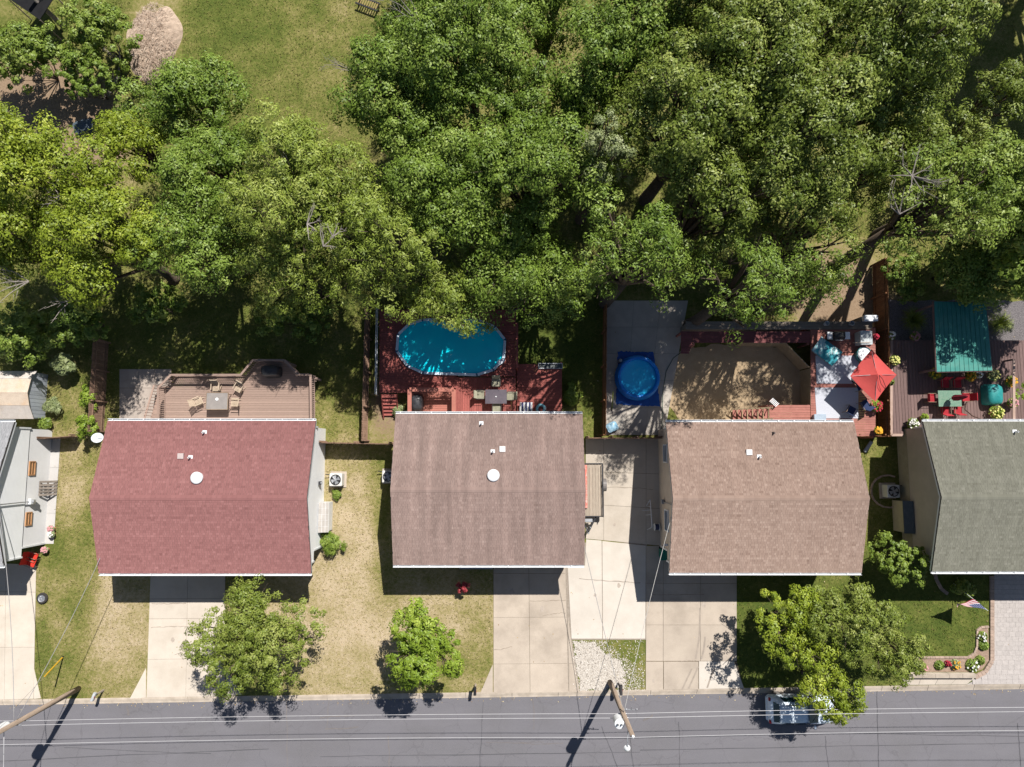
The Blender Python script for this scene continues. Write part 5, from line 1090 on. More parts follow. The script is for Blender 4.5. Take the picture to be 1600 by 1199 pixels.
tw = thing('beach_towel', 'teal leaf patterned towel draped over a lounge chair by the grill', 'towel', (*at(1294, 549, 0).to_2d(), UZ)); m = MB(); n_ = 12; tq = [at(x, y, UZ + 0.45) for x, y in ((1284, 525), (1318, 550), (1302, 572), (1269, 547))]; g = random.Random(2)
for j in range(n_ + 1):
    for i in range(n_ + 1):
        v_ = tq[0].lerp(tq[1], i / n_).lerp(tq[3].lerp(tq[2], i / n_), j / n_); m.v.append((v_.x, v_.y, v_.z - 0.12 * (2 * j / n_ - 1) ** 2 + 0.02 * math.sin(i * 1.9) + g.uniform(-0.008, 0.008)))
m.f += [(j * (n_ + 1) + i, (j + 1) * (n_ + 1) + i, (j + 1) * (n_ + 1) + i + 1, j * (n_ + 1) + i + 1) for j in range(n_) for i in range(n_)]
m.build('cloth', towel_mat(), tw, True)
lc = thing('lounge_chair', 'lounge chair frame hidden under the teal towel', 'chair', (*at(1294, 549, 0).to_2d(), UZ)); m = MB()
for a_, b_ in ((0, 1), (3, 2)): m.tube([tq[a_].lerp(tq[b_], 0.05) + Vector((0, 0, -0.2)), tq[b_].lerp(tq[a_], 0.05) + Vector((0, 0, -0.2))], 0.02, 6)
m.build('frame', grey_metal, lc)
for a_ in range(4): q = tq[a_].lerp(tq[(a_ + 2) % 4], 0.14); MB().tube([(q.x, q.y, UZ), (q.x, q.y, UZ + 0.26)], 0.02, 6).build('leg', grey_metal, lc)
# grill
q = at(1312, 524, UZ + 1.0); r = thing('gas_grill', 'stainless gas grill with black lid beside the teal towel', 'grill', (q.x, q.y, UZ)); steel = M('stainless', (0.55, 0.56, 0.57), (0.48, 0.49, 0.5), metal=0.7, rough=0.35, fine=0.05)
MB().box((q.x, q.y, UZ + 0.42), (0.74, 0.5, 0.7)).build('cabinet', dark, r)
m = MB(); prf = [(-0.27, 0.78), (0.27, 0.78), (0.27, 0.95), (0.18, 1.08), (-0.12, 1.1), (-0.26, 0.98)]; m.add([(q.x - 0.34, q.y + a_, UZ + b_) for a_, b_ in prf] + [(q.x + 0.34, q.y + a_, UZ + b_) for a_, b_ in prf], [tuple(reversed(range(6))), tuple(range(6, 12))] + [(i, (i + 1) % 6, 6 + (i + 1) % 6, 6 + i) for i in range(6)])
ld = m.build('lid', black, r, bevel=0.02); MB().tube([(q.x - 0.25, q.y - 0.31, UZ + 0.93), (q.x + 0.25, q.y - 0.31, UZ + 0.93)], 0.02, 8).build('handle', steel, ld)
for s in (-1, 1): MB().box((q.x + s * 0.55, q.y, UZ + 0.84), (0.38, 0.48, 0.04)).build('side_shelf', steel, r, bevel=0.01)
for sx in (-1, 1):
    for sy in (-1, 1): MB().lathe((q.x + sx * 0.3, q.y + sy * 0.2, UZ), [(0.05, 0), (0.05, 0.07)], 10).build('wheel', black, r)
q = at(1353, 528, UZ + 0.7); r = thing('deck_cabinet', 'grey plastic storage cabinet beside the cedar fence', 'cabinet', (q.x, q.y, UZ)); cg = M('cabinet_grey', (0.46, 0.49, 0.50), (0.42, 0.45, 0.46), rough=0.5, fine=0.05)
MB().box((q.x, q.y, UZ + 0.36), (0.74, 0.86, 0.72)).build('body', cg, r)
for k in range(4): piece('lid_panel', r, (q.x - 0.29 + k * 0.193, q.y, UZ + 0.745), (0.185, 0.9, 0.04), cg)
MB().tube([at(1333, 536, UZ + 0.85), at(1360, 535, UZ + 0.85)], 0.02, 6).build('push_bar', M('tan_bar', (0.5, 0.38, 0.28)), r)
q = at(1351, 554, UZ + 0.5); r = thing('round_tub_table', 'round white topped table with dark teal rim under the umbrella edge', 'table', (q.x, q.y, UZ)); MB().lathe((q.x, q.y, UZ), [(0.42, 0), (0.5, 0.45), (0.50, 0.50), (0.44, 0.50), (0.44, 0.44)], 32).build('rim', M('teal_dark', (0.03, 0.12, 0.13), (0.04, 0.15, 0.16), rough=0.4), r, True); MB().lathe((q.x, q.y, UZ + 0.44), [(0.44, 0), (0.44, 0.03), (0.001, 0.03)], 32).build('table_top', white, r)
# umbrella
ap = at(1366, 585, UZ + 2.75); ed = [at(x, y, UZ + 2.2) for x, y in ((1328.5, 588), (1362, 546), (1401, 586), (1368, 628))]
um = thing('patio_umbrella', 'open red square patio umbrella at the cedar fence', 'umbrella', ((ed[0].x + ed[2].x) / 2, (ed[1].y + ed[3].y) / 2, UZ)); cx_, cy_ = um.location.x, um.location.y; ap = Vector((cx_, cy_, UZ + 2.72))
m = MB(); nseg = 8
for k in range(4):
    a_, b_ = ed[k], ed[(k + 1) % 4]; base = len(m.v)
    for i in range(nseg + 1):
        for j in range(nseg + 1):
            t_ = i / nseg; e_ = a_.lerp(b_, j / nseg); v_ = ap.lerp(e_, t_); sag = -0.10 * math.sin(math.pi * j / nseg) * t_ * (1 if True else 0) - 0.10 * math.sin(math.pi * t_); m.v.append((v_.x, v_.y, v_.z + sag))
    m.f += [(base + i * (nseg + 1) + j, base + (i + 1) * (nseg + 1) + j, base + (i + 1) * (nseg + 1) + j + 1, base + i * (nseg + 1) + j + 1) for i in range(nseg) for j in range(nseg)]
m.build('canopy', M('umbrella_red', (0.58, 0.095, 0.085), (0.54, 0.085, 0.078), fine=0.05, rough=0.9), um)
MB().tube([(cx_, cy_, UZ), (cx_, cy_, UZ + 2.7)], 0.025, 10).build('pole', grey_metal, um); MB().lathe((cx_, cy_, UZ), [(0.32, 0), (0.3, 0.06), (0.06, 0.1), (0.05, 0.3)], 20).build('base', dark, um)
for e_ in ed: MB().tube([(cx_, cy_, UZ + 2.62), (e_.x, e_.y, e_.z - 0.03)], 0.012, 5).build('rib', grey_metal, um)
lo = [ap + Vector((0.06, -0.05, 0.03)), ap + Vector((0.28, -0.28, -0.02)), ap + Vector((0.55, -0.72, -0.22)), ap + Vector((0.52, -0.85, -0.26)), ap + Vector((0.25, -0.6, -0.14)), ap + Vector((0.08, -0.25, 0.0)), ap + Vector((0.06, -0.05, 0.03))]
MB().tube(lo, 0.018, 6, False).build('cover_strap', black, um)
def sling_chair(label, px, py, ang, z, seat_m, group):
    p = at(px, py, z + 0.45); r = thing('patio_chair', label, 'chair', (0, 0, 0), group); MB().box((0, 0, 0.42), (0.5, 0.52, 0.05)).build('seat', seat_m, r, bevel=0.015); MB().beam((-0.26, 0, 0.44), (-0.40, 0, 0.95), 0.5, 0.05).build('backrest', seat_m, r, bevel=0.015)
    for s in (-1, 1):
        MB().tube([(0.24, s * 0.27, 0), (0.22, s * 0.28, 0.6), (-0.3, s * 0.28, 0.62)], 0.018, 6).build('armrest', MATS['bronze_frame'], r); MB().tube([(-0.3, s * 0.27, 0), (-0.24, s * 0.27, 0.5)], 0.018, 6).build('leg', MATS['bronze_frame'], r)
    r.location = (p.x, p.y, z); r.rotation_euler.z = R(ang); return r
navy = M('navy_sling', (0.03, 0.05, 0.12), (0.04, 0.06, 0.14), rough=0.9)
sling_chair('dark blue patio chair on the lower rug', 1330, 641, 60, UZ, navy, 'chairs under the red umbrella'); sling_chair('dark blue patio chair under the umbrella near the upper rug', 1345, 603, -160, UZ, navy, 'chairs under the red umbrella'); sling_chair('dark patio chair beside the red flowering pot', 1352, 632, 120, UZ, navy, 'chairs under the red umbrella')
q = at(1210, 629, UZ + 0.35); r = thing('shoe_rack', 'small white slatted rack at the top of the yard stairs', 'rack', (q.x, q.y, UZ))
for i in range(6): piece('slat', r, (q.x - 0.18 + i * 0.07, q.y + 0.16 - i * 0.065, UZ + 0.35), (0.05, 0.32, 0.02), white, (0, 0, R(-48)))
for s in (-1, 1): piece('leg', r, (q.x - s * 0.16, q.y + s * 0.15, UZ + 0.17), (0.05, 0.25, 0.34), deck_rust, (0, 0, R(-48)))
q = at(1281, 652, UZ + 0.3); r = thing('plastic_bin', 'pale blue grey plastic bin at the gutter of the brown roof', 'bin', (q.x, q.y, UZ)); MB().box((q.x, q.y, UZ + 0.16), (0.72, 0.34, 0.32)).build('tub', M('bin_blue', (0.33, 0.40, 0.48), (0.3, 0.36, 0.44), rough=0.4), r, bevel=0.03); MB().box((q.x, q.y, UZ + 0.34), (0.76, 0.38, 0.04)).build('lid', MATS['bin_blue'], r, bevel=0.01)

# ------------------------------------------------------------------ potted plants
BLOOM = {k: M('bloom_' + k, c, tuple(x_ * 0.8 for x_ in c), rough=0.8, rand=0.1) for k, c in dict(white=(0.75, 0.74, 0.70), yellow=(0.68, 0.50, 0.03), orange=(0.72, 0.36, 0.03), red=(0.50, 0.03, 0.06), pink=(0.62, 0.30, 0.32), lemon=(0.62, 0.60, 0.20)).items()}
terra = M('terracotta', (0.40, 0.19, 0.12), (0.33, 0.15, 0.09), rough=0.9, fine=0.12)
def potted(label, px, py, rpx, z, kind, bloom, group='flower pots on the decks', nb=26, pot=True, hgt=None, name='potted_plant'):
    global TREE_N; TREE_N += 1; g = random.Random(TREE_N); hp = 0.34 if pot else 0.02; hh = hgt or 0.42; p = at(px, py, z + hp + hh * 0.6); r_ = rpx * (CAM_H - z - hp) / F_PX
    r = thing(name, label, 'plant', (p.x, p.y, z), group)
    if pot: MB().lathe((p.x, p.y, z), [(r_ * 0.45, 0), (r_ * 0.62, hp), (r_ * 0.66, hp), (r_ * 0.56, hp - 0.03), (0.001, hp - 0.04)], 18).build('pot', terra, r, False)
    n = 260; gq = np.random.default_rng(TREE_N); a = gq.random(n) * 6.2832; q = np.sqrt(gq.random(n)); P = np.stack([p.x + r_ * q * np.cos(a), p.y + r_ * q * np.sin(a), z + hp + hh * (1 - q ** 2 * 0.8) * gq.uniform(0.55, 1.0, n)], 1)
    Nn = np.stack([np.cos(a) * q, np.sin(a) * q, np.full(n, 0.9)], 1) + gq.normal(size=(n, 3)) * 0.4; L = gq.uniform(0.10, 0.2, n); leaf_mesh('foliage', P, Nn, L, L * 0.5, gq.normal(0.5, 0.25, n), LEAF[kind], r)
    if bloom:
        m = MB()
        for i in range(nb):
            a_ = g.uniform(0, 6.28); q_ = math.sqrt(g.random()) * 0.95; c_ = (p.x + r_ * q_ * math.cos(a_), p.y + r_ * q_ * math.sin(a_), z + hp + hh * (1.08 - q_ ** 2 * 0.8)); s_ = g.uniform(0.04, 0.075)
            m.lathe(c_, [(0.012, -0.03), (s_, 0.0), (s_ * 0.7, 0.02), (0.001, 0.012)], 6)
        m.build('blossom', BLOOM[bloom], r)
    return r
BZ = 1.0
potted('pot of red flowers just below the red umbrella', 1371, 634, 10, UZ, 'lime', 'red'); potted('orange flowers at the corner between the two decks', 1374, 673, 6, UZ, 'yellow', 'orange', nb=40, hgt=0.25)
potted('red pot beside the grey cabinet', 1369, 526, 5, UZ, 'red', 'red')
for (px, py, r_, kd, bl, lab) in ((1429, 662, 9, 'green', 'white', 'pot of white flowers by the corner of the grey green roof'), (1519, 588, 8, 'yellow', 'orange', 'pot of orange yellow flowers in front of the green pavilion'), (1463, 584, 9, 'green', 'yellow', 'shaded pot of yellow flowers left of the pavilion front'),
        (1476, 585, 6, 'pale', None, 'grey leaved plant left of the pavilion front'), (1555, 586, 10, 'pale', 'lemon', 'pot of pale yellow flowers above the teal cover'), (1560, 645, 12, 'lime', 'lemon', 'pot of lemon coloured leaves below the teal cover'), (1400, 563, 8, 'shrub', 'lemon', 'yellow flower pot beside the tip of the red umbrella'),
        (1394, 524, 7, 'shrub', 'white', 'white flowers on the cedar fence corner'), (1447, 652, 6, 'lime', None, 'small lime plant at the rear gutter of the grey green roof'), (1585, 630, 8, 'lime', 'pink', 'pink flowers at the right edge of the brown deck'), (1583, 596, 9, 'lime', 'orange', 'orange leaved plant right of the teal cover'),
        (1531, 586, 5, 'pale', 'white', 'small white flowers right of the orange pot'), (1394, 597, 5, 'shrub', None, 'small green plant on the deck edge by the umbrella'), (1432, 525, 7, 'shrub', 'pink', 'low pink flowers under the tall grass tuft')):
    potted(lab, px, py, r_, BZ, kd, bl)

# ================================================================== FOURTH YARD: brown deck
H4 = HOUSES['green']; wy4 = H4['wy1'] + 0.06
bdk = thing('brown_deck', 'brown plank deck behind the grey green roofed house', 'deck', (*at(1500, 620, 0).to_2d(), 0))
Q = dp([(1392, 532), (1640, 532), (1640, 656), (1440, 656), (1440, 680), (1392, 680)], BZ); xw4 = H4['wx0'] - 0.1
Q[2] = (Q[2][0], wy4); Q[3] = (xw4, wy4); Q[4] = (xw4, Q[4][1])
boards(bdk, [Q], BZ, 'y', 0.185, 0.02, deck_brown)
for a_, b_ in ((Q[0], Q[5]), (Q[5], Q[4])): pbeam('edge_board', bdk, (*a_, BZ + 0.03), (*b_, BZ + 0.03), 0.16, 0.1, M('edge_tan', (0.42, 0.30, 0.25), (0.36, 0.25, 0.2), fine=0.12)); pbeam('skirt', bdk, (*a_, BZ / 2), (*b_, BZ / 2), 0.05, BZ - 0.12, deck_brown)
RL = dp([(1584, 562), (1584, 656)], BZ + 0.9); pbeam('rail_cap', bdk, (*RL[0], BZ + 0.9), (RL[1][0], wy4 + 0.2, BZ + 0.9), 0.16, 0.04, MATS['edge_tan'])
for k in range(4): piece('post', bdk, (RL[0][0], RL[0][1] + (wy4 + 0.2 - RL[0][1]) * k / 3, BZ + 0.44), (0.1, 0.1, 0.88), deck_brown)
pv = thing('pavilion', 'teal green flat roofed pavilion on the brown deck', 'pavilion', (*at(1503, 525, 0).to_2d(), 0)); PZ = 3.1
pr = [at(x, y, PZ) for x, y in ((1460, 471), (1541, 474), (1551, 579), (1464, 581))]; gm = M('green_metal', (0.035, 0.20, 0.17), (0.05, 0.24, 0.20), scale=1.5, fine=0.10, rough=0.5, stain=(0.16, 0.32, 0.26), sscale=0.8, samt=0.4, rand=0.06)
npn = 12; pan = None
for k in range(npn):
    u0, u1 = k / npn, (k + 1) / npn; a_, b_ = pr[0].lerp(pr[1], u0), pr[0].lerp(pr[1], u1 - 0.006); c_, d_ = pr[3].lerp(pr[2], u1 - 0.006), pr[3].lerp(pr[2], u0)
    MB().prism([(v_.x, v_.y) for v_ in (a_, b_, c_, d_)], PZ - 0.03, PZ).build('roof_panel', gm, pv)
    if k: pbeam('roof_seam', pv, Vector((a_.x, a_.y, PZ + 0.012)), Vector((d_.x, d_.y, PZ + 0.012)), 0.035, 0.03, gm)
for i in range(4): pbeam('roof_beam', pv, pr[i] + Vector((0, 0, -0.1)), pr[(i + 1) % 4] + Vector((0, 0, -0.1)), 0.09, 0.13, deck_brown); piece('post', pv, (pr[i].lerp(pr[(i + 2) % 4], 0.04).x, pr[i].lerp(pr[(i + 2) % 4], 0.04).y, (PZ - 0.17) / 2), (0.12, 0.12, PZ - 0.17), deck_brown)
tp = at(1484, 623, BZ + 0.72); tb = thing('garden_table', 'green glass garden table with a closed umbrella through it', 'table', (tp.x, tp.y, BZ)); gg_ = M('green_glass', (0.13, 0.24, 0.17), (0.20, 0.29, 0.22), scale=9, rough=0.15, fine=0.15, spec=0.6)
MB().box((tp.x, tp.y, BZ + 0.72), (1.5, 1.05, 0.025)).build('table_top', gg_, tb, bevel=0.01)
for sx in (-1, 1):
    for sy in (-1, 1): MB().tube([(tp.x + sx * 0.66, tp.y + sy * 0.44, BZ), (tp.x + sx * 0.64, tp.y + sy * 0.42, BZ + 0.705)], 0.022, 8).build('leg', M('green_paint', (0.03, 0.12, 0.07), (0.03, 0.1, 0.06)), tb)
cu = thing('closed_umbrella', 'closed dark red umbrella standing through the green table', 'umbrella', (tp.x, tp.y, BZ)); MB().tube([(tp.x, tp.y, BZ + 0.0), (tp.x, tp.y, BZ + 2.45)], 0.022, 8).build('pole', grey_metal, cu)
m = MB(); n_ = 16; rows = []
for (rr_, zz) in ((0.15, 1.15), (0.17, 1.4), (0.13, 1.9), (0.06, 2.4), (0.01, 2.48)): m.v += [(tp.x + rr_ * (1 + 0.25 * (k % 2)) * math.cos(k * math.pi / 8), tp.y + rr_ * (1 + 0.25 * (k % 2)) * math.sin(k * math.pi / 8), BZ + zz) for k in range(16)]
m.f += [(i * 16 + k, i * 16 + (k + 1) % 16, (i + 1) * 16 + (k + 1) % 16, (i + 1) * 16 + k) for i in range(4) for k in range(16)]; m.build('folded_canopy', M('maroon_cloth', (0.22, 0.015, 0.035), (0.3, 0.03, 0.05), rough=0.9), cu); MB().lathe((tp.x, tp.y, BZ), [(0.28, 0), (0.25, 0.06), (0.05, 0.1)], 18).build('base', dark, cu)
redseat = M('red_cushion', (0.48, 0.035, 0.05), (0.40, 0.03, 0.04), rough=0.9, fine=0.08)
for (px, py, an, lab) in ((1477, 641, 90, 'red cushioned chair below the green table, left one'), (1497, 640, 90, 'red cushioned chair below the green table, right one'), (1456, 622, 0, 'red cushioned chair at the left end of the green table'), (1477, 600, -90, 'shaded red chair behind the green table, left one'), (1496, 600, -90, 'shaded red chair behind the green table, right one'), (1510, 621, 180, 'red cushioned chair at the right end of the green table')):
    sling_chair(lab, px, py, an, BZ, redseat, 'red chairs around the green table')
tc = M('teal_cover', (0.03, 0.27, 0.26), (0.02, 0.20, 0.20), scale=3, rough=0.45, fine=0.12); o = covered_grill('box under a wrinkled teal cover on the brown deck', 1558, 616, BZ, 1.0, 1.35, 0.85, R(-2), 12, tc); o.name = 'covered_box'; o['category'] = 'cover'
hs_ = [at(1512, 592, BZ + .03), at(1524, 600, BZ + .03), at(1527, 612, BZ + .03), at(1519, 624, BZ + .03), at(1510, 630, BZ + .03), at(1508, 640, BZ + .03), at(1520, 650, BZ + .03), at(1536, 656, BZ + .03)]
tag(MB().tube(hs_, 0.018, 6).build('garden_hose', M('hose_brown', (0.12, 0.07, 0.05)), None, True), 'thin hose curling over the brown deck boards', 'hose')
def grass_tuft(label, px, py, rpx, z, seed):
    p = at(px, py, z + 0.5); r_ = rpx * 45 / F_PX; root = thing('ornamental_grass', label, 'plant', (p.x, p.y, z), 'ornamental grasses by the pavilion'); g = random.Random(seed); m = MB(); tn = []
    for i in range(420):
        a = g.uniform(0, 6.28); L = r_ * g.uniform(0.5, 1.1); hgt = g.uniform(0.5, 1.0); wd = 0.014; s = Vector((-math.sin(a), math.cos(a), 0)) * wd; prev = None; base = len(m.v)
        for k in range(5):
            t_ = k / 4; q_ = Vector((p.x + math.cos(a) * L * t_, p.y + math.sin(a) * L * t_, z + hgt * math.sin(t_ * 2.3) * 1.0)); w_ = 1 - t_ * 0.85; m.v += [tuple(q_ - s * w_), tuple(q_ + s * w_)]
        m.f += [(base + 2 * k, base + 2 * k + 1, base + 2 * k + 3, base + 2 * k + 2) for k in range(4)]; tv = g.uniform(0.2, 1.0); tn += [tv] * 4
    m.build('blades', LEAF['locust'], root, tone=tn); MB().lathe((p.x, p.y, z - 0.02), [(0.14, 0), (0.12, 0.1), (0.05, 0.18)], 12).build('crown_base', bark, root); return root
grass_tuft('arching grass tuft left of the green pavilion', 1427, 500, 23, 0.02, 1); grass_tuft('arching grass tuft right of the green pavilion', 1562, 505, 22, 0.02, 2)
# side yard between the brown and green roofs
p0, p1 = at(1410, 784, 1.45), at(1411, 833, 1.45); xw = H4['wx0'] - 0.02; xo = at(1411, 808, 1.3).x
bx_ = thing('storage_lean_to', 'tan storage lean-to with slate lid beside the grey green roofed house', 'storage box', (xo, (p0.y + p1.y) / 2, 0)); pf = [(xw, 0), (xo + 0.05, 0), (xo + 0.05, 1.3), (xw, 1.5)]; tanp = M('tan_panel', (0.46, 0.42, 0.30), (0.40, 0.36, 0.26), rough=0.7, fine=0.08)
MB().add([(x_, p0.y, z_) for x_, z_ in pf] + [(x_, p1.y, z_) for x_, z_ in pf], [(3, 2, 1, 0), (4, 5, 6, 7), (1, 5, 4, 0), (2, 6, 5, 1), (3, 7, 6, 2), (0, 4, 7, 3)]).build('box', tanp, bx_)
MB().add([(xw, p0.y + .04, 1.51), (xo, p0.y + .04, 1.31), (xo, p1.y - .04, 1.31), (xw, p1.y - .04, 1.51), (xw, p0.y + .04, 1.56), (xo, p0.y + .04, 1.36), (xo, p1.y - .04, 1.36), (xw, p1.y - .04, 1.56)], [(0, 1, 2, 3), (7, 6, 5, 4), (0, 4, 5, 1), (1, 5, 6, 2), (2, 6, 7, 3), (3, 7, 4, 0)]).build('lid', M('slate_lid', (0.07, 0.09, 0.11), (0.09, 0.11, 0.13), rough=0.6), bx_)
eb = thing('curved_edging', 'curved brick edging around the shaded air conditioner', 'edging', (*gp(1372, 768), 0))
for k in range(11):
    a = R(75 + 21 * k); c_ = at(1388, 768, 0.06); piece('brick', eb, (c_.x + 1.15 * math.cos(a), c_.y + 1.05 * math.sin(a), 0.06), (0.10, 0.36, 0.12), edge_m, (0, 0, a))
q = at(1358, 698, 0.4); r = thing('downspout_extension', 'grey metal chute lying in the shade beside the short cedar fence', 'chute', (q.x, q.y, 0)); MB().beam(at(1351, 706, 0.1), at(1362, 690, 0.35), 0.22, 0.1).build('channel', grey_metal, r); MB().beam(at(1362, 690, 0.02), at(1362, 690, 0.3) , 0.1, 0.1).build('support', dark, r)

# ================================================================== BETWEEN HOUSES: trailer and bits
q0, q1 = at(915, 724, 0.75), at(943, 808, 0.75); xw2 = H2['wx1']
xl_, xr_ = q1.x - 1.95, q1.x; yt_, yb_ = q0.y, q1.y
tr_ = thing('utility_trailer', 'flat wooden utility trailer parked half under the mauve roof', 'trailer', ((xl_ + xr_) / 2, (yt_ + yb_) / 2, 0.03)); TZ = 0.62
npl = 9
for k in range(npl): piece('plank', tr_, (xl_ + 0.08 + (xr_ - xl_ - 0.16) * (k + 0.5) / npl, (yt_ + yb_) / 2, TZ), ((xr_ - xl_ - 0.16) / npl - 0.012, yt_ - yb_ - 0.12, 0.04), M('trailer_plank', (0.43, 0.37, 0.30), (0.35, 0.29, 0.235), stretch=(9, 1, 3), fine=0.18, rand=0.14, rough=0.95))
m = MB()
for s in (xl_ + 0.03, xr_ - 0.03): m.box((s, (yt_ + yb_) / 2, TZ + 0.02), (0.06, yt_ - yb_, 0.16)); m.box((s, (yt_ + yb_) / 2, TZ + 0.32), (0.045, yt_ - yb_, 0.05))
for s in (yt_ - 0.03, yb_ + 0.03): m.box(((xl_ + xr_) / 2, s, TZ + 0.02), (xr_ - xl_ - 0.124, 0.06, 0.158))
for k in range(6):
    for s in (xl_ + 0.03, xr_ - 0.03): m.box((s, yb_ + 0.06 + (yt_ - yb_ - 0.12) * k / 5, TZ + 0.198), (0.044, 0.05, 0.195))
m.build('frame', dark, tr_)
cxm = (xl_ + xr_) / 2; m = MB(); yt = at(925, 832, 0.5).y
for s in (-1, 1): m.beam((cxm + s * 0.62, yb_ + 0.2, TZ - 0.12), (cxm, yt, TZ - 0.12), 0.08, 0.1)
m.box((cxm, yb_ - 0.3, TZ - 0.08), (0.75, 0.06, 0.06)); tg_ = m.build('tongue', dark, tr_); MB().lathe((cxm, yt - 0.05, TZ - 0.12), [(0.06, 0), (0.07, 0.06), (0.05, 0.12)], 12).build('coupler', steel, tg_); MB().tube([(cxm + 0.1, yt + 0.35, 0.05), (cxm + 0.1, yt + 0.35, TZ + 0.25)], 0.035, 8).build('jack', grey_metal, tg_)
MB().box((cxm, yb_ - 0.22, TZ + 0.06), (0.5, 0.2, 0.16)).build('tool_box', grey_metal, tr_)
for s, xs_ in ((-1, xl_ - 0.13), (1, xr_ + 0.13)):
    yc = at(949, 758, 0.5).y; wh = MB().tube([(xs_ - 0.09, yc, 0.36), (xs_ + 0.09, yc, 0.36)], 0.33, 22).build('wheel', black, tr_); MB().tube([(xs_ - 0.095, yc, 0.36), (xs_ + 0.095, yc, 0.36)], 0.18, 16).build('rim', grey_metal, wh)
    m = MB(); n_ = 9
    for k in range(n_ + 1):
        a = math.pi * k / n_; m.v += [(xs_ - 0.12, yc + 0.42 * math.cos(a), 0.36 + 0.42 * math.sin(a)), (xs_ + 0.12, yc + 0.42 * math.cos(a), 0.36 + 0.42 * math.sin(a))]
    m.f += [(2 * k, 2 * k + 1, 2 * k + 3, 2 * k + 2) for k in range(n_)]; m.build('fender', M('fender_grey', (0.20, 0.18, 0.17), (0.16, 0.145, 0.14), rough=0.5), tr_)
    MB().box((xs_ - s * 0.11, yc, 0.36), (0.06, 0.08, 0.08)).build('axle', dark, tr_)
xr_r = at(917.5, 770, 0.9).x; bn = thing('loading_ramp', 'faded red panel standing on the trailer under the roof edge', 'panel', (xr_r - 0.1, (q0.y + q1.y) / 2, TZ)); yA, yB = at(916, 727, 0.8).y, at(916, 794, 0.8).y
rp_m = M('faded_red', (0.55, 0.13, 0.10), (0.62, 0.25, 0.2), scale=3, rough=0.7, stain=(0.7, 0.62, 0.58), sscale=3.0, samt=0.8)
MB().beam((xr_r - 0.14, yA, TZ + 0.13), (xr_r - 0.14, yB, TZ + 0.13), 0.30, 0.2).build('panel', rp_m, bn, bevel=0.01); MB().beam((xr_r - 0.3, yA, TZ + 0.26), (xr_r - 0.3, yB, TZ + 0.26), 0.05, 0.05).build('edge_strip', white, bn)
alu = M('white_tube', (0.62, 0.63, 0.66), (0.55, 0.56, 0.6), rough=0.4, fine=0.05)
lf = thing('bike_rack', 'white metal frame with a triangular foot standing on the shaded driveway', 'rack', (*gp(1014, 800), 0.03)); m = MB()
m.tube([at(1016, 780, 0.5), at(1019, 824, 0.5)], 0.035, 8); m.tube([at(1016, 781, 0.5), at(1010, 791, 0.06), at(1017, 792, 0.5)], 0.03, 8); m.tube([at(1019, 824, 0.5), at(1011, 828, 0.06)], 0.025, 8); m.build('frame', alu, lf, True)
for k, y in enumerate((797, 804)): MB().tube([at(1017, y, 0.5), at(1009 - 6 * (1 - k), y + 1, 0.25)], 0.018, 6).build('arm', alu, lf)
for s in (0.02,): MB().tube([at(1018, 824, 0.5), at(1018, 824, 0.04)], 0.025, 8).build('leg', alu, lf)
q = at(1026.5, 824, 0.5); r = thing('hose_reel', 'white hose reel at the wall of the brown roofed house', 'hose reel', (q.x, q.y, 0.03)); MB().tube([(q.x - 0.1, q.y, 0.38), (q.x + 0.14, q.y, 0.38)], 0.19, 18).build('drum', M('navy_hose', (0.03, 0.04, 0.09), (0.05, 0.06, 0.12)), r)
for s in (-0.13, 0.17): MB().tube([(q.x + s - 0.015, q.y, 0.38), (q.x + s + 0.015, q.y, 0.38)], 0.24, 20).build('side_disc', white, r); MB().box((q.x + s, q.y, 0.12), (0.03, 0.34, 0.18)).build('foot', white, r)
q = at(1029, 845, 0.3); r = thing('floodlight', 'small white lamp on the corner of the brown roofed house', 'lamp', (H3['wx0'] - 0.05, q.y, 2.3)); MB().box((H3['wx0'] - 0.05, q.y, 2.35), (0.08, 0.12, 0.14)).build('bracket', white, r); MB().lathe((H3['wx0'] - 0.16, q.y, 2.3), [(0.04, 0), (0.09, 0.12), (0.001, 0.13)], 14).build('shade', white, r)
q = at(1041, 872, 0.9); xb_ = H3['wx0'] + 0.15; r = thing('wheelie_bin', 'green wheeled bin at the corner below the brown roof', 'bin', (xb_, q.y, 0.04)); gb = M('bin_green', (0.01, 0.16, 0.11), (0.012, 0.13, 0.09), rough=0.45)
yq = HOUSES['brown']['wy0'] - 0.42; r.location.y = yq
m = MB(); m.add([(xb_ - 0.24, yq - .25, .06), (xb_ + .24, yq - .25, .06), (xb_ + .24, yq + .25, .06), (xb_ - .24, yq + .25, .06), (xb_ - .3, yq - .33, .98), (xb_ + .3, yq - .33, .98), (xb_ + .3, yq + .33, .98), (xb_ - .3, yq + .33, .98)], [(3, 2, 1, 0), (4, 5, 6, 7), (0, 1, 5, 4), (1, 2, 6, 5), (2, 3, 7, 6), (3, 0, 4, 7)]); m.build('body', gb, r, bevel=0.02); MB().box((xb_, yq, 1.02), (0.66, 0.74, 0.06)).build('lid', gb, r, bevel=0.02)
for s in (-1, 1): MB().tube([(xb_ + s * 0.2 - 0.03, yq + 0.3, 0.14), (xb_ + s * 0.2 + 0.03, yq + 0.3, 0.14)], 0.1, 14).build('wheel', black, r)
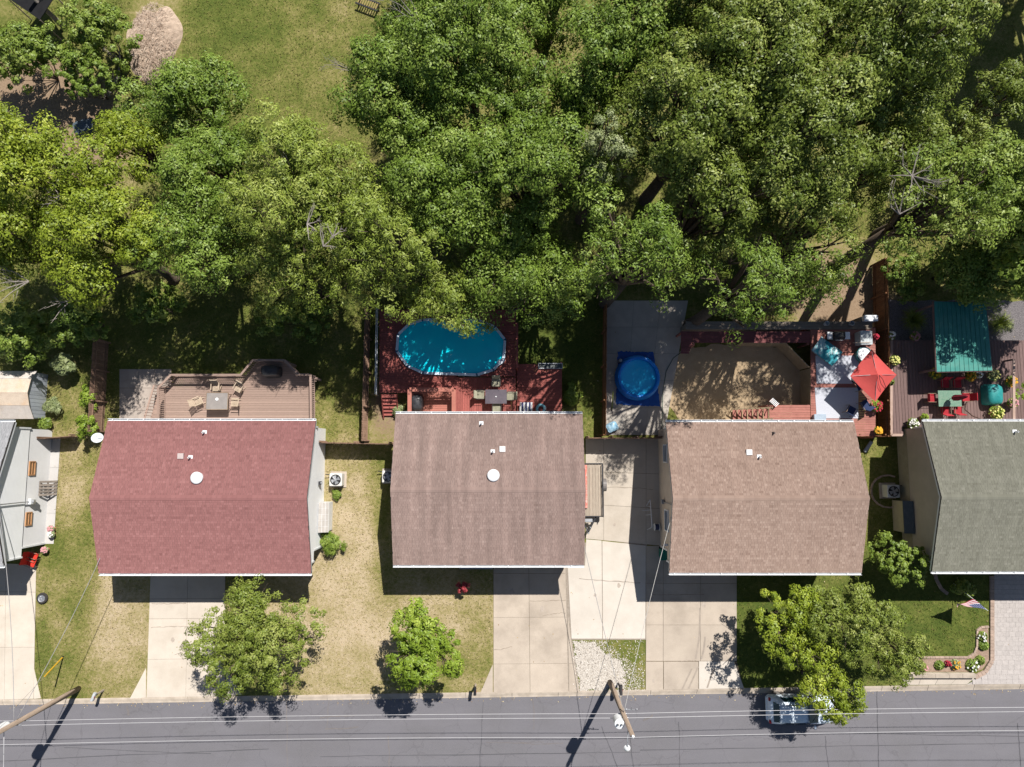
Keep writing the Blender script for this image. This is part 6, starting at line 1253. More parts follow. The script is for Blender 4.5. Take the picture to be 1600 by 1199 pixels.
def steps(label, px0, px1, py, n, hgt, hs):
    a_, b_ = at(px0, py, 0), at(px1, py, 0); r = thing('porch_steps', label, 'steps', ((a_.x + b_.x) / 2, a_.y, 0)); yw = hs['wy0'] - 0.03
    for k in range(n):
        z_ = hgt * (1 - k / n); y0_, y1_ = yw - 0.28 * k - (0.9 if k else 0), yw - 0.28 * (k + 1) - 0.9
        piece('step', r, ((a_.x + b_.x) / 2, (y0_ + y1_) / 2, z_ / 2), (b_.x - a_.x, y0_ - y1_ - 0.004, z_), M('step_grey', (0.40, 0.40, 0.42), (0.34, 0.34, 0.36), fine=0.1, rand=0.05))
steps('grey porch steps in the shadow of the mauve roof', 718, 770, 895, 2, 0.35, H2); steps('pale porch steps in the shadow of the brown roof', 1157, 1198, 905, 3, 0.5, H3)

# ================================================================== LEFT NEIGHBOUR
H0 = HOUSES['grey']; xg = H0['wx1'] - 0.04
q = at(69, 763, 0.6); r = thing('wood_pallet', 'weathered grey pallet leaning on the grey block wall', 'pallet', (xg + 0.45, q.y, 0.03)); pm = M('pallet_grey', (0.26, 0.22, 0.19), (0.20, 0.17, 0.145), fine=0.2, rand=0.15)
def PLT(u, v): return Vector((xg + 0.62 - 0.55 * u, q.y + v, 0.06 + 0.98 * u))
for k in range(5): pbeam('slat', r, PLT(0.02, -0.42 + 0.21 * k), PLT(1.0, -0.42 + 0.21 * k), 0.13, 0.03, pm)
for u in (0.08, 0.5, 0.92): pbeam('bearer', r, PLT(u, -0.46) + Vector((-0.05, 0, -0.03)), PLT(u, 0.46) + Vector((-0.05, 0, -0.03)), 0.09, 0.07, pm)
for (px, py, c_, lab) in ((78, 827, 'pink', 'pot of pale blossoms at the foot of the grey block wall, upper one'), (78, 835, 'white', 'white pot at the foot of the grey block wall'), (68, 860, 'pink', 'pink rimmed pot below the corner of the left edge house')): potted(lab, px, py, 5, 0.0, 'pale', c_, 'pots on the left patio', nb=30, hgt=0.2)
for (px, py, lab) in ((52, 870, 'bright red folding chair at the corner of the left edge house, upper one'), (49, 879, 'bright red folding chair at the corner of the left edge house, lower one')): sling_chair(lab, px, py, -20, 0.04, M('bright_red', (0.62, 0.04, 0.02), (0.55, 0.03, 0.02), rough=0.7), 'red folding chairs').name = 'red_chair'
q = at(66, 935, 0.12); r = thing('spare_wheel', 'car wheel lying flat on the grass beside the left driveway', 'wheel', (q.x, q.y, 0)); MB().lathe((q.x, q.y, 0), [(0.24, 0), (0.33, 0.03), (0.36, 0.1), (0.33, 0.19), (0.24, 0.22), (0.232, 0.2), (0.232, 0.02)], 28).build('tyre', M('tyre_rubber', (0.03, 0.028, 0.027), (0.045, 0.04, 0.038), rough=0.85), r, True); MB().lathe((q.x, q.y, 0.02), [(0.235, 0), (0.235, 0.16), (0.2, 0.13), (0.001, 0.12)], 24).build('rim', grey_metal, r)
m = MB()
for k in range(5): a = k * 1.2566; m.beam((q.x + 0.05 * math.cos(a), q.y + 0.05 * math.sin(a), 0.165), (q.x + 0.2 * math.cos(a), q.y + 0.2 * math.sin(a), 0.165), 0.07, 0.03)
m.build('spoke', steel, r)
# metal shed
SYs = [(580, 1.25), (592, 1.75), (614, 2.0), (634, 1.75), (655, 1.25)]; xe = at(46, 615, 1.8).x; xs0 = at(-90, 615, 1.8).x
shd = thing('metal_shed', 'faded metal shed with rusty panelled barrel roof at the left edge', 'shed', ((xe + xs0) / 2, at(0, 617, 0).y, 0)); SP = [(at(40, y, z).y, z) for y, z in SYs]
m = MB(); pf = [(SP[0][0] - 0.08, 0), (SP[0][0] - 0.08, 1.22)] + [(SP[1][0], 1.70), (SP[2][0], 1.95), (SP[3][0], 1.70)] + [(SP[4][0] + 0.08, 1.22), (SP[4][0] + 0.08, 0)]; nb_ = len(pf); X0_, X1_ = xs0 + 0.1, xe - 0.12
m.add([(X0_, y, z) for y, z in pf] + [(X1_, y, z) for y, z in pf], [tuple(range(nb_)), tuple(reversed(range(nb_, 2 * nb_)))] + [(i, nb_ + i, nb_ + (i + 1) % nb_, (i + 1) % nb_) for i in range(nb_)]); m.build('wall', M('shed_wall', (0.36, 0.38, 0.42), (0.31, 0.33, 0.37), rough=0.6), shd)
ysA, ysB = SP[0][0] - 0.1, SP[4][0] + 0.1
for k in range(12):
    yv = ysA + (ysB - ysA) * (k + 0.5) / 12; zt_ = np.interp(-yv, [-p_[0] for p_ in SP], [p_[1] for p_ in SP]) - 0.08; piece('wall_panel', shd, (X1_ + 0.012, yv, zt_ / 2), (0.02, abs(ysB - ysA) / 12 - 0.02, zt_ - 0.02), M('shed_panel', (0.46, 0.49, 0.54), (0.41, 0.44, 0.49), rough=0.5, rand=0.06))
cols = [M('shed_roof_pale', (0.55, 0.50, 0.46), (0.49, 0.44, 0.40), rough=0.5, stain=(0.55, 0.38, 0.24), sscale=1.2, samt=0.3), M('shed_roof_rust', (0.58, 0.48, 0.38), (0.52, 0.42, 0.33), rough=0.5, stain=(0.56, 0.34, 0.18), sscale=1.1, samt=0.6)]
for k in range(4):
    (ya_, za_), (yb2, zb2) = SP[k], SP[k + 1]
    for j in range(3):
        xa, xb = xe - (xe - xs0) * j / 3, xe - (xe - xs0) * (j + 1) / 3 + 0.012
        MB().add([(xa, ya_, za_), (xb, ya_, za_), (xb, yb2 + 0.012, zb2), (xa, yb2 + 0.012, zb2), (xa, ya_, za_ - .03), (xb, ya_, za_ - .03), (xb, yb2 + .012, zb2 - .03), (xa, yb2 + .012, zb2 - .03)], [(0, 1, 2, 3), (7, 6, 5, 4), (0, 4, 5, 1), (1, 5, 6, 2), (2, 6, 7, 3), (3, 7, 4, 0)]).build('roof_panel', cols[1 if k in (1, 2) else 0], shd)
# top left corner: shade sail, stump, brush pile, tarp
q = at(62, 33, 2.4); cs = [at(8, -6, 2.6), at(62, 31, 2.4), at(86, -6, 2.6), at(50, -60, 2.6)]
sl = thing('shade_canopy', 'corner of a black shade canopy at the top left edge', 'canopy', (q.x, q.y, 0)); m = MB(); m.add([tuple(v_) for v_ in cs] + [(v_.x, v_.y, v_.z - 0.04) for v_ in cs], [(0, 1, 2, 3), (7, 6, 5, 4), (0, 4, 5, 1), (1, 5, 6, 2), (2, 6, 7, 3), (3, 7, 4, 0)]); m.build('cloth', M('black_canvas', (0.012, 0.012, 0.014), (0.018, 0.018, 0.02), rough=0.95), sl)
for v_ in cs: MB().tube([(v_.x, v_.y, 0), (v_.x, v_.y, v_.z - 0.03)], 0.04, 8).build('post', timber, sl)
q = at(100, 43, 0); r = thing('tree_stump', 'grey dead stump pole in the vine thicket', 'stump', (q.x, q.y, 0)); MB().tube([(q.x, q.y, -0.1), (q.x, q.y, 0.4), (q.x - 0.25, q.y + 0.3, 3.6)], [0.26, 0.18, 0.13], 9).build('trunk', deadwood, r, True); bare_branches(r, (q.x - 0.2, q.y + 0.24, 3.0), 0.9, 3, 5)
m = MB(); n_ = 26; cb = gp(240, 68); rx, ry = 1.75, 3.1; g = random.Random(8)
for j in range(n_ + 1):
    for i in range(n_ + 1):
        u, v_ = i / n_ * 2 - 1, j / n_ * 2 - 1; rr_ = math.sqrt(u * u + v_ * v_) / 1.0; a = math.atan2(v_, u); k = max(abs(math.cos(a)), abs(math.sin(a))); wob = 1 + .12 * math.sin(2 * a + 1) + .08 * math.sin(3 * a) + .05 * math.sin(7 * a); uu, vv = u * k * wob, v_ * k * wob; r2 = min(1, math.hypot(u * k, v_ * k)); m.v.append((cb[0] + uu * rx, cb[1] + vv * ry, -0.02 + 0.75 * (1 - r2 ** 2) ** 0.8 + (g.uniform(-.06, .06) if r2 < 0.95 else 0)))
m.f += [(j * (n_ + 1) + i, j * (n_ + 1) + i + 1, (j + 1) * (n_ + 1) + i + 1, (j + 1) * (n_ + 1) + i) for j in range(n_) for i in range(n_)]
bp_ = thing('brush_pile', 'pale straw coloured brush pile beside the upper lawn', 'brush pile', (*cb, 0)); m.build('mound', M('straw_mound', (0.56, 0.44, 0.34), (0.45, 0.345, 0.26), scale=4, fine=0.3, fscale=22, rough=1, bump=0.8, bscale=20), bp_)
m = MB(); tn = []
for i in range(1500):
    a, q_ = g.uniform(0, 6.28), math.sqrt(g.random()) * 0.97; z_ = 0.75 * (1 - q_ ** 2) ** 0.8 + 0.02; p_ = Vector((cb[0] + rx * q_ * math.cos(a), cb[1] + ry * q_ * math.sin(a), z_)); b_ = g.uniform(0, 6.28); d = Vector((math.cos(b_), math.sin(b_), g.uniform(-.25, .35))) * g.uniform(0.12, 0.4); m.beam(p_ - d / 2 + Vector((0, 0, .03)), p_ + d / 2 + Vector((0, 0, .03)), 0.018, 0.012); tn += [g.uniform(0, 1)] * 6
o = m.build('straw', toned('straw', (0.36, 0.26, 0.19), (0.58, 0.46, 0.36), (0.70, 0.60, 0.49), 0.95), bp_, tone=tn); o['kind'] = 'stuff'
db = thing('dead_shrub', 'leafless grey dead shrub beside the brush pile', 'shrub', (*gp(186, 105), 0))
for k, (px, py) in enumerate(((188, 92), (182, 130), (175, 140))): q = at(px, py, 1.0); MB().tube([(*gp(186, 108), 0), (q.x, q.y, 1.0)], [0.06, 0.03], 6).build('stem', deadwood, db); bare_branches(db, q, 1.5, 7, 30 + k, math.pi, 1.9)
q = at(130, 195, 0.4); o = covered_grill('crumpled slate blue tarp heap in the shade by the yellow maples', 130, 196, 0.0, 1.5, 0.9, 0.4, 0.3, 33, M('slate_tarp', (0.06, 0.08, 0.10), (0.09, 0.115, 0.14), rough=0.6)); o.name = 'tarp_heap'; o['category'] = 'tarp'
q = at(575, 6, 0.4); r = thing('metal_bench', 'black metal bench with slatted top at the top edge of the lawn', 'bench', (q.x, q.y, 0)); rz_ = R(-22)
for k in range(9): piece('slat', r, (q.x + (k - 4) * 0.17 * math.cos(rz_), q.y + (k - 4) * 0.17 * math.sin(rz_), 0.45), (0.07, 0.5, 0.03), M('brass_slat', (0.30, 0.22, 0.08), (0.25, 0.18, 0.07)), (0, 0, rz_))
for s in (-1, 1): piece('rail', r, (q.x - s * 0.28 * math.sin(rz_), q.y + s * 0.28 * math.cos(rz_), 0.43), (1.7, 0.1, 0.08), black, (0, 0, rz_)); piece('leg', r, (q.x + s * 0.7 * math.cos(rz_), q.y + s * 0.7 * math.sin(rz_), 0.2), (0.08, 0.5, 0.40), black, (0, 0, rz_))

# ================================================================== STREET FURNITURE
PL, PR = at(123, 1076, 0), at(953, 1066, 0)
wire_m = M('cable', (0.50, 0.49, 0.50), (0.44, 0.43, 0.44), rough=0.4, fine=0.03)
def utility_pole(label, P, lamp):
    r = thing('utility_pole', label, 'utility pole', P, 'utility poles'); top = 8.4
    MB().tube([(P.x, P.y, -0.2), (P.x, P.y, 4), (P.x, P.y, top)], [0.17, 0.15, 0.115], 14).build('pole', pole_m, r, True)
    for z_ in (4.9, 5.5): MB().tube([(P.x - 0.25, P.y - 0.16, z_), (P.x + 0.25, P.y - 0.16, z_)], 0.03, 8).build('clamp', grey_metal, r)
    MB().lathe((P.x, P.y, top), [(0.05, -0.02), (0.05, 0.08), (0.08, 0.1), (0.05, 0.15), (0.07, 0.17), (0.001, 0.22)], 12).build('insulator', white, r)
    if lamp:
        t_ = MB().lathe((P.x - 0.42, P.y - 0.10, 5.75), [(0.001, 0), (0.24, 0.02), (0.26, 0.1), (0.26, 0.82), (0.28, 0.84), (0.26, 0.88), (0.1, 0.95), (0.001, 0.96)], 24).build('transformer', white, r, False)
        for s in (-0.1, 0.1): MB().lathe((P.x - 0.42 + s, P.y - 0.05, 6.7), [(0.03, 0), (0.05, 0.08), (0.03, 0.12), (0.05, 0.16), (0.001, 0.3)], 10).build('bushing', grey_metal, t_)
        MB().beam((P.x - 0.2, P.y - 0.05, 6.2), (P.x - 0.08, P.y, 6.2), 0.08, 0.3).build('transformer_bracket', grey_metal, r)
        br = MB().tube([(P.x, P.y - 0.1, 7.0), (P.x - 0.1, P.y - 0.55, 7.35), (P.x - 0.12, P.y - 1.0, 7.4)], 0.025, 8).build('lamp_arm', grey_metal, r)
        MB().lathe((P.x - 0.12, P.y - 1.1, 7.22), [(0.17, 0), (0.18, 0.04), (0.12, 0.14), (0.05, 0.2), (0.001, 0.21)], 18).build('lamp_head', white, br)
        for k, dx_ in enumerate((0.25, 0.55, 0.85)): MB().tube([(P.x + 0.08, P.y + 0.04, 4.75), (P.x + dx_, P.y + 0.0, 4.8), (P.x + dx_, P.y + 0.12 * (1 + k % 2), 5.0)], 0.02, 6).build('cable_bracket', grey_metal, r)
    return r
utility_pole('utility pole with white transformer and lamp at the gravel patch', PR, True); pl_ = utility_pole('plain utility pole leaning out of the left edge', PL, False)
MB().lathe((PL.x - 0.42, PL.y - 0.1, 5.75), [(0.001, 0), (0.24, 0.02), (0.26, 0.1), (0.26, 0.82), (0.1, 0.95), (0.001, 0.96)], 24).build('transformer', white, pl_)
def wire(label, pts, sag, r_=0.022, name='overhead_wire', mat=None, group='overhead wires'):
    path = []
    for a_, b_ in zip(pts, pts[1:]):
        a_, b_ = Vector(a_), Vector(b_)
        for k in range(17):
            t_ = k / 16; v_ = a_.lerp(b_, t_); v_.z -= sag * 4 * t_ * (1 - t_); path.append(v_)
        path.pop()
    path.append(Vector(pts[-1])); tag(MB().tube(path, r_, 6).build(name, mat or wire_m, None, True), label, 'wire', group)
D = PR - PL
for (dy, z_, sg, lab, rr_) in ((-0.17, 4.9, 0.25, 'upper of the two close cables over the street, nearest the kerb', 0.014), (-0.19, 5.5, 0.25, 'second overhead cable from the kerb', 0.014), (0.0, 8.62, 0.3, 'top wire running far out over the street', 0.012)):
    wire(lab, [(P_.x, P_.y + dy, z_) for P_ in (PL - D, PL, PR, PR + D)], sg, rr_)
svc = M('service_cable', (0.34, 0.33, 0.32), (0.28, 0.27, 0.27), rough=0.5)
HB = HOUSES['brown']; mast = solve_on(1046, 792, lambda x_, y_: 4.6); mast = Vector((HB['wx0'] - 0.1, at(1046, 790, 4.6).y, 4.75))
wire('service cable from the gravel patch pole to the brown roofed house', [(PR.x, PR.y + 0.15, 5.6), mast], 0.3, 0.014, 'service_cable', M('bright_cable', (0.55, 0.53, 0.50)), 'service drops')
wire('service cable from the gravel patch pole to the mauve roofed house', [(PR.x, PR.y + 0.15, 5.5), (H2['wx1'] + 0.2, at(915, 842, 4.3).y, 4.3)], 0.3, 0.016, 'service_cable', svc, 'service drops')
wire('service cable from the left pole to the red roofed house', [(PL.x, PL.y + 0.15, 5.6), (H['wx0'] - 0.2, at(160, 872, 4.3).y, 4.3)], 0.3, 0.018, 'service_cable', svc, 'service drops')
wire('service cable from the left pole to the left edge house', [(PL.x, PL.y + 0.15, 5.8), (H0['wx1'] + 0.12, at(8, 789, 4.6).y, 4.6)], 0.3, 0.018, 'service_cable', svc, 'service drops')
wire('pale cable running off the bottom left corner', [(PL.x - 0.1, PL.y - 0.1, 6.4), (PL.x - 1.0, PL.y - 14, 5.0)], 0.3, 0.02, 'service_cable', wire_m, 'service drops')
sm = thing('service_mast', 'electric service mast and meter on the beige wall of the brown roofed house', 'mast', (HB['wx0'] - 0.1, mast.y, 1.3)); MB().tube([(HB['wx0'] - 0.08, mast.y, 1.4), (HB['wx0'] - 0.08, mast.y, 4.3), (HB['wx0'] - 0.1, mast.y, 4.8)], 0.03, 8).build('conduit', grey_metal, sm); MB().lathe((HB['wx0'] - 0.1, mast.y, 4.76), [(0.05, 0), (0.08, 0.06), (0.001, 0.16)], 12).build('weatherhead', grey_metal, sm); MB().box((HB['wx0'] - 0.09, mast.y, 1.5), (0.14, 0.28, 0.42)).build('meter_box', grey_metal, sm)
xq, yq = H0['wx1'] + 0.10, at(8, 789, 4.6).y; sm = thing('service_mast', 'service mast with white meter on the left edge house wall', 'mast', (xq, yq, 1.5)); MB().tube([(xq, yq, 1.7), (xq, yq, 4.7)], 0.035, 8).build('conduit', grey_metal, sm); MB().lathe((xq, yq, 4.66), [(0.05, 0), (0.09, 0.06), (0.001, 0.18)], 12).build('weatherhead', grey_metal, sm); MB().box((xq + 0.03, yq, 1.75), (0.2, 0.36, 0.5)).build('meter_box', white, sm, bevel=0.02); MB().tube([(xq + 0.13, yq, 1.8), (xq + 0.24, yq, 1.8)], 0.1, 14).build('dial', grey_metal, sm)
ga = at(99, 1026, 0); gw = thing('guy_anchor', 'yellow guarded guy wire anchored in the left lawn', 'guy wire', ga); tp_ = Vector((PL.x, PL.y, 7.9)); d = (tp_ - ga).normalized(); MB().tube([ga, tp_], 0.010, 5).build('guy_wire', grey_metal, gw); MB().tube([ga + d * 0.15, ga + d * 2.3], 0.045, 8).build('guard_sleeve', M('guard_yellow', (0.62, 0.36, 0.02), (0.55, 0.31, 0.02)), gw); MB().lathe((ga.x, ga.y, 0), [(0.05, -0.05), (0.04, 0.12), (0.001, 0.15)], 8).build('anchor_rod', dark, gw)
def mailbox(label, px, py, rz, col, s=1.0, flag=True):
    p = at(px, py, 1.1); g_ = Vector((p.x, p.y, 0)); r = thing('mailbox', label, 'mailbox', (p.x, p.y, 0.0), 'mailboxes at the kerb'); m = MB(); n_ = 10; L = 0.5 * s; w_ = 0.09 * s; pr_ = [(-w_, 0), (w_, 0), (w_, 0.13 * s)] + [(w_ * math.cos(a * math.pi / n_), 0.13 * s + w_ * math.sin(a * math.pi / n_)) for a in range(1, n_)] + [(-w_, 0.13 * s)]; k = len(pr_); ca, sa = math.cos(rz), math.sin(rz)
    vv = [(p.x + ca * x_ - sa * y_, p.y + sa * x_ + ca * y_, 1.0 + z_) for y_ in (-L / 2, L / 2) for x_, z_ in pr_]; m.add(vv, [tuple(reversed(range(k))) if False else tuple(range(k)), tuple(reversed(range(k, 2 * k)))] + [(i, k + i, k + (i + 1) % k, (i + 1) % k) for i in range(k)]); m.build('box', col, r)
    MB().box((p.x, p.y + 0.05, 0.5), (0.09, 0.09, 1.0)).build('post', timber if s == 1 else dark, r)
    MB().box((p.x + 0.1 * s, p.y, 1.18), (0.012, 0.12, 0.05)).build('flag', M('flag_red', (0.45, 0.03, 0.03)), r)
mailbox('black mailbox at the kerb by the mauve house driveway', 742, 1080, 0, black); mailbox('dark mailbox beside the foot of the transformer pole', 970, 1078, 0, M('box_brown', (0.05, 0.045, 0.045)), 1.15); mailbox('pale grey mailbox at the kerb of the left lawn', 146, 1089, R(-20), M('box_grey', (0.48, 0.5, 0.52)))

# ------------------------------------------------------------------ parked car
cpos = at(1249, 1106, 0.3); car = thing('parked_car', 'light blue hatchback parked at the kerb under the yellowing tree', 'car', (cpos.x, cpos.y, STREET_Z))
paint = M('car_paint', (0.66, 0.74, 0.82), (0.65, 0.73, 0.81), rough=0.25, fine=0.02, metal=0.0, coat=0.6)
st_ = [(-2.15, .70, .30, .70, .74, .60), (-2.08, .82, .24, .84, .92, .68), (-1.95, .86, .22, .92, 1.04, .70), (-1.62, .875, .22, .94, 1.42, .60), (-1.3, .88, .22, .94, 1.49, .63), (-0.4, .88, .22, .93, 1.51, .64), (0.15, .88, .22, .93, 1.46, .62), (0.95, .88, .22, .92, 1.00, .73), (1.25, .875, .22, .90, .965, .70), (1.85, .85, .22, .80, .86, .62), (2.08, .78, .26, .66, .72, .55), (2.16, .68, .32, .55, .58, .45)]
ox, oy, oz = cpos.x, cpos.y, STREET_Z; m = MB(); k = 11
for (x_, W, zl_, zb_, zt_, wr) in st_:
    half_ = [(W * 0.93, zl_), (W, zl_ + 0.18), (W * 1.0, (zl_ + zb_) / 2 + 0.08), (W * 0.965, zb_), (wr, zt_ - 0.02)]
    m.v += [(ox + x_, oy + y_, oz + z_) for y_, z_ in half_] + [(ox + x_, oy, oz + zt_ + 0.015)] + [(ox + x_, oy - y_, oz + z_) for y_, z_ in reversed(half_)]
for i in range(len(st_) - 1): m.f += [(i * k + j, (i + 1) * k + j, (i + 1) * k + (j + 1) % k, i * k + (j + 1) % k) for j in range(k)]
m.f += [tuple(range(k)), tuple(reversed([(len(st_) - 1) * k + j for j in range(k)]))]; body = m.build('body', paint, car, True)
sf = body.modifiers.new('sub', 'SUBSURF'); sf.levels = 1; sf.render_levels = 1
def pane_q(nm, pts, mat=glass, parent=car): 
    m = MB(); n_ = len(pts); m.add([(ox + x_, oy + y_, oz + z_) for x_, y_, z_ in pts] + [(ox + x_, oy + y_ * 0.985, oz + z_ - 0.02) for x_, y_, z_ in pts], [tuple(range(n_)), tuple(reversed(range(n_, 2 * n_)))] + [(i, n_ + i, n_ + (i + 1) % n_, (i + 1) % n_) for i in range(n_)]); return m.build(nm, mat, parent)
tint = M('car_glass', (0.012, 0.03, 0.035), (0.015, 0.035, 0.04), rough=0.06, spec=0.6, fine=0.02)
ws = pane_q('windscreen', [(0.20, -.57, 1.465), (0.92, -.69, 1.045), (0.95, 0, 1.065), (0.92, .69, 1.045), (0.20, .57, 1.465), (0.18, 0, 1.5)], tint)
pane_q('rear_window', [(-1.92, -.62, 1.12), (-1.66, -.55, 1.43), (-1.66, .55, 1.43), (-1.92, .62, 1.12)], tint)
for s in (-1, 1): 
    for (xa, xb) in ((-1.45, -0.65), (-0.6, 0.25)): pane_q('side_window', [(xa, s * .845, 1.02), (xb + (0.35 if xb > 0 else 0), s * .845, 1.02), (xb, s * .70, 1.38), (xa + (0.15 if xa < -1 else 0), s * .70, 1.38)], tint)
    for xw_ in (-1.38, 1.36):
        wh = MB().tube([(ox + xw_, oy + s * 0.70, oz + 0.31), (ox + xw_, oy + s * 0.885, oz + 0.31)], 0.31, 22).build('wheel', MATS['tyre_rubber'], car); MB().tube([(ox + xw_, oy + s * 0.86, oz + 0.31), (ox + xw_, oy + s * 0.893, oz + 0.31)], 0.2, 16).build('rim', steel, wh)
    MB().box((ox + 0.72, oy + s * 1.0, oz + 1.0), (0.12, 0.2, 0.13)).build('mirror', paint, car, bevel=0.03)
    MB().box((ox + 2.02, oy + s * 0.58, oz + 0.66), (0.2, 0.26, 0.1)).build('headlight', M('lamp_clear', (0.7, 0.72, 0.74), (0.65, 0.66, 0.68), rough=0.15), car, bevel=0.03); MB().box((ox - 2.06, oy + s * 0.68, oz + 0.86), (0.12, 0.2, 0.16)).build('tail_light', M('lamp_red', (0.35, 0.02, 0.02), (0.3, 0.02, 0.02), rough=0.2), car, bevel=0.02)
MB().box((ox - 2.13, oy, oz + 0.47), (0.1, 1.45, 0.2)).build('rear_bumper', paint, car, bevel=0.04)
for s in (-1, 1): MB().beam((ox - 1.3, oy + s * 0.55, oz + 1.55), (ox - 0.1, oy + s * 0.55, oz + 1.55), 0.03, 0.03).build('roof_rail', dark, car)
MB().beam((ox + 0.82, oy - 0.2, oz + 1.10), (ox + 0.45, oy - 0.5, oz + 1.34), 0.02, 0.015).build('wiper', black, car)

# ------------------------------------------------------------------ front of the right hand house: flag, bed, low wall
fl = thing('flagpole', 'thin flagpole with a drooping striped flag beside the paver drive', 'flag', (*gp(1490, 912), 0)); f0 = Vector((*gp(1490, 912), 0)); f1 = Vector((*gp(1503, 941), 2.45)); MB().tube([f0, f1], 0.018, 8).build('pole', white, fl)
ft, fb = f1 - (f1 - f0).normalized() * 0.06, f0.lerp(f1, 0.60); fe = at(1497, 947, 1.95)
cloth = None; red_ = M('flag_red_cloth', (0.42, 0.05, 0.08), (0.38, 0.045, 0.07), rough=0.9, fine=0.05); wht = M('flag_white_cloth', (0.70, 0.66, 0.66), (0.65, 0.61, 0.62), rough=0.9, fine=0.05); blu = M('flag_blue_cloth', (0.05, 0.075, 0.20), (0.045, 0.065, 0.18), rough=0.9, fine=0.05)
def FP(u, v):   # u along the fly 0..1, v across the hoist 0 (top) .. 1
    a_ = ft.lerp(fb, v); e_ = fe + Vector((0.10 * (v - .5), 0.22 * (0.5 - v), -0.12 * v)); p_ = a_.lerp(e_, u); p_.z += -0.18 * math.sin(math.pi * u) * (0.4 + 0.6 * v) + 0.05 * math.sin(u * 9 + v * 3); p_.y += 0.04 * math.sin(u * 8 + v * 2); return p_
for k in range(13):
    m = MB(); u0 = 0.42 if k < 7 else 0.0; n_ = 10
    for i in range(n_ + 1): u = u0 + (1 - u0) * i / n_; m.v += [tuple(FP(u, k / 13)), tuple(FP(u, (k + 1) / 13))]
    m.f += [(2 * i, 2 * i + 1, 2 * i + 3, 2 * i + 2) for i in range(n_)]; m.build('stripe', red_ if k % 2 == 0 else wht, fl)
m = MB(); n_ = 6
for i in range(n_ + 1): m.v += [tuple(FP(0.42 * i / n_, 0)), tuple(FP(0.42 * i / n_, 7 / 13))]
m.f += [(2 * i, 2 * i + 1, 2 * i + 3, 2 * i + 2) for i in range(n_)]; ca_ = m.build('canton', blu, fl); m = MB()
for i in range(9):
    for j in range(6 if i % 2 == 0 else 5):
        v_ = (7 / 13) * (i + 0.8) / 9.6; u = 0.42 * (j + (0.6 if i % 2 == 0 else 1.1)) / 6.2; c_ = FP(u, v_); n_v = (FP(u + .01, v_) - c_).cross(FP(u, v_ + .01) - c_).normalized(); n_v = n_v if n_v.z > 0 else -n_v; t1 = (FP(u + .01, v_) - c_).normalized(); t2 = n_v.cross(t1); pts = []
        for q_ in range(10): rr_ = 0.022 if q_ % 2 == 0 else 0.009; pts.append(tuple(c_ + n_v * 0.006 + t1 * rr_ * math.cos(q_ * .6283) + t2 * rr_ * math.sin(q_ * .6283)))
        m.add(pts, [tuple(range(10))])
m.build('stars', wht, ca_)
sheet('flower_bed', [gp(*p_) for p_ in ((1430, 1028), (1512, 1028), (1521, 1022), (1526, 1010), (1527, 985), (1533, 981), (1544, 980), (1545, 1032), (1535, 1046), (1522, 1050), (1430, 1050))], 0.012, M('mulch', (0.40, 0.29, 0.22), (0.30, 0.21, 0.155), scale=5, fine=0.3, fscale=20, rough=1, bump=0.6, bscale=18))
be = thing('bed_edging', 'row of tan edging bricks around the corner flower bed', 'edging', (*gp(1490, 1028), 0))
def brick_row(parent, pts, ln, wd, ht, mat):
    for a_px, b_px in zip(pts, pts[1:]):
        a_, b_ = Vector((*gp(*a_px), 0)), Vector((*gp(*b_px), 0)); n_ = max(1, round((b_ - a_).length / ln)); d = (b_ - a_) / n_; rz = math.atan2(d.y, d.x)
        for k in range(n_): c_ = a_ + d * (k + 0.5); piece('brick', parent, (c_.x, c_.y, ht / 2), (d.length - 0.015, wd, ht), mat, (0, 0, rz))
brick_row(be, [(1430, 1027), (1512, 1027), (1521, 1021), (1525.5, 1010), (1526, 985), (1532, 980), (1544, 979)], 0.3, 0.12, 0.1, edge_m)
de = thing('drive_border', 'pinkish brick border along the paver drive', 'edging', (*gp(1549, 980), 0)); brick_row(de, [(1549, 900), (1549, 1032), (1538, 1050), (1522, 1058)], 0.22, 0.26, 0.11, edge_m)
rw = thing('low_retaining_wall', 'low concrete retaining wall in front of the flower bed', 'wall', (*gp(1470, 1054), 0)); brick_row(rw, [(1415, 1054), (1520, 1054)], 0.85, 0.26, 0.34, kerb_m)
fw = quad_slabs('footpath', [(1410, 1058), (1524, 1058), (1510, 1069.5), (1410, 1070.5)], 4, 1, concrete_new, top=0.04)
for (px, py, r_, kd, bl, lab) in ((1537, 996, 8, 'shrub', 'white', 'white flowering plant at the top of the corner bed'), (1539, 1010, 8, 'green', None, 'dark green plant in the middle of the corner bed'), (1534, 1033, 7, 'shrub', None, 'low green plant at the bend of the corner bed'), (1522, 1041, 10, 'green', 'white', 'spreading green plant with white flowers at the bend'), (1495, 1040, 8, 'pale', 'orange', 'orange tinted plant in the lower flower bed'), (1470, 1041, 7, 'green', None, 'small green plant in the lower flower bed'), (1445, 1044, 6, 'shrub', 'pink', 'pinkish plant nearest the street tree'), (1483, 1038, 4, 'red', 'red', 'small red plant in the lower flower bed')):
    potted(lab, px, py, r_, 0.012, kd, bl, 'plants in the corner flower bed', pot=False, nb=12, hgt=0.35, name='bed_plant')
ww = thing('curved_edging', 'curved brick path edging near the round light green shrub', 'edging', (*gp(1470, 915), 0)); brick_row(ww, [(1458, 885), (1462, 905), (1470, 920), (1480, 928)], 0.3, 0.2, 0.1, edge_m)

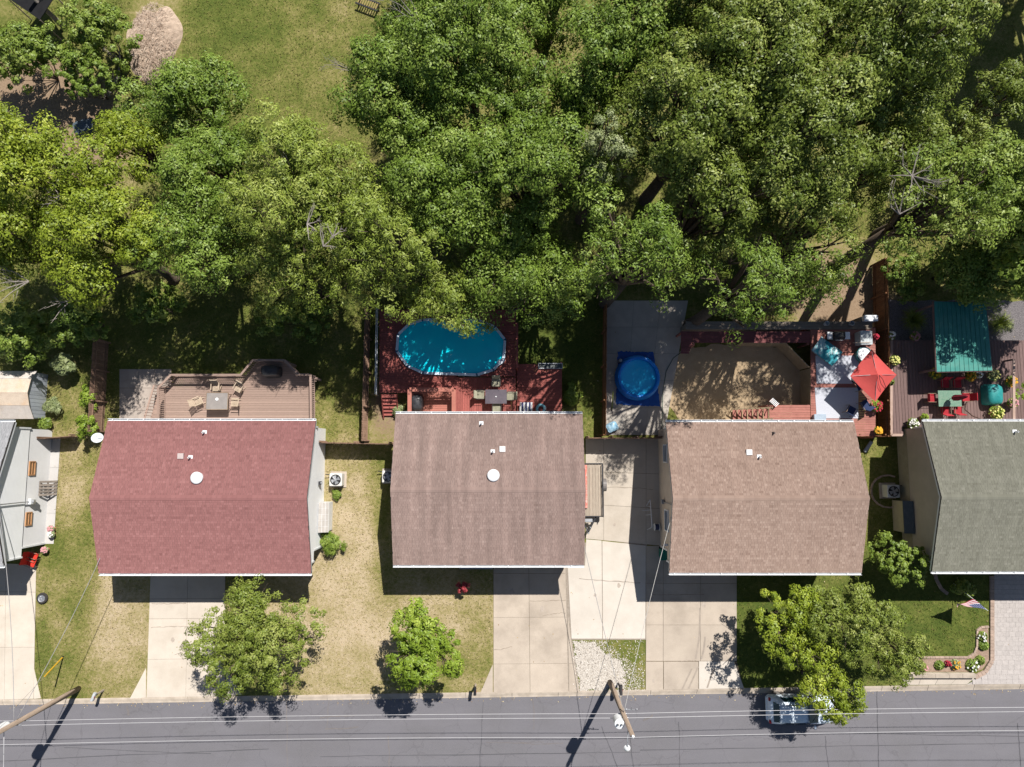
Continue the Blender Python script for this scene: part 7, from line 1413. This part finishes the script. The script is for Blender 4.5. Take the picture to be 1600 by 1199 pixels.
# ------------------------------------------------------------------ grass blades on the open lawns
def grass_blades():
    g = np.random.default_rng(77); n = 230000; X = g.uniform(-36, 36, n); Y = g.uniform(-20, 33, n)
    ky = np.array([KA.y, KD.y / KD.x]); ok = Y > (KA.y + (X - KA.x) * ky[1] + 0.06)
    dry, earth = ground_fields(X, Y); ok &= earth < 0.3
    def inside(P):
        c = np.zeros(n, bool)
        for i in range(len(P)):
            a, b = P[i], P[(i + 1) % len(P)]
            if a[1] == b[1]: continue
            cond = ((a[1] <= Y) != (b[1] <= Y)) & (X < (b[0] - a[0]) * (Y - a[1]) / (b[1] - a[1]) + a[0]); c ^= cond
        return c
    paved = [[(234, 860), (353, 860), (353, 1046), (380, 1094), (201, 1096), (228, 1044)], [(769, 850), (1152, 850), (1152, 1033), (1164, 1085), (748, 1088), (769, 1038)], [(912, 680), (1032, 680), (1032, 860), (912, 860)], [(-120, 680), (97, 680), (94, 720), (80, 862), (59, 882), (55, 1045), (66, 1099), (-120, 1099)],
             [(1545, 870), (1720, 870), (1720, 1080), (1400, 1080), (1400, 1024), (1512, 1024), (1524, 1010), (1526, 978), (1545, 978)], [(940, 460), (1085, 460), (1040, 690), (938, 690)], [(1035, 520), (1262, 520), (1262, 670), (1035, 670)], [(185, 575), (270, 575), (270, 665), (185, 665)], [(1380, 460), (1650, 460), (1650, 690), (1380, 690)], [(600, 480), (880, 480), (880, 660), (600, 660)], [(205, 0), (285, 0), (285, 135), (205, 135)], [(250, 575), (490, 575), (490, 665), (250, 665)]]
    for P in paved: ok &= ~inside([gp(*p) for p in P])
    for h in HOUSES.values(): ok &= ~((X > h['wx0'] - .05) & (X < h['wx1'] + .05) & (Y > h['wy0'] - .05) & (Y < h['wy1'] + .05))
    X, Y, dry = X[ok], Y[ok], dry[ok]; k = len(X); C = np.stack([X, Y, g.uniform(0.02, 0.05, k)], 1); a = g.random(k) * 6.283
    N = np.stack([np.cos(a), np.sin(a), g.uniform(0.5, 1.6, k)], 1); L = g.uniform(0.07, 0.16, k)
    tone = dry + g.normal(0, 0.17, k)
    leaf_mesh('grass', C, N, L, L * 0.32, tone, toned('grass_blade', (0.085, 0.12, 0.02), (0.24, 0.22, 0.075), (0.50, 0.40, 0.25), 0.8, 0.2, 0.2), None, 'stuff')
grass_blades()

def litter():
    g = np.random.default_rng(5); n = 900; X = g.uniform(-35, 35, n); Y = np.array([kerb_y(x) for x in X]) + np.where(g.random(n) < 0.45, g.normal(-0.42, 0.12, n), g.uniform(0.1, 40, n)); Z = np.where(Y < np.array([kerb_y(x) for x in X]), STREET_Z + 0.015, 0.05)
    ok = np.ones(n, bool)
    for h in HOUSES.values(): ok &= ~((X > h['x0']) & (X < h['x1']) & (Y > h['yb']) & (Y < h['ya']))
    X, Y, Z = X[ok], Y[ok], Z[ok]; k = len(X); N_ = g.normal(size=(k, 3)) * 0.25 + np.array([0, 0, 1.0]); L = g.uniform(0.04, 0.10, k)
    leaf_mesh('fallen_leaves', np.stack([X, Y, Z], 1), N_, L, L * 0.7, g.random(k), toned('fallen_leaf', (0.22, 0.13, 0.06), (0.42, 0.30, 0.14), (0.60, 0.50, 0.30), 0.8, 0.2), None, 'stuff')
litter()
